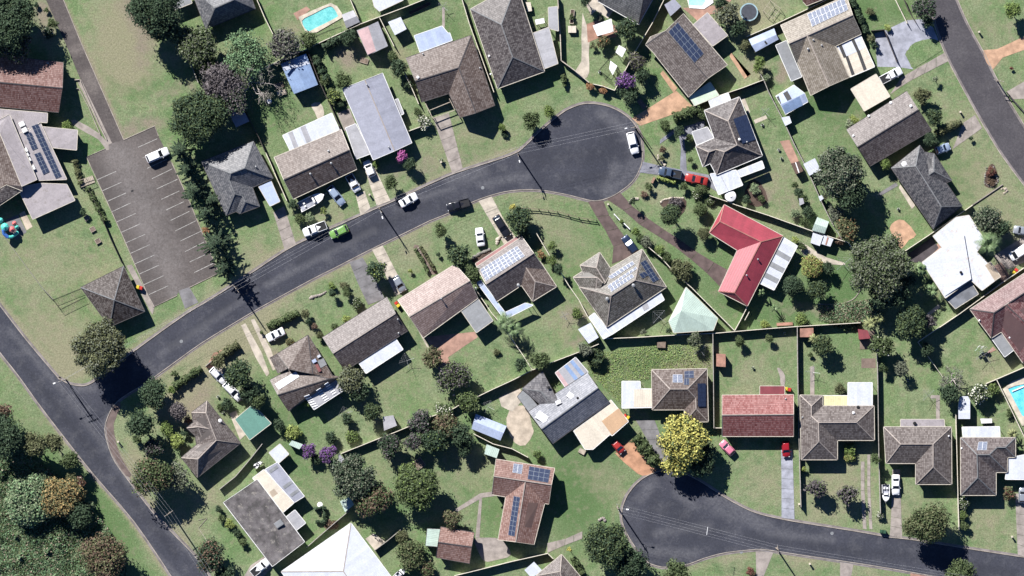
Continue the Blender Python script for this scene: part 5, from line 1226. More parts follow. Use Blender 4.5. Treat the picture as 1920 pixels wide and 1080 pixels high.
b.O = T(1,2); b.ridge((105,690),(250,610),(640,668),(243,922),(163,802),(545,682),'gh',r=4.64); b.patch([(140,720),(300,625),(325,665),(170,762)],'white_metal')  # white patch paints the glare on the roof sheeting
b.flat([(358,800),(580,670),(652,770),(435,912)],2.85,'pale_grey_metal',posts=True,gut='gutter_white')
def batten(x0,y0,x1,y1,x2,y2,n):
    for q in range(n):
        f = q / (n - 1); x,y = x0 + (x2 - x0) * f,y0 + (y2 - y0) * f; b.patch([(x,y),(x + x1,y + y1),(x + x1 + 4,y + y1 + 7),(x + 4,y + 7)],'white_plastic',.12,'batten',.04)
batten(450,768,34,-20,510,842,6); batten(512,722,30,-18,570,795,6); batten(360,812,40,-14,420,890,6)
b.O = (490,610,8); b.block(855,640,1.9,.7,.4,'pinkred_metal','storage_box',-1.1); b.block(795,535,1.0,.8,.4,'paleblue_metal','skylight',.5); b.block(865,465,.8,.6,.4,'white_metal','skylight',.5); b.patch([(840,540),(930,490),(980,590),(890,640)],'midgrey_metal',.1)
b = B('house','mauve tiled house with three small hips above the shrubby corner','house',(330,730,8),(600,700),2.7,mat='mauve_tile',group=HG,pitch=.52,cap='cap_pale',gut='gutter_dark')
b.ridge((462,172),(968,805),(330,960),(235,345),(448,352),(600,752),'hg',r=4.76); b.ridge((80,1025),(590,590),(965,808),(320,1322),(326,1045),(605,760),'hh',r=4.76); b.ridge((163,578),(330,438),(660,520),(420,820),(330,560),(560,600),'hg',r=4.28); b.vent(662,468,.4,.2,'white_plastic')
b = B('shed','teal green metal garage roof under the dark tree','garage',(330,730,8),(1150,500),2.7,mat='teal_metal',group='garden sheds',cap=None,gut='gutter_cream',wall='cream_wall')
b.flat([(888,452),(1120,252),(1240,320),(1427,510),(1105,757)],2.7,over=.15)
b = B('carport','cream square carport beside the two purple shrubs','carport',(330,730,8),(1540,960),2.5,mat='cream_metal',group='carports and awnings')
b.flat([(1395,950),(1560,818),(1692,970),(1530,1115)],2.5,'white_metal',posts=True)
# --- old roof
b = B('house','old weathered grey low roof with cream and blue-striped annexes','house',None,(500,980),2.9,mat='weathered_asbestos',group=HG,cap=None,gut='gutter_white',wall='white_wall',pitch=.14)
b.ridge((482,899),(571,1016),(511,1062),(419,942),(450,921),(541,1039)); b.block(523,982,1.9,1.4,.5,'midgrey_metal','solar_heater',.6)
b.O = T(1,3); b.flat([(-25,345),(60,282),(285,530),(190,613)],2.65,'cream_metal',over=.1,wall='cream_wall'); b.flat([(70,280),(160,228),(362,482),(280,532)],2.55,'lilac_metal',posts=True)
for q in ((95,290,45,-28),(200,408,45,-28),(252,468,45,-28)): b.patch([(q[0],q[1]),(q[0] + 60,q[1] - 42),(q[0] + 74,q[1] - 24),(q[0] + 14,q[1] + 20)],'midgrey_metal',.06)
b.flat([(220,642),(292,585),(372,682),(300,738)],2.4,'pale_grey_metal',posts=True); b.patch([(100,450),(135,425),(165,460),(125,490)],'tan_roof')
b = B('hall_building','huge bright white hip roof cut by the bottom edge','building',T(1,3),(650,950),3.2,mat='white_metal',cap='cap_pale',gut='gutter_white',wall='white_wall',ribdir=(.8,.6))
b.faces(dict(W=(190,1048),N=(712,683),E=(1300,1470),S=(760,1850),m=(655,1045,4.7),n=(900,1400,4.7)),'WNm NEnm ESn SWmn')
# --- red-brown L
b = B('house','red-brown tiled L house on the lower lawn with dark solar arrays','house',None,(980,940),2.8,mat='terracotta_tile',group=HG,pitch=.5,cap='cap_pale',gut='gutter_cream')
b.ridge((930,861),(1040,878),(1029,945),(922,927),(926,893),(1034,909)); b.ridge((1031,905),(1001,1021),(934,1012),(955,895),(985,902),(967,1016),r=4.70)
b.O = T(2,3); b.solar([(130,258),(287,285),(270,382),(116,355)],4,3); b.solar([(15,480),(62,490),(20,782),(-28,772)],2,8); b.solar([(12,237),(82,247),(72,317),(2,305)],2,1,'solar_frame_white','solar_cell_glare',name='solar_heater')
b = B('garage','small red-brown tiled garage below the pruned tree','garage',T(1,3),(1490,850),2.4,mat='terracotta_tile',group='garden sheds',pitch=.42,gut='gutter_dark')
b.ridge((1385,712),(1637,755),(1602,985),(1350,940),(1366,826),(1617,862)); b.flat([(1285,725),(1382,730),(1362,860),(1272,852)],2.1,'mint_metal',over=.05,wall='mint_metal')
shed('shed','small mint green shed beside the red-brown L roof','shed',T(1,3),[(1730,92),(1826,130),(1805,196),(1712,165)],2.0,'mint_metal',group='garden sheds')
# --- weathered slate house with cream carport
b = B('house','weathered slate tile house with striped awning and big cream carport','house',(920,660,6.39),(800,650),2.8,mat='weathered_tile',group=HG,pitch=.48,cap='cap_grey',gut='gutter_dark')
b.ridge((455,715),(1158,248),(1425,602),(742,1097),(610,922),(1285,430),mat='blueslate_tile')
b.ridge((378,440),(622,232),(1000,560),(850,850),(600,470),(860,690),'hg',r=3.55,mat='weathered_tile'); b.flat([(320,535),(397,445),(560,640),(640,700),(600,890),(455,715)],[2.5,2.5,2.6,2.6,2.6,2.6],'midgrey_metal',over=.1)
b.block(615,780,2.6,1.9,.5,'white_plastic','skylight',-.6,.1); b.block(955,522,1.5,1.3,.3,'white_plastic','skylight',-.6,.05); b.block(812,602,1.3,.9,.3,'white_plastic','skylight',.4,.05); b.vent(695,425,.3,.18,'rubber'); b.vent(1042,550,.3,.14,'rubber')
b.flat([(775,250),(1017,65),(1167,240),(905,437)],2.75,'pale_grey_metal',posts=True,gut='gutter_white')
cols = ['pink_sheet','pale_grey_metal','greenwhite_sheet','blue_metal','pale_grey_metal','blue_metal','pale_grey_metal']
for q in (0,3,5):
    f0,f1 = q / 7,(q + 1) / 7; b.patch([(775 + 242 * f0,250 - 185 * f0),(775 + 242 * f1,250 - 185 * f1),(905 + 262 * f1,437 - 197 * f1),(905 + 262 * f0,437 - 197 * f0)],cols[q],.05)
b.flat([(995,945),(1262,745),(1440,575),(1650,832),(1455,1003),(1430,985),(1225,1165),(1130,1165)],2.6,'cream_metal',posts=True,gut='gutter_white'); b.patch([(1330,828),(1535,672),(1645,832),(1453,995)],'orange_cream',.05)
b = B('shed','lilac-blue gabled shed beside the sandy patio','shed',None,(917,800),2.2,mat='blue_metal',group='garden sheds',cap=None,gut=None,wall='lilac_metal',pitch=.25)
b.ridge((892,776),(950,799),(938,826),(884,804),(888,790),(944,812),over=.06,wins=False,mat='paleblue_metal')
# --- hip house 1222
b = B('house','brown hip roofed house behind the golden tree with rooftop panels','house',T(2,2),(1260,760),2.8,mat='brown_tile',group=HG,pitch=.52,cap='cap_pale',gut='gutter_cream')
b.faces(dict(A=(1048,613),B=(1462,605),C=(1472,1002),D=(1293,1005),E=(1293,912),F=(1052,913),a=(1185,757,4.7),b=(1315,757,4.7),c=(1378,825,3.85),d=(1380,905,3.85)),'ABba BCdcb CDd DEcd EFabc FAa')
b.solar([(1205,650),(1278,650),(1280,712),(1205,710)],2,1,'solar_frame_white','solar_cell_glare',name='solar_heater'); b.solar([(1293,625),(1362,622),(1364,676),(1293,676)],2,2); b.solar([(1290,680),(1328,680),(1328,728),(1290,728)],2,1); b.solar([(1390,715),(1452,715),(1452,890),(1393,890)],2,5,'solar_cell')
b.flat([(825,700),(960,700),(963,757),(1050,757),(1050,895),(825,900)],2.5,'white_metal',posts=True,gut='gutter_white'); b.patch([(915,760),(1048,758),(1048,890),(912,894)],'cream_metal')
# --- row at lower right
tile('red_tile',(.23,.065,.058),(.31,.11,.10),mott=.25)
b = B('house','long red tiled gable between two vertical fences','house',None,(1420,778),2.7,mat='red_tile',group=HG,pitch=.52,cap='cap_pale',gut='gutter_cream')
b.ridge((1354,741),(1488,740),(1488,818),(1354,818),(1354,778),(1488,777)); b.flat([(1425,724),(1471,724),(1471,741),(1425,741)],2.5,'darkred_metal',posts=True); b.vent(1473,748,.4)
b = B('house','grey-brown hip roof house with white and yellow patio roofs behind','house',T(3,2),(500,1000),2.75,mat='mauve_tile',group=HG,pitch=.52,cap='cap_pale',gut='gutter_cream')
b.faces(dict(A=(240,803),P=(410,806),Q=(410,884),B=(795,884),C=(798,1142),E=(520,1142),F=(520,1287),G=(250,1287),a=(326,884,3.92),b=(326,962,3.92),c=(378,1008,4.53),d=(663,1007,4.53),f=(382,1150,4.53)),'APa PQba QBdcb BCd CEcd EFfc FGf GAabcf')
b.flat([(600,710),(782,710),(782,886),(600,886)],2.6,'white_metal',posts=True,gut='gutter_white'); b.flat([(412,808),(599,808),(599,883),(412,883)],2.5,'yellow_sheet',posts=True,gut='gutter_white'); b.vent(640,935,.6,.16,'white_plastic'); b.vent(675,893,.4,.18,'rubber'); b.vent(258,970,.3)
b = B('house','brown hip roof house with L plan above the white sedan','house',T(3,3),(1120,150),2.75,mat='mauve_tile',group=HG,pitch=.52,cap='cap_pale',gut='gutter_cream')
b.faces(dict(A=(868,-38),B=(1375,-38),C=(1378,392),D=(1108,392),E=(1108,235),F=(885,235),a=(995,90,4.55),b=(1238,90,4.55),c=(1238,262,4.55)),'ABba BCcb CDc DEbc EFab FAa')
b.flat([(1000 - 5,-94),(1320,-94),(1325,-40),(995,-38)],2.6,'pale_pinkgrey',posts=True); b.vent(1100,-65,.4,.2,'rubber'); b.vent(1355,30,.3,.1,'white_plastic')
b = B('house','grey-brown multi-hip house with pale carport near the lower right edge','house',T(3,3),(1600,200),2.75,mat='purple_tile',group=HG,pitch=.52,cap='cap_grey',gut='gutter_cream')
b.faces(dict(A=(1445,42),B=(1856,42),C=(1856,190),D=(1797,190),E=(1797,302),F=(1710,302),G=(1710,474),H=(1446,474),a=(1567,170,4.57),b=(1660,170,4.57),c=(1718,115,3.8),d=(1780,115,3.8),f=(1573,342,4.57)),'ABdcba BCd CDcd DEbc EFab FGfa GHf HAaf')
b.solar([(1575,75),(1643,75),(1643,138),(1571,138)],2,1,'solar_frame_white','solar_cell_glare',name='solar_heater'); b.vent(1452,122,.3,.1,'white_plastic')
b.flat([(1803,195),(1990,158),(1990,356),(1780,354)],2.5,'white_metal',posts=True,gut='gutter_white'); b.O = None; b.flat([(1804,801),(1874,800),(1875,820),(1806,820)],2.55,'white_metal',posts=True,gut='gutter_white')
b = B('shed','white ribbed shed beside the flowering white shrub','shed',T(3,2),(1470,900),2.3,mat='white_metal',group='garden sheds',cap=None,gut=None,wall='white_metal')
b.flat([(1440,812),(1500,812),(1516,842),(1516,982),(1428,982),(1428,880)],2.3,'white_metal',over=.06)
b = B('house','small brown hip roof cut by the bottom edge below the round tree','house',T(2,3),(360,1040),2.7,mat='mauve_tile',group=HG,cap='cap_pale',gut='gutter_cream')
b.faces(dict(W=(180,1078),N=(372,918),E=(560,1140),S=(370,1310),m=(362,1045,4.4),n=(380,1180,4.4)),'WNm NEnm ESn SWmn')
shed('awning','white two-panel table roof beside the bottom hip roof','awning',T(2,3),[(93,1035),(165,973),(228,1040),(145,1095)],2.1,'white_metal',group='carports and awnings',posts=True)
b = B('house','dark red tiled eave cut by the top edge above the tan roof','house',T(3,0),(350,-40),2.7,mat='redbrown_tile',group=HG)
b.flat([(263,12),(290,42),(540,-55),(500,-140),(230,-60)],[2.7,2.7,2.7,4,4],over=.4)
# --- small sheds
shed('shed','curved pale grey shed beside the turquoise pool','shed',T(1,0),[(643,110),(730,76),(778,165),(678,212)],2.1,'pale_grey_metal','gable',((660,160),(755,120)),'garden sheds')
b = shed('garage','pale grey two-tone gabled garage at the corner of three yards','garage',T(1,0),[(755,228),(838,415),(990,345),(915,160)],2.4,'pale_grey_metal','gable',((845,193),(905,385)),'garden sheds',rise=.9)
b.patch([(762,232),(842,198),(900,382),(838,410)],'pink_sheet')
shed('shed','small white square shed on the lawn above the pale blue patio roof','shed',T(1,0),[(990,165),(1085,127),(1130,218),(1042,264)],2.4,'white_metal',group='garden sheds')
b = shed('garage','dappled blue-white garage in the tree shade by the long side fence','garage',T(1,0),[(185,480),(285,705),(465,635),(375,402)],2.6,'blue_metal','gable',((280,440),(375,670)),'garden sheds',rise=.7)
b.patch([(200,505),(395,455),(402,478),(212,530)],'white_metal')  # white strip paints a sunlit gap in the tree shade
shed('shed','grey shed under the big shade tree beside the bare branches','shed',T(0,0),[(1708,840),(1800,770),(1870,910),(1770,955)],2.3,'lilac_metal',group='garden sheds')
shed('shed','grey slab-roofed shed at the foot of the sloping backyard path','shed',T(1,2),[(950,965),(1030,955),(1057,1032),(960,1070)],2.1,'pale_grey_metal',group='garden sheds')
shed('shed','mint shed beside the first purple shrub','shed',T(1,3),[(245,95),(270,63),(352,92),(325,130)],1.9,'mint_metal',group='garden sheds')
shed('shed','pale grey L shed half hidden by the second purple shrub','shed',T(1,3),[(570,262),(615,215),(620,158),(662,203),(600,287)],2.0,'pale_grey_metal',group='garden sheds')
shed('shed','faded green canopy shed under the big grey-green tree','shed',T(1,3),[(630,520),(700,485),(735,545),(668,602)],2.2,'mint_metal',group='garden sheds')
shed('shed','white shed in the corner by the white L-shaped patio roof','shed',T(2,2),[(495,310),(590,260),(650,370),(575,418)],2.2,'white_metal',group='garden sheds')
shed('shed','small pinkish square shed by the lawn fence','shed',T(2,2),[(1532,493),(1602,495),(1602,592),(1532,588)],2.1,'rust_metal',group='garden sheds')
shed('shed','rusty red and white shed in the fence corner','shed',T(3,2),[(240,304),(340,299),(343,368),(240,368)],2.1,'rust_metal',group='garden sheds')
shed('shed','dark red shed beside the spiky yucca','shed',T(3,2),[(675,308),(745,316),(770,378),(682,386)],2.0,'darkred_metal',group='garden sheds')
shed('shed','pale lilac shed beside the big grey tree and back fence','shed',T(3,1),[(265,150),(352,106),(396,195),(310,238)],2.1,'white_metal',group='garden sheds')
shed('shed','pale green gabled shed on the upper side of the angled fence','shed',T(3,1),[(370,548),(457,582),(425,673),(330,648)],2.3,'mint_metal','gable',((350,598),(441,628)),'garden sheds',rise=.5)
shed('shed','pinkish white shed on the lower side of the angled fence','shed',T(3,1),[(337,665),(415,690),(388,765),(320,742)],2.1,'white_metal',group='garden sheds')
b = shed('shed','small white and rust striped lean-to next to the pinkish white shed','shed',T(3,1),[(418,684),(492,712),(468,770),(400,750)],1.9,'white_metal',group='garden sheds'); b.patch([(445,698),(456,702),(440,758),(428,754)],'rust_metal')
b = shed('shed','brown twin-panel shed at the end of the orange path','shed',T(3,1),[(172,146),(235,128),(264,203),(210,227)],1.9,'brown_sheet',group='garden sheds'); b.patch([(203,138),(209,136),(236,214),(229,217)],'white_plastic')
shed('shed','tiny white shed beside the fence bend under the grey tree','shed',T(3,1),[(378,395),(402,383),(418,408),(392,430)],1.9,'white_metal',group='garden sheds')
shed('shed','tiny grey hut among the shrubs of the narrow back lawn','shed',T(3,1),[(232,408),(262,405),(272,445),(238,462)],1.9,'pale_grey_metal',group='garden sheds')
shed('dog_kennel','small cream kennel with ridged lid beside the long planter','kennel',T(2,0),[(420,194),(480,194),(481,245),(421,245)],.9,'cream_metal',group='garden sheds')
shed('shade_canopy','upper white square canopy among the dark garden trees','canopy',T(2,0),[(802,338),(856,368),(826,430),(776,392)],2.2,'white_plastic',posts=True)
shed('shade_canopy','lower white canopy over the dark netted cage','canopy',T(2,0),[(738,455),(790,495),(755,562),(728,515)],2.2,'white_plastic',posts=True)
shed('shade_canopy','grey scrap roof on the garden bench top by the dark house','canopy',T(2,0),[(102,15),(140,18),(150,82),(115,88)],1.0,'cream_metal',posts=True)
shed('shade_canopy','small white awning table between the dark house and the wall','canopy',T(2,0),[(172,148),(240,135),(246,172),(180,185)],1.6,'white_plastic',posts=True)
shed('garden_table','cluttered white bench table behind the multi-hip house','table',None,[(1838,785),(1860,785),(1860,793),(1840,794)],.9,'white_plastic',posts=True)
b = shed('market_umbrella','big white square outdoor umbrella over the paved corner','umbrella',T(2,0),[(605,192),(745,140),(762,236),(640,270)],2.5,'white_plastic',posts=True)
# ================================================================ vehicles
car('white wagon parked nose-up beside the first pine in the car park',1100,118,1265,48,'car_white','suv',T(0,1),2.0)
car('white utility with dark tray half under the brown gabled roof',695,232,765,355,'car_white','ute',T(1,1),1.95,'ute')
car('white hatchback at the top of the wide pale driveway',875,245,825,125,'car_white','hatch',T(1,1),1.85)
car('silver-blue car parked on the lawn between boat and white ute',548,320,655,455,'car_paleblue','wagon',T(1,1),1.9)
car('white convertible sedan on the street beside the kerb tree',1080,455,1207,385,'car_white','sedan',T(1,1),1.95)
car('black utility parked on the street opposite the white sedan',1602,435,1432,480,'car_black','ute',T(1,1),1.95,'ute')
car('white tray utility parked at the kerb behind the green hatchback',528,605,356,670,'car_white','ute',T(1,1),2.1,'ute')
car('lime green hatchback on the street',690,628,556,690,'car_green','hatch',T(1,1),1.95)
car('white sedan standing alone on the lawn of the panelled roof house',1690,768,1672,628,'car_white','sedan',T(1,1),1.9)
car('black station wagon on the cream driveway',1795,540,1893,695,'car_black','wagon',T(1,1),1.95)
car('silver car at the top of the cream driveway by the pink-brown roof',1040,992,1108,1105,'car_silver','hatch',T(1,1),1.85)
car('white four-wheel drive parked at the rim of the top turning bowl',886,992,925,1155,'car_white','suv',T(2,0),2.0)
car('dark blue utility with covered tray on the blue-grey driveway',1270,235,1100,200,'tonneau','ute',T(2,1),2.0,'ute')
car('bright red coupe beside the dark blue utility',1468,285,1298,248,'car_red','sedan',T(2,1),1.95)
car('dark blue car nosed against the green-grey tiled house',938,825,838,692,'car_blue','wagon',T(2,1),1.9)
car('white utility with open tray beside the cream carport',842,608,1000,525,'car_white','ute',T(3,0),2.0,'ute')
car('pale blue car behind the slate hip roof at the mulch lawn',1255,55,1362,15,'car_paleblue','hatch',T(3,1),1.85)
car('silver sedan cut by the right edge on the dry verge',1962,660,1838,640,'car_silver','sedan',T(3,1),1.9)
car('long white van beside the timber deck and palm',1990,745,1815,855,'car_white','van',T(3,1),2.1,'van')
car('white sedan on the lawn beside the clipped street hedge',212,318,82,382,'car_white','sedan',T(1,2),1.9)
car('white car by the gate, upper one of the two on the tan wheel track',1585,605,1685,705,'car_white','hatch',T(0,2),1.8)
car('white car on the tan wheel track, lower one of the two',1685,712,1805,835,'car_white','wagon',T(0,2),1.85)
car('small red hatchback emerging from the cream carport',762,72,832,152,'car_red','hatch',T(2,3),1.75)
car('pinkish red car in the shadow of the golden tree',1660,165,1568,72,'car_pinkred','hatch',T(2,3),1.85)
car('red hatchback under the eave on the bluish driveway',130,68,138,188,'car_darkred','hatch',T(3,3),1.8)
car('white sedan parked beside the small boat',957,318,957,472,'car_white','sedan',T(3,3),1.85)
car('silver car cut by the right edge near the pale carport',1905,532,1912,412,'car_silver','hatch',T(3,3),1.85)
car('white utility with dark tray below the old weathered roof',-30,1065,92,965,'car_white','ute',T(1,3),1.95,'ute')
boat('big white cabin runabout boat on the lawn before the brown gabled house',T(1,1),(325,478),(512,380),2.4)
boat('small white runabout on its trailer beside the white sedan',T(3,3),(880,392),(882,520),1.75)
boat('white dinghy at the bottom edge beside the big white hip roof',T(1,3),(1040,1100),(1118,1025),1.5)
boat('small white kayak lying by the cream annex',T(1,3),(-10,262),(45,225),.8)

# ================================================================ poles and wires
PG = 'timber power poles along the streets'
def pole(label,x,y,h=8.5,arm=(1,0),lamp=None,O=None):
    px,py = cv(O,[(x,y)])[0]; p = W(px,py,h); p.z = 0; root = empty('power_pole',p,0,label,'power pole',PG)
    m_ = MB(); m_.tube([(0,0,-.2),(0,0,h)],[.19,.13],10); m_.build('pole','pole_timber',root)
    ax,ay = arm; n = math.hypot(ax,ay); d = Vector((ax / n,-ay / n,0)); ends = []
    for z,l in ((h - .25,1.15),(h - 1.2,.7)):
        m_ = MB(); m_.bar(-d * l + Vector((0,0,z)),d * l + Vector((0,0,z)),.11,.13); ca = m_.build('crossarm','pole_timber',root)
        for q in (-1,-.4,.4,1):
            m_ = MB(); m_.lathe([(.045,0),(.055,.06),(.03,.14),(.01,.15)],8,0,d * l * q * .92 + Vector((0,0,z + .06))); m_.build('insulator','white_plastic',ca)
    if lamp:
        lx,ly = lamp; n = math.hypot(lx,ly); e = Vector((lx / n,-ly / n,0)); L = 1.9
        m_ = MB(); m_.tube([(0,0,h - 1.9),e * L * .6 + Vector((0,0,h - 1.25)),e * L + Vector((0,0,h - 1.2))],.035,6); m_.build('lamp_bracket','galv',root)
        m_ = MB(); m_.box((e * (L + .25)).x,(e * (L + .25)).y,h - 1.28,h - 1.12,.65,.32,math.atan2(e.y,e.x),0,.7); m_.build('lamp_head','white_plastic',root)
    return p,d,h
def wire(label,a,b,n=3):
    (pa,da,ha),(pb,db,hb) = a,b
    if (pb - pa).dot(Vector((-da.y,da.x,0))) < 0 and da.dot(db) < 0: db = -db
    root = empty('power_line',pa,0,label,'power line','overhead lines between the power poles')
    for q in ([-1.05,-.4,.4,1.05][:n] if n < 4 else [-1.05,-.4,.4,1.05]):
        A = pa + da * q + Vector((0,0,ha - .05)); Bq = pb + db * q + Vector((0,0,hb - .05)); m_ = MB(); P = []
        for i in range(11):
            f = i / 10; p = A.lerp(Bq,f); p.z -= 4 * f * (1 - f) * .55; P.append(p - pa)
        m_.tube(P,.014,4,cap=False); m_.build('wire','wire',root)
p1 = pole('power pole with street lamp at the T corner of the long street',118,713,8.3,(1,-.35),(-1,.35))
p2 = pole('power pole beside the tall palm-like pine at the car park corner',442,541,8.3,(.8,1),None)
p3 = pole('power pole with street lamp at the pale twin driveways',711,391,8.0,(.6,1),(.35,1))
p4 = pole('power pole on the kerb opposite the curved rail fence',970,285,8.4,(.25,1),(.25,1))
p5 = pole('power pole with lamp at the rim of the top turning bowl',1192,237,8.8,(.9,-.3),(-1,.2))
p6 = pole('power pole with lamp at the rim of the lower turning bowl',1159,954,9.0,(.25,1),(1,.1))
p7 = pole('power pole on the lower verge of the bottom street',1459,1031,8.8,(.15,1),None)
p8 = pole('power pole in the shade of the big street tree by the old roof',316,963,8.4,(1,-.7),None)
p9 = pole('short power pole at the upper corner street',1873,151,4.2,(1,.2),None)
off1 = (W(430,1130),p8[1],8.4); off2 = (W(1960,1110),p7[1],8.8); off3 = (W(1950,240),p9[1],4.2)
wire('overhead wires from the T corner pole past the round street tree',p1,(p2[0],-p2[1] if p2[1].dot(p1[1]) < 0 else p2[1],8.3),2); wire('overhead wires along the street past the pine',p2,p3,3); wire('overhead wires above the parked white sedan',p3,p4,3); wire('overhead wires across the top turning bowl',p4,(p5[0],p4[1],p5[2]),3)
wire('four overhead wires down the long street to the shaded pole',p1,p8,4); wire('overhead wires from the shaded pole to the bottom edge',p8,off1,4); wire('overhead wires across the lower turning bowl',p6,p7,4); wire('overhead wires along the bottom street to the edge',p7,off2,3); wire('single wire across the upper corner verge',p9,off3,1)
m_ = MB(); a = W(1327,988,8.3); c = W(1325,1003,8.3); m_.bar(a,c,.08); o = m_.build('wire_spreader','white_plastic'); tag(o,'white spreader bar clipping the wires over the lower turning bowl','wire spreader')

# ================================================================ fences
F_ = fence
F_('cream fence left of the turquoise pool yard',[(478,-10),(496,32),(512,64)],'fence_cream')
F_('cream fence right of the curved pool shed',[(654,-8),(676,45)],'fence_cream')
F_('cream back fence running below the turquoise pool',[(480,137),(540,106),(573,94),(601,80),(675,46),(712,32),(760,14),(815,-8)],'fence_cream')
F_('cream fence between the two-tone garage and the lawn with the square shed',[(712,34),(739,87)],'fence_cream'); F_('cream fence between the lilac roof and the L-shaped brown roof',[(755,129),(772,165),(785,195)],'fence_cream'); F_('short cream return fence by the white flowering bush',[(767,246),(794,236)],'fence_cream')
F_('long cream fence between the brown L-shaped roof and the large dark roof',[(864,-8),(880,45),(898,95),(926,173)],'fence_cream')
F_('dark fence beside the dappled garage and lilac house',[(577,96),(600,155),(632,225),(655,275)],'fence_dark')
F_('cream wall fence turning round the umbrella garden',[(1045,-8),(1050,60),(1052,114),(1078,133),(1104,155)],'concrete_pale',name='garden_wall',capw=.2,h=1.7)
F_('white fence rail from the orange ball shrubs up past the purple tree',[(1112,158),(1130,162),(1152,170),(1172,132),(1192,95),(1222,45),(1247,-5)],'fence_cream')
F_('low fence above the white stained patio roof',[(1300,199),(1347,180),(1392,165),(1431,150)],'fence_cream'); F_('short dark fence below the orange brick strip',[(1371,175),(1431,156)][::-1],'fence_dark',h=1.2)
F_('long angled fence from the blue garage down to the pale green shed',[(1415,122),(1432,152),(1440,172),(1465,220),(1489,272),(1510,312),(1540,380),(1560,420),(1577,448)],'fence_grey')
F_('angled fence behind the red metal roof running to the clothes line',[(1330,367),(1366,379),(1378,384),(1440,404),(1524,434),(1590,455),(1600,472)],'fence_cream')
F_('fence behind the tan tile house with solar panels',[(1400,69),(1451,47),(1500,24),(1556,-3)],'fence_cream')
F_('fence right of the dark green lawn at the top',[(1675,-6),(1688,20),(1700,44)],'fence_cream',h=1.4); F_('dark fence beside the forecourt at the top street',[(1692,-6),(1703,20),(1717,43)],'fence_dark',h=1.4)
F_('dark gate fence across the stone forecourt',[(1633,58),(1657,56),(1668,84),(1681,116)],'fence_dark',h=1.4)
F_('dark fence along the upper corner verge',[(1887,173),(1905,194),(1925,216)],'fence_dark',h=1.2)
F_('cream fence between the sand pit lawn and the white house',[(1697,470),(1760,428),(1822,385)],'fence_cream'); F_('low garden edging from the slate roof to the stump',[(1822,385),(1880,346)],'concrete',kind='wall',h=.25,capw=.14,name='garden_edging')
F_('long cream fence between the white house and the maroon roof',[(1721,641),(1732,633),(1797,589),(1881,528),(1925,498)],'fence_cream')
F_('thin fence from the corner down to the bare grey tree',[(1721,642),(1750,683),(1773,716)],'fence_cream',h=1.5,capw=.08)
F_('cream fence above the bright blue pool',[(1848,719),(1867,711),(1895,699),(1925,686)],'fence_cream'); F_('cream fence down the side of the bright blue pool',[(1867,711),(1890,758),(1915,810),(1928,838)],'fence_cream')
F_('cream fence behind the wedge garage and red house yards',[(1132,635),(1200,632),(1265,628),(1336,625),(1440,616),(1494,612),(1560,608),(1612,605)],'fence_cream')
F_('vertical fence between the long grass yard and the red tiled house',[(1336,626),(1337,700),(1338,802)],'fence_grey'); F_('short cream gate fence at the red tiled house',[(1339,802),(1355,802)],'fence_cream',h=1.4)
F_('vertical fence right of the red tiled house',[(1494,613),(1495,700),(1497,810),(1499,880),(1501,950)],'fence_grey'); F_('vertical fence right of the grey-brown hip roof',[(1643,640),(1645,720),(1646,810),(1648,900),(1650,962)],'fence_grey'); F_('vertical fence left of the multi-hip house',[(1791,776),(1793,850),(1795,930),(1797,992)],'fence_cream')
F_('cream fence behind the weathered slate house',[(892,745),(925,729),(960,713),(997,694),(1040,677),(1085,660),(1122,645)],'fence_cream')
F_('fence behind the hedge of the grey-brown gabled house',[(741,810),(770,798),(805,782),(850,766),(863,758)],'fence_cream',h=1.5); F_('cream fence below the purple shrubs going up the lawn',[(640,850),(680,834),(715,820),(741,810)],'fence_cream',h=1.6)
F_('fence from the palm down to the round dark tree',[(890,540),(905,562),(922,587),(940,608),(960,636),(980,665),(998,693)],'fence_cream')
F_('cream fence left of the green-grey tiled house',[(1006,438),(1019,460),(1032,482),(1049,507),(1066,535),(1085,562),(1101,592),(1130,634)],'fence_cream')
F_('cream fence right of the green-grey tiled house',[(1216,464),(1240,484),(1256,502),(1280,525),(1297,540),(1335,578),(1377,620)],'fence_cream'); F_('short cream fence below the bright red roof',[(1377,620),(1389,598),(1400,576)],'fence_cream')
F_('dark school-style fence along the car park lawn',[(166,352),(188,400),(208,448),(229,493)],'fence_dark',h=1.5,capw=.07)
F_('thin pale fence from the play area to the black enclosure',[(0,432),(25,466),(52,503),(80,540),(100,561)],'fence_grey',h=1.2,capw=.06,kind='pool')
F_('black pool-style enclosure beside the pyramid roof',[(100,562),(110,558),(152,541)],'black_plastic',h=1.3,kind='pool'); F_('outer black railing of the enclosure beside the pyramid roof',[(100,562),(114,580),(125,574),(160,557)],'black_plastic',h=1.3,kind='pool')
F_('short fence between the vacant grass and the shade trees',[(357,117),(372,155)],'fence_grey',h=1.3)
F_('cream fence between the blue-grey hip roof and the brown gable',[(499,287),(508,307),(521,338),(530,358),(538,376)],'fence_cream'); F_('dark fence beside the shaded grey shed',[(460,205),(472,232),(486,258),(497,284)],'fence_dark')
F_('fence between mauve roof yard and the old weathered roof',[(492,832),(470,860),(442,893),(412,917)],'fence_grey',h=1.4)
F_('fence above the big white hip roof',[(575,1026),(600,1004),(630,978),(655,957)],'fence_grey',h=1.5); F_('dark fence right of the big white hip roof',[(703,1031),(727,1013),(751,993)],'fence_grey',h=1.6)
F_('fence below the small red-brown garage',[(852,1079),(905,1066),(960,1052),(1027,1037),(1037,1047)],'fence_cream',h=1.6); F_('fence below the lilac-blue shed',[(888,813),(925,832),(960,841),(990,857)],'fence_cream',h=1.6)
F_('curved dark post-and-rail fence across the open lawn',[(976,390),(1010,392),(1045,397),(1085,408),(1118,413)],'timber',h=1.1,kind='rail',group=None)
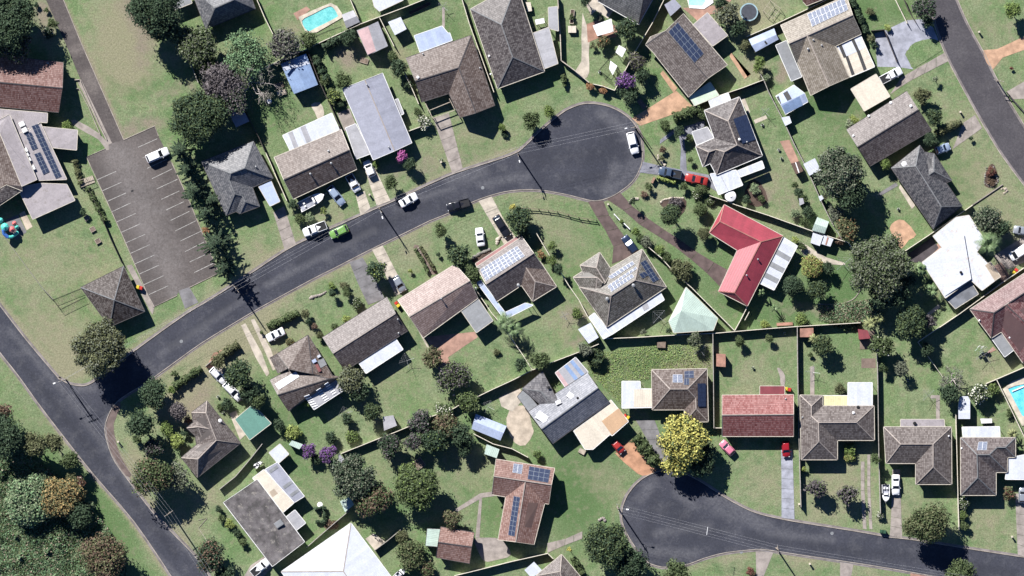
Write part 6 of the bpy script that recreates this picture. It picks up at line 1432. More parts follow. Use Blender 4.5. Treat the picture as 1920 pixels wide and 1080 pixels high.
F_('white retaining edge beside the church lane',[(139,150),(150,149),(153,158),(184,228),(200,262)],'kerb_concrete',kind='wall',h=.35,capw=.12,name='retaining_wall'); F_('second pale edge between lane lawn and footpath',[(142,166),(148,166),(166,200),(188,252)],'kerb_concrete',kind='wall',h=.3,capw=.10,name='retaining_wall')
F_('white picket strip between the two brown driveways',[(1151,401),(1162,413)],'white_plastic',h=.9,kind='wall',capw=.12); F_('second white picket strip between the brown driveways',[(1169,418),(1181,430)],'white_plastic',h=.9,kind='wall',capw=.12)
F_('white side fence by the bowl rim shrubs',[(1194,240),(1205,255),(1216,270)],'fence_dark',h=1.0,kind='wall',capw=.1)
F_('dark pool fence below the turquoise pool',[(592,68),(615,58),(640,50)],'black_plastic',h=1.2,kind='pool'); F_('dark shade-house frame beside the white canopies',[(1123,132),(1140,112),(1160,128),(1146,150),(1123,132)],'black_plastic',h=1.9,kind='pool',bay=3)
F_('short front fence at the gate by the two white cars',[(386,686),(398,676)],'fence_grey',h=1.1)
F_('cream side fence of the mauve gabled hall at the wedge garage',[(1396,600),(1404,585)],'fence_cream',h=1.5)
F_('dark fence at the multi-hip house pale carport',[(1905,845),(1912,870)],'fence_dark',h=1.4)
F_('front brick pier wall at the corner of the clipped hedge',[(1222,343),(1227,333)],'brick_wall',h=1.0,kind='wall',capw=.45,name='brick_wall')

# ================================================================ yard things
def hoist(label,x,y,r=14,rot=.5,h=1.9,O=None):
    px,py = cv(O,[(x,y)])[0]; p = W(px,py); root = empty('clothes_hoist',p,rot,label,'clothes line','rotary clothes lines in the back yards'); R = r * S
    m_ = MB(); m_.tube([(0,0,-.1),(0,0,h)],.035,8); m_.build('post','galv',root)
    for q in range(4):
        t = q * math.pi / 2; m_ = MB(); m_.tube([(0,0,h - .35),(math.cos(t) * R,math.sin(t) * R,h + .12)],.032,5); m_.build('arm','galv',root)
    for f in (.45,.7,1.0):
        m_ = MB(); P = [(math.cos(q * math.pi / 2) * R * f,math.sin(q * math.pi / 2) * R * f,h - .35 + .47 * f) for q in range(5)]; m_.tube(P,.010,3,cap=False); m_.build('line','wire',root)
hoist('rotary clothes hoist below the bare grey tree',1740,741,14,.75); hoist('rotary clothes hoist in the shadow of the green-grey tiled house',1235,594,16,.85); hoist('rotary clothes hoist in the long grass yard',1312,656,13,.65); hoist('rotary clothes hoist at the end of the tan winding path',1581,495,17,.7)
hoist('rotary clothes hoist beside the big dark tree behind slate roof',1642,366,9,.2); hoist('rotary clothes hoist with washing by the orange step',1845,664,19,.55); hoist('rotary clothes hoist at the end of the narrow top path',831,14,11,.9); hoist('rotary clothes hoist on the lawn below the long white patio roof',763,676,15,.3); hoist('rotary clothes hoist beside the grey shade tree at the tree-lined fence',915,762,13,1.1)
hoist('rotary clothes hoist in the small lawn below the battened patio',648,775,14,.3); hoist('rotary clothes hoist on the narrow lawn by the cream slab',1434,211,11,.8); hoist('rotary clothes hoist behind the purple-brown gable',1523,698,14,1.45); hoist('rotary clothes hoist in the shadow beside the palm roof',1058,592,9,.5)
def washing():
    p = W(1838,655); root = empty('hanging_washing',p,0,'pale washing pegged along the hoist by the orange step','washing'); rn = random.Random(5)
    for q in range(7):
        m_ = MB(); x,y = rn.uniform(-1.1,1.1),rn.uniform(-.8,.8); t = rn.uniform(.3,.8); d = Vector((math.cos(t),math.sin(t),0)) * .4
        a = Vector((x,y,1.85)); m_.bar(a - d + Vector((0,0,-.35)),a + d + Vector((0,0,-.35)),.05,.7); m_.build('garment',['white_plastic','car_silver','mint_metal'][q % 3],root)
washing()
def trampoline():
    p = W(1404,23); root = empty('trampoline',p,0,'round black trampoline with pale rim pad near the top edge','trampoline'); R = 2.05
    m_ = MB(); m_.lathe([(.01,.86),(R * .86,.86)],28); m_.build('mat','tramp_mat',root)
    m_ = MB(); m_.lathe([(R * .86,.90),(R,.90),(R,.84),(R * .86,.84)],28); m_.build('rim_pad','tramp_pad',root)
    for q in range(6):
        t = q * math.pi / 3; m_ = MB(); m_.tube([(math.cos(t) * R * .95,math.sin(t) * R * .95,0),(math.cos(t) * R * .95,math.sin(t) * R * .95,.84)],.03,6); m_.build('leg','galv',root)
trampoline()
def cube_frame():
    O = (1390,0,8); c = [W(*q) for q in cv(O,[(430,15),(582,130),(470,285),(325,170)])]; base = c[0]; root = empty('climbing_frame',base,0,'open white square pipe frame on the lawn beside the trampoline','play frame')
    for i in range(4):
        a,b_ = c[i] - base,c[(i + 1) % 4] - base; m_ = MB(); m_.bar(a + Vector((0,0,1.6)),b_ + Vector((0,0,1.6)),.08); m_.build('beam','timber_pale',root); m_ = MB(); m_.box(a.x,a.y,0,1.6,.07,.07); m_.build('post','timber_pale',root)
    for i in (0,1): m_ = MB(); m_.bar((c[i] + c[i + 1]) / 2 - base + Vector((0,0,1.6)),(c[(i + 2) % 4] + c[(i + 3) % 4]) / 2 - base + Vector((0,0,1.6)),.07); m_.build('beam','timber_pale',root)
cube_frame()
def tank(label,x,y,r,h,mat='white_plastic'):
    p = W(x,y); root = empty('water_tank',p,0,label,'water tank'); R = r * S; m_ = MB(); m_.lathe([(R,0),(R,h),(R * .96,h + .04)],28); m_.build('barrel',mat,root)
    m_ = MB(); m_.lathe([(R * .97,h + .03),(R * .5,h + .22),(.3,h + .32)],28); m_.build('lid',mat,root); m_ = MB(); m_.lathe([(.3,h + .32),(.3,h + .4),(.01,h + .42)],14); m_.build('hatch',mat,root)
tank('round white water tank between carport and red roof',1369,368,10.5,2.2)
def bins(label,x,y,lids,rot=.5,O=None):
    px,py = cv(O,[(x,y)])[0]
    for i,l in enumerate(lids):
        d = Vector((math.cos(rot),math.sin(rot),0)) * .75 * i; p = W(px,py) + d; c = {'bin_red': 'red','bin_yellow': 'yellow','bin_green': 'green'}[l]
        root = empty('wheelie_bin',p,rot,'dark wheelie bin with %s lid %s%s' % (c,'nearer the boat ' if (l == 'bin_green' and i == 0) else '',label),'rubbish bin','wheelie bins'); m_ = MB(); m_.box(0,0,.08,1.0,.55,.65,0,0,1.12); m_.build('body','bin_green' if l != 'bin_red' else 'black_plastic',root)
        m_ = MB(); m_.box(0,0,1.0,1.08,.64,.76); m_.box(0,.03,1.08,1.12,.5,.6); m_.build('lid',l,root)
        for s_ in (-1,1): m_ = MB(); m_.box(s_ * .27,.3,0,.2,.06,.2); m_.build('wheel','rubber',root)
bins('beside the grey-brown gable corner',743,568,['bin_red','bin_yellow'],-.9); bins('at the pyramid roof corner',259,538,['bin_yellow','bin_red'],-.3); bins('at the cream carport corner',1172,779,['bin_red','bin_yellow'],-.6); bins('at the dark red porch',1474,729,['bin_yellow','bin_red'],-.2)
bins('beside the white van',1901,511,['bin_yellow','bin_red'],.9); bins('at the kerb by the small boat',1652,996,['bin_green','bin_green'],-.15)
def box_thing(name,label,cat,x,y,lx,ly,h,mat,rot=0.0,soil=None,group=None,O=None):
    px,py = cv(O,[(x,y)])[0]; p = W(px,py); root = empty(name,p,rot,label,cat,group)
    for q in range(2):
        m_ = MB(); m_.box(0,(q * 2 - 1) * (ly / 2 - .04),0,h,lx,.08); m_.build('side_board',mat,root); m_ = MB(); m_.box((q * 2 - 1) * (lx / 2 - .04),0,0,h - .004,.08,ly - .17); m_.build('side_board',mat,root)
    m_ = MB(); m_.box(0,0,.02,h - .05 if soil else h - .02,lx - .17,ly - .17); m_.build('soil' if soil else 'top',soil or mat,root); return root
for x,y,w_ in ((652,555,'nearest the church annex'),(695,640,'in the middle of the three'),(735,728,'farthest from the church annex')): box_thing('planter_box','square timber planter box on the church lawn ' + w_,'planter box',x,y,1.2,1.1,.45,'timber_pale',.5,'bare_earth','square planter boxes on the church lawn',T(0,1))
box_thing('raised_bed','long cream raised garden bed planted with herbs','planter box',450,125,.9,3.2,.5,'cream_wall',-.08,'mulch',O=T(2,0)); box_thing('raised_bed','timber-edged bed against the top back fence','planter box',1230,62,5.2,.8,.4,'timber',.45,'mulch',O=T(1,0))
box_thing('sandpit','tilted timber play square on the striped lawn','sandpit',1222,238,2.2,2.2,.25,'timber_pale',.6,'bare_earth',O=T(1,3)); box_thing('garden_edge_bed','slatted timber square beside the round mulch patch','planter box',812,455,1.8,1.2,.3,'timber_pale',-.3,'timber',O=T(1,0))
box_thing('pallet','timber pallet stack on the dappled lawn','pallet',192,695,2.1,1.2,.5,'timber_pale',.25,O=T(1,0)); box_thing('pallet','dark pallet stack above the pale one on the dappled lawn','pallet',175,640,2.0,1.2,.4,'timber',.25,O=T(1,0))
box_thing('cold_frame','dark wooden chest in the long grass yard by the fence','chest',1120,425,1.9,1.4,.7,'timber',-.05,O=T(2,2)); box_thing('garden_bench','slate topped bench at the garden under the orange gravel','bench',525,145,1.5,1.1,.45,'timber_pale',-.5,O=T(2,3))
def mailbox(label,x,y,mat='brick_wall'):
    p = W(x,y); root = empty('mailbox',p,.4,label,'mailbox','letterboxes at the kerbs'); m_ = MB(); m_.box(0,0,0,.9,.34,.34); m_.build('pillar',mat,root); m_ = MB(); m_.box(0,0,.9,1.12,.44,.38); m_.build('box','cream_wall',root)
for l,x,y in (('cream letterbox beside the white ute driveway',693,365),('letterbox on the verge near the red-brown corner grass',222,828),('letterbox on the lawn below the L-shaped brown roof',827,304),('pale letterbox on the bottom verge',1518,1057),('letterbox at the lower right verge',1897,1006),('letterbox at the end of the vertical fence by the bluish driveway',1498,945),
                ('letterbox by the brown double driveways',1140,383),('letterbox on the mulch lawn edge',1800,210),('white letterbox on the sunny lawn right of the top street',1835,60)): mailbox(l,x,y,'cream_wall')
def play():
    O = (0,380,15.43); base = W(*cv(O,[(250,800)])[0]); root = empty('play_structure',base,0,'colourful playground tower with teal and blue tube slide by the church annex','playground')
    P = [W(*cv(O,[q[:2]])[0],q[2]) - base for q in ((170,720,2.5),(95,800,2.3),(120,900,2.0),(230,1000,1.7),(330,990,1.35),(430,930,1.0),(520,860,.6))]
    Q = [Vector(p_) for p_ in P]; m_ = MB(); m_.tube(Q[0:4],.42,12); m_.build('tube_slide','play_blue',root); m_ = MB(); m_.tube(Q[3:],.40,12); m_.build('tube_slide','play_teal',root)
    for x,y,r,z,mat in ((170,710,.78,2.9,'play_teal'),(40,520,.55,2.6,'play_teal'),(365,780,.6,2.4,'play_pink'),(430,600,.45,1.6,'play_pink'),(500,710,.42,1.5,'play_teal')):
        c = W(*cv(O,[(x,y)])[0]) - base; m_ = MB(); m_.lathe([(r * 1.25,z - .5),(r,z - .2),(.05,z + .3)],8,0,c); m_.build('canopy',mat,root)
        for q in range(4):
            t = q * math.pi / 2 + .5; m_ = MB(); m_.tube([(c.x + math.cos(t) * r * .8,c.y + math.sin(t) * r * .8,0),(c.x + math.cos(t) * r * .8,c.y + math.sin(t) * r * .8,z - .3)],.05,6); m_.build('post','play_blue',root)
        m_ = MB(); m_.box(c.x,c.y,z * .45,z * .45 + .1,r * 1.6,r * 1.6,.5); m_.build('deck','black_plastic',root)
play()
def bridge():
    O = T(0,1); a,c = W(*cv(O,[(600,300)])[0]),W(*cv(O,[(705,262)])[0]); root = empty('footbridge',a,0,'small timber footbridge crossing the garden strip to the car park','footbridge'); d = (c - a); L = d.length; d.normalize(); n = Vector((-d.y,d.x,0))
    for i in range(9): m_ = MB(); p = d * (L * (i + .5) / 9); m_.box(p.x,p.y,.16,.22,L / 9 - .05,1.5,math.atan2(d.y,d.x)); m_.build('plank','timber_pale',root)
    for s_ in (-1,1):
        m_ = MB(); m_.bar(n * s_ * .78 + Vector((0,0,1)),d * L + n * s_ * .78 + Vector((0,0,1)),.08); m_.build('handrail','timber_pale',root)
        for f in (0,.5,1): m_ = MB(); p = d * L * f + n * s_ * .78; m_.box(p.x,p.y,0,.96,.07,.07); m_.build('post','timber_pale',root)
bridge()
def stones(label,O,pts,n,seed,r=.28,mat='stone_grey'):
    rn = random.Random(seed); P = [W(*q) for q in cv(O,pts)]; root = empty('rock_edging',P[0],0,label,'rock edging'); d = [0]
    for i in range(1,len(P)): d.append(d[-1] + (P[i] - P[i - 1]).length)
    for q in range(n):
        t = d[-1] * (q + .5) / n; i = 1
        while i < len(P) - 1 and d[i] < t: i += 1
        p = P[i - 1].lerp(P[i],(t - d[i - 1]) / max(1e-6,d[i] - d[i - 1])) - P[0]; rr = r * rn.uniform(.7,1.4); m_ = MB(); k = 6
        m_.lathe([(rr * rn.uniform(.9,1.1),0),(rr * rn.uniform(.8,1),rr * .5),(rr * .45,rr * .8),(.02,rr * .85)],k,0,p); 
        for v in m_.v: v.x += rn.uniform(-.05,.05); v.y += rn.uniform(-.05,.05)
        m_.build('rock',mat,root)
stones('rough rock edging in front of the red verandah',T(1,1),[(1620,860),(1680,820),(1755,790)],12,3,.35); stones('curving pale stepping stones to the black wagon',T(1,1),[(1840,690),(1812,715),(1805,755)],5,4,.4,'concrete_pale'); stones('pale stone ring round the bed by the long brown driveway',T(2,1),[(1115,440),(1130,420),(1210,402),(1290,405)],15,5,.24,'concrete_pale')
stones('rock edging below the bowl rim lawn',T(2,1),[(880,440),(905,410),(950,410)],6,6,.35,'concrete_pale'); stones('stone border of the kidney mulch bed',T(3,1),[(1640,170),(1620,290),(1680,325),(1730,280),(1700,220),(1690,165)],22,7,.2,'stone_grey')
stones('rock border along the street hedge lawn',T(1,2),[(400,80),(440,62),(490,50),(530,25)],9,8,.33,'concrete'); stones('rock border between the two driveways of the blue path',T(2,1),[(1095,80),(1100,120),(1150,160)],8,9,.25,'concrete_pale'); stones('stone line of the narrow bed by the cream driveway',T(1,1),[(1215,775),(1260,880),(1310,960)],14,10,.2,'concrete')
stones('concrete blocks strewn under the plum shrubs',T(1,2),[(1380,600),(1400,620),(1510,860)],7,12,.25,'concrete_pale'); stones('crumbled rocks on the verge of the lower bowl',T(2,3),[(650,665),(685,640),(700,670)],5,13,.4,'concrete'); stones('stump ring on the dry lawn edge',T(3,1),[(1745,340),(1775,330),(1795,355),(1765,372)],6,14,.3,'timber_pale')
box_thing('stepping_block','pale stone slab pile beside the purple tree','bench',975,780,2.4,1.1,.3,'stone_grey',-.9,'bare_earth',O=T(2,0)) 
box_thing('bench','small curved red bench against the back fence','bench',125,270,3.6,.7,.45,'rust_metal',.05,O=T(3,2))

def pot(label,x,y,r=.3,h=.4,m='white_plastic',leaf='leaf_mid'):
    p = W(x,y); root = empty('plant_pot',p,0,label,'plant pot','pots and tubs in the yards'); m_ = MB(); m_.lathe([(r * .7,0),(r,h),(r * 1.08,h),(r * .9,h - .05),(.01,h - .06)],12); m_.build('tub',m,root)
    rng = np.random.default_rng(int(x)); c = rng.normal(size=(60,3)) * r * .45; c[:,2] = abs(c[:,2]) + h; link('foliage',flatmesh('foliage',leaf_quads(rng,c,c * 0 + [0,0,1],.09),np.arange(240).reshape(-1,4),leaf),root)
for l,x,y in (('nearest the cream slab on the narrow lawn',1429,234),('upper one beside the orange brick strip',1460,281),('lower one beside the orange brick strip',1465,297),('by the slate roof corner in the sand pit lawn',1684,392),('on the lawn above the small kidney lawn',640,746),('at the mauve roof garden wall',409,744),('lower one at the mauve roof garden wall',418,773),('in the garden plot by the curved edging',1558,581),
                ('on the lawn left of the red tiled gable fence',1412,690),('beside the tall fence corner in the lawn of the globes',1471,625),('by the hoist in the lawn of the bare tree',1702,713),('under the twin canopies',1124,135)): pot('pale round tub ' + l,x,y)
def outdoor_set(label,x,y,r=.9):
    p = W(x,y); root = empty('garden_table',p,.4,label,'table','outdoor tables'); m_ = MB(); m_.lathe([(r * .7,.70),(r * .7,.74),(.01,.75)],16); m_.build('table_top','white_plastic',root); m_ = MB(); m_.tube([(0,0,0),(0,0,.7)],.05,8); m_.build('leg','galv',root)
outdoor_set('round white table by the old roof annex',600,946); outdoor_set('small white table on the lawn of the dappled garage',505,190,.8)
# ================================================================ trees, shrubs, hedges
p_ = plant
GT = 'street and yard trees'
# bottom left bush
p_('tree','grey-green rounded tree','leftmost of three in the bush edge',66,834,23,7.5,'leaf_olive'); p_('tree','olive rounded tree','in the middle of three at the bush edge',100,831,19,6.5,'leaf_olive'); p_('tree','dark olive tree','of the bush edge nearest the road',131,864,18,6,'leaf_mid')
p_('shrub','reddish brown shrub','beside the orange crowned tree',150,903,10,4.2,'leaf_reddish',mat2='petal_white',f2=.1); p_('tree','orange and gold crowned tree','of the bush by the long street',118,932,36,6.5,'leaf_orange',ry=40,mat2='leaf_olive',f2=.4)
p_('tree','broad pale green dome tree','left of the orange crowned tree',58,938,48,5.2,'leaf_pale',mat2='weed_green',f2=.5,leaf=.22); p_('tree','brown-green round tree','at the bottom of the bush',196,1046,42,8,'leaf_olive',mat2='leaf_brown',f2=.5); p_('tree','reddish brown tree','cut by the left edge beside the long street',-2,778,24,7,'leaf_brown')
p_('tree','dark shaded tree','cut by the left edge above the green thicket',8,818,40,9,'leaf_dark'); p_('tree','dark green tree','in shadow under the orange crowned tree',148,968,26,6,'leaf_dark'); p_('shrub','pale green shrub','on the verge side of the orange crowned tree',172,948,9,3.0,'leaf_pale')
p_('tree','olive tree','behind the reddish shrub of the bush',135,895,12,4.5,'leaf_olive')
# corner street trees
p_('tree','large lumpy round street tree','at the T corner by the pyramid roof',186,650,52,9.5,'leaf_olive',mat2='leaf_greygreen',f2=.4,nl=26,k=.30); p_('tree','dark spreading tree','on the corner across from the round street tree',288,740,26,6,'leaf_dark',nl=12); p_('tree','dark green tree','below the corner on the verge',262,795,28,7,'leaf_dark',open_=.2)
p_('tree','grey-purple sparse tree','at the shrubby mauve hall corner',335,772,18,4.5,'leaf_greypurple',open_=.25); p_('shrub','light green round shrub','by the mauve tiled house corner',313,803,15,2.8,'leaf_bright'); p_('shrub','yellow-green shrub','below the light green round shrub',333,828,16,2.8,'leaf_lime'); p_('tree','dark grey shrub tree','beside the yellow-green shrub on the verge',288,838,20,4,'leaf_greypurple',mat2='leaf_dark',f2=.6)
p_('shrub','small teal bush','on the open verge of the long street',257,826,9,2,'leaf_mid'); p_('tree','large green-brown street tree','below the mauve tiled house on the verge',283,893,34,8,'leaf_mid',mat2='leaf_brown',f2=.2); p_('tree','thin blurred tree','between the big verge tree and the mauve eave',333,896,26,5.5,'leaf_greygreen',open_=.45,core=False)
p_('tree','dark reddish tree','at the bottom of the long street',395,1042,30,6.5,'leaf_dark',mat2='leaf_brown',f2=.35); p_('tree','small dark tree','cut by the bottom edge below the old roof verge',425,1078,20,5,'leaf_dark')
p_('shrub','orange flowering shrub','at the mauve gablet wall',352,788,8,1.6,'leaf_orangebrown'); p_('shrub','dark bush','by the yellow-green shrub and mauve eave',345,812,8,1.8,'leaf_dark')
for q,(x,y,r) in enumerate(((410,955,8),(417,972,8),(432,982,11),(445,1000,10),(455,1018,9))): p_('shrub',['dark','dark green','yellow-green','dark leafy','dull green'][q] + ' garden shrub','number %s along the old roof wall' % ['one','two','three','four','five'][q],x,y,r,1.6,['leaf_dark','leaf_mid','leaf_lime','leaf_dark','leaf_mid'][q],group='shrubs along the old roof wall')
# mauve hall yard
p_('shrub','thin star-shaped shrub','alone on the dry verge by the long hedge',327,700,8,1.5,'leaf_mid',open_=.3); p_('shrub','bright green shrub','at the left end of the shaded hedge',322,731,8,1.8,'leaf_bright'); p_('hedge','dark clipped long hedge','on the dry lawn by the gate',353,710,7,1.7,'leaf_mid',pts=[(326,726),(378,690)])
p_('hedge','short olive hedge','behind the two white cars gate',430,656,8,1.6,'leaf_olive',pts=[(412,668),(448,645)]); p_('tree','olive small tree','above the two white cars',410,678,13,3.6,'leaf_olive'); p_('tree','very dark dense tree','to the right of the two white cars',447,705,27,6.5,'leaf_dark',mat2='leaf_mid',f2=.3,ry=25); p_('tree','dark tree','between dense tree and teal roof',470,738,20,5,'leaf_dark')
p_('tree','round mid-green tree','overhanging the teal garage',484,752,15,5,'leaf_mid'); p_('shrub','dark clumped shrub','between the white cars and the mauve roof',425,757,13,2.2,'leaf_dark'); p_('shrub','small green shrub patch','by the mauve roof gablet',413,763,8,.9,'leaf_mid'); p_('shrub','dark green shrub','right of the teal garage',525,797,13,2.6,'leaf_dark'); p_('shrub','light lime shrub','right of the teal garage, toward the small kidney lawn',549,810,16,2.4,'leaf_lime')
# car park pines
p_('pine','tall narrow conifer','nearest the white wagon in the car park',336,282,24,11,'leaf_conifer'); p_('pine','dark conifer','second from the top of the pine row',350,316,24,10.5,'leaf_conifer'); p_('pine','broad green conifer','in the middle of the pine row',364,357,31,10.5,'leaf_conifer'); p_('pine','dark conifer','in the shade below the broad green conifer',386,398,29,10,'leaf_conifer')
p_('pine','tall star-branched conifer','at the lower end of the car park',404,455,42,13,'leaf_conifer'); p_('shrub','pinkish round shrub','at the car park edge among the pines',386,433,8,1.2,'leaf_orangebrown'); p_('pine','small dark conifer','hanging over the blue-grey eave side',396,374,20,8,'leaf_conifer'); p_('pine','slender conifer','below the tall star-branched one',421,500,26,8.5,'leaf_conifer')
# church yard
p_('tree','huge dark tree mass','in the top left corner',12,40,62,11,'leaf_dark',ry=60,nl=26,k=.3); p_('tree','dark grey tree','over the red-brown hall roof edge',22,82,34,8,'leaf_dark',mat2='leaf_greypurple',f2=.4); p_('shrub','small green tree','beside the lane under the dark mass',98,44,11,3,'leaf_mid'); p_('shrub','white-flowering low shrub','on the bare bed beside the lane',92,62,12,1.8,'leaf_dark',mat2='petal_white',f2=.05)
p_('shrub','tiny dark bush','in the bare bed at the top of the lane',68,10,6,1.2,'leaf_dark'); p_('shrub','tiny green bush','below the first one in the bare bed',87,19,6,1.2,'leaf_mid'); p_('shrub','bright green rounded shrub','at the church wing wall',126,236,12,1.8,'leaf_bright')
p_('hedge','mixed garden strip','between church lawn and car park fence, upper part',148,315,5,1.2,'leaf_olive',pts=[(140,300),(152,345)]); p_('hedge','dark garden strip','between church lawn and car park fence, lower part',180,380,5,1.3,'leaf_mid',pts=[(165,352),(198,415)]); p_('shrub','small dark tree','at the flat church annex corner',156,397,8,2,'leaf_dark')
# big trees at upper left centre
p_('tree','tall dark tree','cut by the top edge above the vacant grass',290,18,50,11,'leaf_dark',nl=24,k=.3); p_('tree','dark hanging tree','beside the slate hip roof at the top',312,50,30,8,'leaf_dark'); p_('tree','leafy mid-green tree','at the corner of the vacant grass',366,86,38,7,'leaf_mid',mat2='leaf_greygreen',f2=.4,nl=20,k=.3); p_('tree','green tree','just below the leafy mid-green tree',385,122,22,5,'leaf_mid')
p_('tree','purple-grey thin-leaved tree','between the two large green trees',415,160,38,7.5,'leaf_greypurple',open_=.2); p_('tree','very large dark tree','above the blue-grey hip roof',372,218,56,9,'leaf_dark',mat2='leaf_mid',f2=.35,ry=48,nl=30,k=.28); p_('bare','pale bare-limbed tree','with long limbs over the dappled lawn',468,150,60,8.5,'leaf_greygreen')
p_('tree','loose pale green tree','right of the slate hip roof',462,105,42,7,'weed_green',open_=.3,core=False); p_('tree','grey feathery tree','left of the round green shrub by the pool',530,82,32,6,'leaf_greygreen',mat2='leaf_greypurple',f2=.5,open_=.15); p_('tree','small dark tree','above the shaded grey shed',438,190,26,7,'leaf_greypurple',mat2='leaf_dark',f2=.5)
p_('shrub','round green tree','at the corner below the turquoise pool',581,75,19,3.2,'leaf_mid'); p_('hedge','dark leafy hedge','below the pool back fence',625,78,8,2.2,'leaf_dark',pts=[(606,90),(630,76),(665,62)]); p_('tree','dark tree','in the corner of the mulch patch yard',655,70,15,3.8,'leaf_dark'); p_('hedge','dark shrub border','down the side fence of the mulch patch yard',600,120,7,2,'leaf_dark',pts=[(590,105),(604,135),(612,150)])
p_('shrub','dark round shrub','in the side fence corner of the lilac house yard',609,152,12,2.4,'leaf_mid'); p_('tree','round green tree','behind the lilac metal roof',642,152,16,3.6,'leaf_mid'); p_('shrub','round shrub with pale rim','beside the lilac metal roof',625,180,16,2.6,'leaf_mid',mat2='leaf_lime',f2=.3); p_('shrub','dark clump','between lilac roof and round rimmed shrub',637,195,10,1.8,'leaf_dark')
p_('shrub','dark pair of trees','upper, beside the two-tone garage',737,106,12,2.6,'leaf_mid'); p_('tree','dark green tree','between the garage and the L-shaped brown roof',745,126,17,3.8,'leaf_dark'); p_('shrub','dark round shrub','on the lawn strip by the L-shaped brown roof',765,160,10,2,'leaf_dark'); p_('shrub','small thin shrub','lower on the lawn strip by the brown eave',783,210,11,1.8,'leaf_mid',open_=.2)
p_('shrub','white-flowering bush','by the porch of the L-shaped brown roof',797,230,15,2.2,'leaf_mid',mat2='petal_white',f2=.35); p_('shrub','palm-leaved shrub','in the small front bed below the large dark roof',942,240,9,1.8,'leaf_bright'); p_('shrub','dark mulch border plants','below the small front palm shrub',946,252,8,.9,'leaf_dark'); p_('tree','round bushy tree','left of two on the lawn by the top bowl',997,224,18,4,'leaf_mid')
p_('shrub','pale-topped round shrub','beside the short brown driveway by the top bowl',1029,208,12,2.6,'leaf_bright'); p_('hedge','narrow green hedge','on the lawn corner by the cream wall',1058,152,4,1.4,'leaf_mid',pts=[(1056,140),(1059,162)]); p_('shrub','clustered herbs','in the long cream planter',1072,32,6,1.3,'leaf_mid',ry=12); p_('tree','shade tree','over the pale courtyard at the top',1098,-2,14,4.5,'leaf_dark')
p_('shrub','low grey shrubs','in the pale courtyard by the umbrella',1123,34,7,1.0,'leaf_greygreen'); p_('tree','dark green dense tree','right of the white umbrella',1177,54,22,5,'leaf_dark',mat2='leaf_mid',f2=.3); p_('shrub','brownish green bush','below the white umbrella',1130,77,15,2.6,'leaf_olive',mat2='leaf_orangebrown',f2=.15); p_('shrub','olive twiggy bush','on the path side of the white umbrella',1112,86,9,1.6,'leaf_olive',open_=.2)
p_('tree','grey-brown thin tree','right of the garden wall above the purple flowers',1194,115,17,4.5,'leaf_greypurple',mat2='leaf_olive',f2=.5); p_('tree','vivid purple-flowering tree','inside the bend of the garden wall',1176,152,18,4.6,'leaf_purple',ry=15,mat2='leaf_mid',f2=.25); p_('tree','dark green tree','under the vivid purple flowers',1181,176,19,3.8,'leaf_dark'); p_('tree','sparse tree','above the purple flowering tree',1203,142,14,4,'leaf_dark',open_=.2)
p_('ball','orange-brown clipped ball shrub','left of the pair outside the garden wall',1107,163,8,1.7,'leaf_orangebrown'); p_('ball','orange-brown clipped ball shrub','right of the pair outside the garden wall',1132,169,8,1.7,'leaf_orangebrown')
p_('tree','grey-green feathery tree','left of the trampoline',1366,26,22,4.6,'leaf_greygreen',mat2='leaf_olive',f2=.4); p_('tree','dark shade tree','below the trampoline',1382,52,17,4,'leaf_dark'); p_('tree','thin dark tree','at the top edge by the green pool',1353,2,14,4.5,'leaf_dark'); p_('shrub','brown shrub','at the corner of the pale blue gabled shed',1397,84,12,2.6,'leaf_olive'); p_('shrub','bright green tree','below the pale blue gabled shed',1423,120,14,3.2,'leaf_bright',ry=18); p_('shrub','light shrub','at the angled fence by the bright green tree',1435,145,9,1.8,'leaf_pale')
p_('shrub','left round bush','of the hedge line above the shade roof',1247,235,12,2.6,'leaf_mid'); p_('hedge','dark green bushy hedge','along the orange driveway to the hip roof',1285,215,9,2.4,'leaf_mid',pts=[(1262,222),(1290,212),(1312,203)]); p_('tree','dark shade tree','between the hip roof and the orange driveway hedge',1273,248,12,3.4,'leaf_dark'); p_('shrub','leafy shrub','at the white awning corner of the hip roof',1318,215,11,2.4,'leaf_mid')
p_('shrub','green shrub','beside the pale square shade roof',1293,258,9,1.6,'leaf_mid'); p_('shrub','dark small shrub','left of the pale square shade roof',1276,240,8,1.6,'leaf_dark')
# top right
p_('hedge','dark border shrubs','beside the tan tile house at the top',1602,30,7,2,'leaf_dark',pts=[(1595,0),(1608,30),(1622,62)]); p_('shrub','star-leaved shrub','in the middle of the dark top lawn',1631,22,9,1.5,'leaf_olive'); p_('tree','dark street tree','above the stone forecourt at the top street',1732,17,22,5,'leaf_dark',mat2='leaf_greypurple',f2=.3); p_('tree','small dark tree','between top lawn and forecourt',1738,42,12,3.6,'leaf_dark',open_=.2)
p_('shrub','spotted shrub','in the stone forecourt',1633,72,9,2,'leaf_olive'); p_('shrub','dark potted shrub','by the forecourt fence',1640,85,8,1.8,'leaf_dark'); p_('shrub','yellow-green flower shrubs','at the forecourt top fence',1665,52,8,1.1,'leaf_lime'); p_('tree','bright green round tree','on the top right lawn',1897,20,17,4.6,'leaf_bright'); p_('shrub','pale-headed small shrub','on the lawn right of the white ute',1752,148,7,2.2,'leaf_pale')
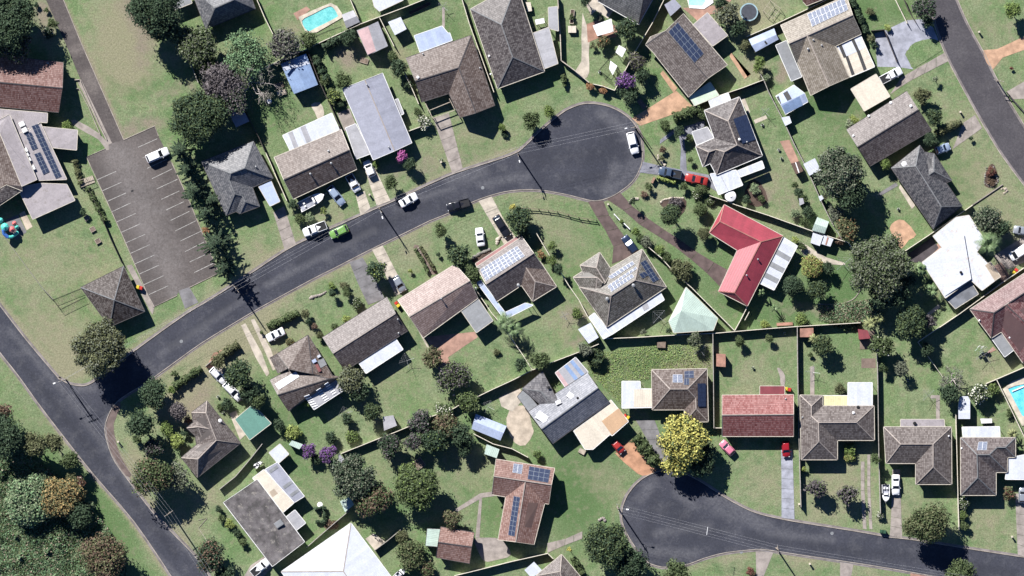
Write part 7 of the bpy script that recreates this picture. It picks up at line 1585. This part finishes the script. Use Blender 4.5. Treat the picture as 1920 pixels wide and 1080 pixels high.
p_('tree','thin dusty tree','right of the purple-brown roof, upper',1731,180,18,3.8,'leaf_olive',open_=.3); p_('tree','dense dark tree','right of the purple-brown roof, lower',1752,220,16,3.8,'leaf_dark',mat2='leaf_mid',f2=.4); p_('hedge','long dark hedge','on the driveway of the purple-brown roof',1778,240,7,1.7,'leaf_olive',pts=[(1752,252),(1775,242),(1802,228)]); p_('shrub','light green shrub','at the purple-brown roof left wall',1600,226,10,1.4,'leaf_lime')
p_('shrub','greyish pale shrub','under the left gable of the purple-brown roof',1594,234,10,1.6,'leaf_pale'); p_('tree','dark small tree','at the foot of the purple-brown gable by the driveway',1745,262,13,3.4,'leaf_dark'); p_('shrub','round dark garden ball','on the driveway lawn by the pale blue car',1820,259,5,1.3,'leaf_dark'); p_('shrub','tiny rose','on the right lawn of the top street',1896,128,4,1.0,'leaf_reddish')
# right middle
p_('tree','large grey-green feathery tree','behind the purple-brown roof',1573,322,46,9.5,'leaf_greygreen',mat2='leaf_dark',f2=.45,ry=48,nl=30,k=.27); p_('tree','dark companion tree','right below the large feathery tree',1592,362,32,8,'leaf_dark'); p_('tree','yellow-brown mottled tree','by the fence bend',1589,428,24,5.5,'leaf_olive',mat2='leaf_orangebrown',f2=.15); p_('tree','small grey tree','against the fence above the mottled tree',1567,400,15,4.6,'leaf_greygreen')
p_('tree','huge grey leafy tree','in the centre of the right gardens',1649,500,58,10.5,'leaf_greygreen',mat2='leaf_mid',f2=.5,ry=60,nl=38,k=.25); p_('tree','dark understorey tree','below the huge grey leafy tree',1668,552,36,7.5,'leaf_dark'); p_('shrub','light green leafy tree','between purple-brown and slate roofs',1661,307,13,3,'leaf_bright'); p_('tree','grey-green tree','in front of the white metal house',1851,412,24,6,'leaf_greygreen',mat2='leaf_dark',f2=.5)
p_('tree','dark tree','right of the grey-green tree by the white metal house',1875,430,18,5,'leaf_dark'); p_('palm','tall green palm','over the white metal roof edge',1852,458,27,8,'leaf_palm',fronds=20); p_('palm','broad banana palm','at the left wall of the white metal house',1726,505,15,3.8,'leaf_palm',fronds=11,spread=.7); p_('palm','second banana palm','lower along the white metal house wall',1746,545,15,3.6,'leaf_palm',fronds=10,spread=.7)
p_('tree','thin pale tree','at the dark garden left of the banana palms',1700,525,18,5,'leaf_dark',open_=.25)
for q,(x,y,r,m) in enumerate(((1490,346,7,'leaf_mid'),(1498,362,10,'leaf_dark'),(1505,374,9,'leaf_mid'),(1517,397,14,'leaf_dark'),(1491,400,10,'leaf_pale'),(1507,416,11,'leaf_mid'),(1545,370,7,'leaf_olive'),(1558,395,7,'leaf_brown'))): p_('shrub',['small','dark','leafy','large dark','pale spiky','mottled','thin olive','brown'][q] + ' shrub',['highest','second','third','fourth','fifth','lowest','sixth','seventh'][q] + ' of the bushes in the narrow back lawn',x,y,r,1.8,m,group='bushes in the narrow back lawn')
p_('ball','yellow-green round tree','beside the white striped awning',1523,500,20,3.6,'leaf_lime',mat2='leaf_orange',f2=.35); p_('ball','dark green round tree','beside the white striped awning, lower left',1487,536,19,4,'leaf_dark'); p_('tree','dark tree','below the yellow-green round tree',1530,545,19,4.4,'leaf_mid',mat2='leaf_dark',f2=.5); p_('shrub','small dark tree','right of the yellow-green round tree',1553,503,13,3.3,'leaf_dark')
p_('shrub','yellow-green leafy shrub','by the red roof tip and winding path',1491,450,9,1.6,'leaf_lime'); p_('shrub','dull shrub','on the winding path bend',1505,462,8,1.5,'leaf_mid'); p_('shrub','dark heathy clump','in the middle of the kidney mulch bed',1859,322,11,1.2,'leaf_reddish'); p_('shrub','brown scrubby patch','in the lower half of the kidney mulch bed',1858,342,10,.7,'leaf_brown',open_=.3)
# centre right lawn
p_('ball','tall dark clipped globe tree','in the lawn beside the long brown driveway',1257,402,19,6.2,'leaf_mid',mat2='leaf_dark',f2=.5,h0=1.0); p_('ball','dark green globe shrub','upper of two beside the red roof',1314,393,13.5,2.6,'leaf_mid'); p_('ball','dull olive globe shrub','lower of two beside the red roof',1319,437,13,3.0,'leaf_olive'); p_('shrub','grey twiggy shrubs','filling the stone ringed bed',1266,381,17,1.0,'leaf_greypurple',open_=.25,ry=8)
p_('shrub','dark conifer shrub','at the mouth of the long brown driveway',1187,377,8,3.4,'leaf_dark',nl=5,cat='shrub'); p_('shrub','green shrub','on the rim lawn of the top bowl',1217,350,9,2.0,'leaf_mid'); p_('shrub','spiky brown plants','along the rim lawn slope',1208,365,8,.9,'leaf_brown',open_=.3); p_('shrub','bushy shrub','below the red coupe front',1281,350,9,2,'leaf_mid'); p_('hedge','pale green clipped low hedge','below the dark blue ute',1248,338,3,1.2,'leaf_lime',pts=[(1232,333),(1266,343)],leaf=.10)
p_('shrub','mid-green bush','below the red coupe tail',1316,357,12,2.2,'leaf_mid',ry=9); p_('shrub','white-spotted shrubs','along the fence below the red coupe',1307,366,13,1.4,'leaf_mid',mat2='petal_white',f2=.12,ry=9); p_('shrub','white-spotted ground shrubs','near the red roof corner',1332,376,12,1.0,'leaf_mid',mat2='petal_white',f2=.1,ry=8); p_('shrub','small round bush','by the blue-grey footpath',1294,300,6,1.8,'leaf_mid')
p_('shrub','brown shrub','between bowl rim and blue-grey path, upper',1242,280,8,1.5,'leaf_brown'); p_('shrub','thin brown shrub','between bowl rim and blue-grey path, lower',1240,296,7,1.2,'leaf_olive',open_=.2); p_('shrub','bushy pale shrub','in the bed behind the white carport, upper',1415,355,11,1.6,'leaf_pale',ry=14,open_=.1); p_('shrub','dark shrub','in the bed behind the white carport, lower',1400,376,10,1.8,'leaf_dark'); p_('shrub','leafy shrub','at the lower tip of the bed behind the white carport',1428,374,8,1.5,'leaf_mid')
p_('shrub','round light shrub','left along the fence of the green-grey house lawn',1036,461,11,2.4,'leaf_bright',mat2='leaf_mid',f2=.5); p_('shrub','light green shrub','below the round light shrub at the lawn edge',1034,489,11,2.4,'leaf_bright',mat2='leaf_mid',f2=.5); p_('tree','dark shade shrub','between the panelled roof and the lawn edge',1047,505,10,3.4,'leaf_dark'); p_('shrub','brown bushy plants','by the corner of the panelled roof',1016,478,9,1.4,'leaf_orangebrown',mat2='leaf_mid',f2=.5)
p_('tree','dark tree','at the left end of the curved rail fence',972,412,25,4.6,'leaf_dark',mat2='leaf_mid',f2=.3); p_('shrub','yellow flowered bush','at the rail fence end',962,388,7,1.8,'leaf_yellow'); p_('shrub','dark shrub','between the black wagon and rail fence',985,438,12,3,'leaf_dark')
for q,(x,y,r,h,m) in enumerate(((1192,434,9,2.2,'leaf_bright'),(1202,446,9,2,'leaf_mid'),(1212,454,14,2.4,'leaf_greygreen'),(1237,469,11,2.4,'leaf_bright'),(1250,484,11,2.2,'leaf_mid'),(1276,505,24,3.3,'leaf_olive'))): p_('shrub',['small light','dark mid-green','silvery','light rounded','dark leafy','broad olive'][q] + ' shrub',['first','second','third','fourth','fifth','last'][q] + ' of the row between driveway and green-grey house',x,y,r,h,m,group='row of shrubs between the brown driveway and the tiled house',cat='shrub')
p_('shrub','small light shrub','by the picket strip of the brown driveways',1165,415,5,1.3,'leaf_bright')
# centre
p_('tree','round kerb tree','behind the white sedan on the street',733,342,14,3.8,'leaf_mid'); p_('shrub','tall dark cypress shrub','on the lawn right of the cream driveway',826,431,14,3.8,'leaf_mid',cat='shrub'); p_('tree','dark bushy tree','upper right corner of the narrow bed lawn',861,482,21,4,'leaf_dark',mat2='leaf_mid',f2=.4); p_('tree','grey-green tree','between the pink-brown and panelled roofs',885,512,16,4.2,'leaf_mid'); p_('shrub','dark ball','on the lawn above the pink-brown roof',822,477,5,1.2,'leaf_dark')
p_('shrub','tiny yellow shrub','on the lawn by the cream driveway',769,508,5,1.2,'leaf_lime'); p_('tree','dark wispy tree','left of the cream driveway',706,508,19,4.2,'leaf_dark',mat2='leaf_lime',f2=.12); p_('hedge','clipped bed plants','in the narrow stone bed',795,490,3,.8,'leaf_mid',pts=[(778,466),(792,488),(802,510)]); p_('hedge','second row of bed plants','on the other side of the narrow stone bed',805,485,3,.8,'leaf_olive',pts=[(788,462),(803,486),(815,508)])
p_('shrub','dark hedge clump','upper one beside the big white boat',550,383,11,2,'leaf_dark'); p_('shrub','dark hedge clump','lower one beside the big white boat',562,410,12,2,'leaf_mid'); p_('shrub','pale dry shrub','near the white tray ute',580,407,10,1.3,'leaf_pale'); p_('shrub','pale topped shrub','in front of the big white boat',606,396,9,1.8,'leaf_lime',mat2='leaf_mid',f2=.5); p_('shrub','green shrub','left of the lilac roof front',705,309,8,1.6,'leaf_bright'); p_('tree','magenta flowering tree','at the front of the lilac metal roof',754,292,12,3.6,'leaf_pink',open_=.15); p_('tree','dark leafy tree','under the magenta flowers',768,308,12,3.4,'leaf_dark'); p_('shrub','white flowering small bush','on the brown L house driveway lawn',827,301,5,1.1,'leaf_mid',mat2='petal_white',f2=.4)
p_('shrub','bright shrub','by the street, first on the dry lawn',623,537,9,1.4,'leaf_bright'); p_('shrub','olive shrub','by the street, second on the dry lawn',645,536,10,1.4,'leaf_olive'); p_('ball','dark egg-shaped shrub','upper left of pair on the hedge lawn',623,550,8,2.6,'leaf_dark'); p_('shrub','rounded dark shrub','right of the egg-shaped one on the hedge lawn',651,549,10,2.2,'leaf_mid'); p_('hedge','long clipped dark hedge','above the white sedan on the lawn',530,600,7,1.5,'leaf_mid',pts=[(502,613),(530,600),(560,586)])
p_('shrub','small shrub','at the right end of the long clipped hedge',573,588,10,2.2,'leaf_olive'); p_('shrub','dark narrow shrub','below the right end of the long clipped hedge',578,602,7,1.8,'leaf_dark'); p_('ball','rusty ball shrub','first below the clipped hedge end',590,612,7,1.6,'leaf_brown'); p_('ball','olive ball shrub','second below the clipped hedge end',600,628,8,1.8,'leaf_olive'); p_('ball','tiny ball','left end of the clipped hedge',490,624,4,1,'leaf_mid')
p_('shrub','mixed flowering shrubs','right side of the worn brown driveway',671,568,12,1.6,'leaf_mid',mat2='petal_white',f2=.1,ry=14); p_('shrub','light low shrubs','along the gable eave, upper',650,598,9,1.0,'leaf_lime',ry=6); p_('shrub','green low shrubs','along the gable eave, lower',628,612,8,1.0,'leaf_mid',ry=6); p_('shrub','low flowering plants','on the eave side of the patched roof',545,640,10,.9,'leaf_olive',mat2='leaf_orange',f2=.2,ry=5)
p_('tree','feathery grey-green tree','right of the battened patio roof',658,716,26,5.2,'leaf_olive',mat2='leaf_greygreen',f2=.4); p_('tree','dark shade tree','just below the feathery grey-green tree',676,735,19,4.5,'leaf_dark'); p_('tree','dark tree','above the slab-roofed shed',697,771,16,4,'leaf_mid',mat2='leaf_dark',f2=.5); p_('shrub','round dark shrub','at the corner of the small kidney lawn',652,785,13,2.4,'leaf_dark'); p_('shrub','light leafy shrub','by the battened patio left end',577,756,8,2.6,'leaf_bright')
p_('tree','brownish tree','at the end of the tan path',813,672,20,4,'leaf_olive',mat2='leaf_brown',f2=.3,ry=24); p_('tree','large plum and green tree','below the terracotta patio',852,706,30,5.2,'leaf_mid',mat2='leaf_greypurple',f2=.5,open_=.15); p_('tree','leafy green tree','on the weathered house back fence',880,755,22,4.6,'leaf_mid',mat2='leaf_bright',f2=.15); p_('shrub','white-flowered shrub','left of the leafy fence tree',830,772,18,2.6,'leaf_mid',mat2='petal_white',f2=.2)
p_('tree','grey thin tree','on the hedge fence line',787,792,24,4.6,'leaf_greypurple',mat2='leaf_dark',f2=.5); p_('tree','olive-brown broad tree','in the shaded fence corner',838,798,24,4.6,'leaf_olive',mat2='leaf_brown',f2=.3); p_('tree','dark broad tree','near the lilac-blue gabled shed',864,815,24,5,'leaf_dark'); p_('palm','spreading palm','behind the square grey annex',945,605,22,5.5,'leaf_palm',fronds=13); p_('palm','second spreading palm','in the shade right of the first palm',962,618,20,5,'leaf_palm',fronds=12); p_('shrub','small leafy shrub','on the lawn below the square grey annex',932,660,8,.9,'leaf_olive')
# centre right lower
p_('tree','round dark fence tree','at the junction of fences behind the slate house',1013,675,18,4.2,'leaf_mid'); p_('tree','thin dark tree','in the palm fence corner',978,682,14,3.8,'leaf_dark',open_=.2); p_('tree','grey tree','at the white shed corner',1097,656,14,3.8,'leaf_greygreen'); p_('shrub','dark leafy bushes','in the corner of the long grass yard',1118,672,18,2.4,'leaf_mid',mat2='leaf_dark',f2=.5); p_('shrub','pale shrub','beside the cream fence of the green-grey house',1082,588,12,2.4,'leaf_bright',mat2='leaf_mid',f2=.5)
p_('shrub','grey garden shrub','under the clothes hoist shadow',1207,622,7,1.5,'leaf_greygreen'); p_('shrub','dark shrub','at the wedge garage corner',1254,620,7,1.8,'leaf_dark'); p_('tree','grey-green thin tree','in the long grass yard corner',1302,636,14,3.6,'leaf_greygreen',mat2='leaf_mid',f2=.4); p_('ball','dark green oval shrub','on the lawn above the red tiled gable',1387,640,10,2.6,'leaf_mid'); p_('ball','small round shrub','right one on the lawn above the red tiled gable',1442,634,8,2.2,'leaf_mid')
p_('palm','small bright palm','below the bright red roof',1427,549,9,2.8,'leaf_palm',fronds=9,spread=.5); p_('shrub','light lime low plants','right of the wedge garage fence',1435,608,10,.9,'leaf_lime',ry=5); p_('shrub','light leafy shrub','in the corner above the rusty shed',1503,600,14,2.2,'leaf_bright'); p_('palm','spiky cordyline palm','right of the rusty red shed',1525,636,12,3.4,'leaf_yucca',fronds=14,spread=.4); p_('tree','dark dense tree','right of the rusty red shed',1545,648,20,4.4,'leaf_mid',mat2='leaf_dark',f2=.4)
p_('shrub','small dark shrub','on the lawn below the rusty red shed',1519,665,6,1.1,'leaf_mid'); p_('shrub','wide ground foliage','along the back fence below the curved path',1585,605,26,.9,'leaf_mid',ry=6,open_=.1); p_('palm','yellow-green yucca','left of two above the dark red shed',1630,607,15,3.4,'leaf_yucca',fronds=15,spread=.35); p_('palm','yellow-green yucca','right of two above the dark red shed',1648,597,14,3.4,'leaf_yucca',fronds=14,spread=.35); p_('tree','broad-leaved tree with white flowers','below the two yuccas',1653,648,24,4.8,'leaf_mid',mat2='petal_white',f2=.04)
p_('tree','large round dark tree','beside the maroon roof fence',1708,603,31,6.5,'leaf_dark',mat2='leaf_mid',f2=.5,nl=26,k=.3); p_('tree','small brown-grey tree','between the round dark tree and fence',1743,603,13,4,'leaf_greypurple'); p_('tree','dark shaded tree','on the fence corner below the round dark tree',1738,655,14,3.6,'leaf_dark'); p_('shrub','dark small tree','by the vertical fence in the hoist lawn',1656,690,10,2.8,'leaf_mid',mat2='leaf_dark',f2=.4); p_('tree','wispy tree','with thin crown in the hoist lawn',1690,692,14,3.6,'leaf_greygreen',open_=.45,core=False)
p_('bare','bare grey tree','above the white ribbed shed',1787,712,26,5.5,'leaf_greygreen'); p_('tree','dark tree','under the bare grey tree',1782,738,20,4.6,'leaf_dark',open_=.1); p_('tree','white-flowering dense shrub','right of the white ribbed shed',1835,736,20,3.6,'leaf_mid',mat2='petal_white',f2=.25); p_('shrub','fresh green shrub','between white-flowering shrub and pool fence',1862,729,13,2.4,'leaf_bright',mat2='leaf_mid',f2=.5); p_('shrub','thin shrub','beside the white square patio roof',1575,728,12,2.2,'leaf_olive',open_=.3,core=False); p_('shrub','scrubby plants','down the bright blue pool fence',1893,775,9,1.4,'leaf_mid',ry=14)
p_('palm','dry palm tuft','at the upper right corner of the multi-hip house',1898,814,12,2.6,'leaf_yucca',fronds=12,spread=.4)
p_('tree','big golden-yellow leafy tree','at the head of the lower turning bowl',1284,822,46,8,'leaf_yellow',mat2='leaf_mid',f2=.14,ry=42,nl=34,k=.26,leaf=.26,dens=1.1); p_('tree','lower golden-yellow branch tree','hanging over the kerb of the lower bowl',1268,870,24,5.5,'leaf_yellow',mat2='leaf_mid',f2=.14,ry=20,leaf=.26); p_('tree','dark green lee-side tree','right behind the golden-yellow tree',1318,862,30,5.0,'leaf_dark',leaf=.26)
p_('hedge','dark unkempt hedge','between orange gravel and strip driveway',1212,845,11,2.4,'leaf_mid',pts=[(1190,818),(1210,842),(1232,872)]); p_('shrub','leafy round shrub','at the corner above the terracotta L roof',1007,853,10,1.8,'leaf_bright',mat2='leaf_mid',f2=.5); p_('shrub','yellow-topped conifer','above the bottom hip roof',1067,1030,6,3.2,'leaf_yellow'); p_('hedge','dark garden row','right of the bottom hip roof',1085,1058,6,1.8,'leaf_mid',pts=[(1074,1045),(1092,1075)])
p_('tree','large dark feathery tree','at the rim of the lower bowl',1138,1022,44,8,'leaf_mid',mat2='leaf_dark',f2=.55,ry=42,nl=30,k=.28); p_('tree','dark second tree','right below the large feathery rim tree',1178,1058,32,6,'leaf_dark'); p_('tree','dark tree','cut by the bottom edge at the bowl',1268,1078,28,5,'leaf_mid'); p_('shrub','brown-red shrub','beside the bottom driveway',1408,1072,10,1.5,'leaf_reddish')
p_('tree','thin wiry tree','left of two on the dry front lawn',1532,918,20,4.2,'leaf_greypurple',open_=.35,mat2='leaf_mid',f2=.3); p_('tree','thin wiry tree','right of two on the dry front lawn',1588,928,21,4.2,'leaf_greypurple',open_=.35,mat2='leaf_mid',f2=.3); p_('tree','large olive verge tree','overhanging the bottom street',1738,984,46,7.5,'leaf_olive',mat2='leaf_mid',f2=.5,ry=32,nl=26,k=.3); p_('tree','small olive tree','cut by the bottom edge below the street',1800,1078,30,5,'leaf_mid')
p_('tree','narrow green tree','between the two fences of the brown hip house',1642,860,10,4,'leaf_mid',ry=14); p_('shrub','yellowish flower hedge','in the porch bay of the grey-brown roof',1592,857,14,1.2,'leaf_lime',mat2='leaf_orange',f2=.2,ry=5); p_('hedge','clipped dark green block hedge','in the porch bay of the grey-brown roof',1593,845,14,1.3,'leaf_bright',pts=[(1583,845),(1602,845)]); p_('shrub','small light shrub','at the vertical fence by the thin wiry trees',1506,880,6,1.4,'leaf_lime')
p_('shrub','white dotted shrub','at the multi-hip front corner',1807,942,12,2,'leaf_mid',mat2='petal_white',f2=.15); p_('shrub','leafy shrub','second below the multi-hip front corner',1806,966,11,1.8,'leaf_bright',mat2='leaf_mid',f2=.5); p_('shrub','leafy shrub','third below the multi-hip front corner',1808,986,10,1.8,'leaf_mid'); p_('shrub','reddish shrub','by the silver car at the right edge',1892,925,14,2.2,'leaf_reddish',mat2='leaf_mid',f2=.5); p_('shrub','starry white shrub','by the kerb near the small boat',1651,967,9,1.4,'leaf_mid',mat2='petal_white',f2=.3)
# lower centre lawns
p_('tree','big grey-green tree','left of two on the striped lawn',664,896,42,7.5,'leaf_dark',mat2='leaf_greygreen',f2=.5,nl=28,k=.28); p_('tree','brownish lower tree','attached below the big grey-green tree',700,938,32,6.5,'leaf_mid',mat2='leaf_brown',f2=.4,ry=28); p_('tree','big mid-green tree','right of two on the striped lawn',783,915,42,6.8,'leaf_mid',mat2='leaf_bright',f2=.2,ry=38,nl=28,k=.28); p_('tree','small pointed tree','above the big mid-green tree',766,884,18,4.4,'leaf_mid',mat2='leaf_bright',f2=.3)
p_('tree','pruned olive tree','above the small red-brown garage',847,974,17,4,'leaf_olive',mat2='leaf_brown',f2=.2); p_('tree','rich purple-flowering shrub','left of the pair by the mint shed',577,845,15,3.4,'leaf_purple',cat='shrub',mat2='leaf_mid',f2=.22); p_('tree','rich purple-flowering shrub','right of the pair by the mint shed',615,850,16,3.4,'leaf_purple',cat='shrub',mat2='leaf_mid',f2=.22); p_('shrub','dark leafy shrub','under the left purple shrub',592,860,12,2.2,'leaf_dark')
p_('tree','dark bluish tree','on the lawn fence right of the purple shrubs',731,836,20,4.6,'leaf_dark',mat2='leaf_greypurple',f2=.3,ry=24); p_('tree','grey tree','in the fence line above the striped lawn',776,828,18,4.6,'leaf_greypurple',mat2='leaf_dark',f2=.5); p_('tree','dark leafy tree','in the fence line nearest the mint shed',815,826,22,5,'leaf_dark',mat2='leaf_bright',f2=.08); p_('tree','dark round tree','in the fence line below the lilac-blue shed',870,842,14,3.8,'leaf_dark')
p_('shrub','dark green shrub','left of the small kidney lawn fence',620,820,14,2.4,'leaf_dark'); p_('shrub','light bushy shrub','on the small kidney lawn',660,820,16,1.4,'leaf_bright',mat2='leaf_mid',f2=.5,ry=10); p_('tree','scrub thicket','right of the big white hip roof',770,1042,26,3.4,'leaf_mid',mat2='leaf_olive',f2=.5,ry=34); p_('shrub','brown scrub','at the bottom edge right of the white hip roof',800,1068,18,2.4,'leaf_mid',mat2='leaf_brown',f2=.4)
p_('shrub','scrub bush','at the dark fence corner above the pale patio',755,1005,14,2.4,'leaf_olive'); p_('hedge','bean row foliage','behind the cream annex of the old roof',606,965,3,1.2,'leaf_dark',pts=[(590,955),(608,950),(610,978),(592,978)]); p_('shrub','thin garden plants','on the striped fence above the white hip roof',622,985,14,.8,'leaf_brown',ry=6,open_=.3)
# palms and extras at the wedge
p_('palm','small tufted palm','by the wedge garage side fence',1452,578,9,2.6,'leaf_palm',fronds=9,spread=.4); p_('shrub','dark hedge shrub','at the foot of the mottled fence tree',1575,452,9,1.6,'leaf_brown')

# ---------------------------------------------------------------- uncountable cover
def cover(name,label,region,n,leaf,h,mats,seed,probs=None,clump=.0):
    """leafy ground cover scattered over a polygon (pixels)"""
    rng = np.random.default_rng(seed); P = np.array([[q[0],q[1]] for q in region]); lo,hi = P.min(0),P.max(0); pts = []
    while sum(len(a) for a in pts) < n:
        c = rng.uniform(lo,hi,(n,2)); ins = np.zeros(n,bool); j = len(P) - 1
        for i in range(len(P)):
            ins ^= ((P[i,1] > c[:,1]) != (P[j,1] > c[:,1])) & (c[:,0] < (P[j,0] - P[i,0]) * (c[:,1] - P[i,1]) / (P[j,1] - P[i,1] + 1e-9) + P[i,0]); j = i
        pts.append(c[ins])
    c = np.concatenate(pts)[:n]; x = (c[:,0] - 960) * S; y = (540 - c[:,1]) * S
    bc = rng.uniform(0,1,(160,2)) * (np.array([x.max() - x.min(),y.max() - y.min()])) + np.array([x.min(),y.min()]); br_ = rng.uniform(.5,2.2,160); ba = rng.uniform(-1,2.2,160); f = sum(a_ * np.exp(-((x - q[0]) ** 2 + (y - q[1]) ** 2) / (r_ * r_)) for a_,q,r_ in zip(ba,bc,br_)); z = h * np.clip(.45 + .3 * f,.08,1.4) * rng.uniform(.7,1.1,n)
    cen = np.stack([x,y,z],1); nor = np.stack([-.3 * np.cos(x * .9 + seed),-.3 * np.cos(y * 1.1),np.ones(n)],1); co = leaf_quads(rng,cen,nor,leaf,.6)
    mi = rng.choice(len(mats),n,p=probs); o = link(name,flatmesh(name,co,np.arange(n * 4).reshape(-1,4),mats,mi)); tag(o,label,'ground cover',None,'stuff')
cover('undergrowth','tangled green weeds and vines of the bush below the long street',[(-20,760),(40,830),(60,860),(130,905),(200,985),(235,1040),(240,1100),(-20,1100)],62000,.22,1.5,['weed_green','leaf_mid','weed_tan'],5,[.55,.33,.12])
cover('long_grass','overgrown bright grass of the yard behind the brown hip roof',[(1100,690),(1118,662),(1200,650),(1280,646),(1332,648),(1332,692),(1222,694),(1215,712),(1165,720),(1165,760),(1140,735)],9000,.10,.16,['long_grass','leaf_lime','weed_tan'],6,[.6,.25,.15])
cover('vine_growth','low tangled growth beside the kidney lawn and garden plot',[(1535,575),(1600,565),(1640,560),(1655,590),(1610,606),(1535,602)],6000,.18,.6,['weed_green','weed_tan','leaf_mid'],8,[.5,.3,.2])
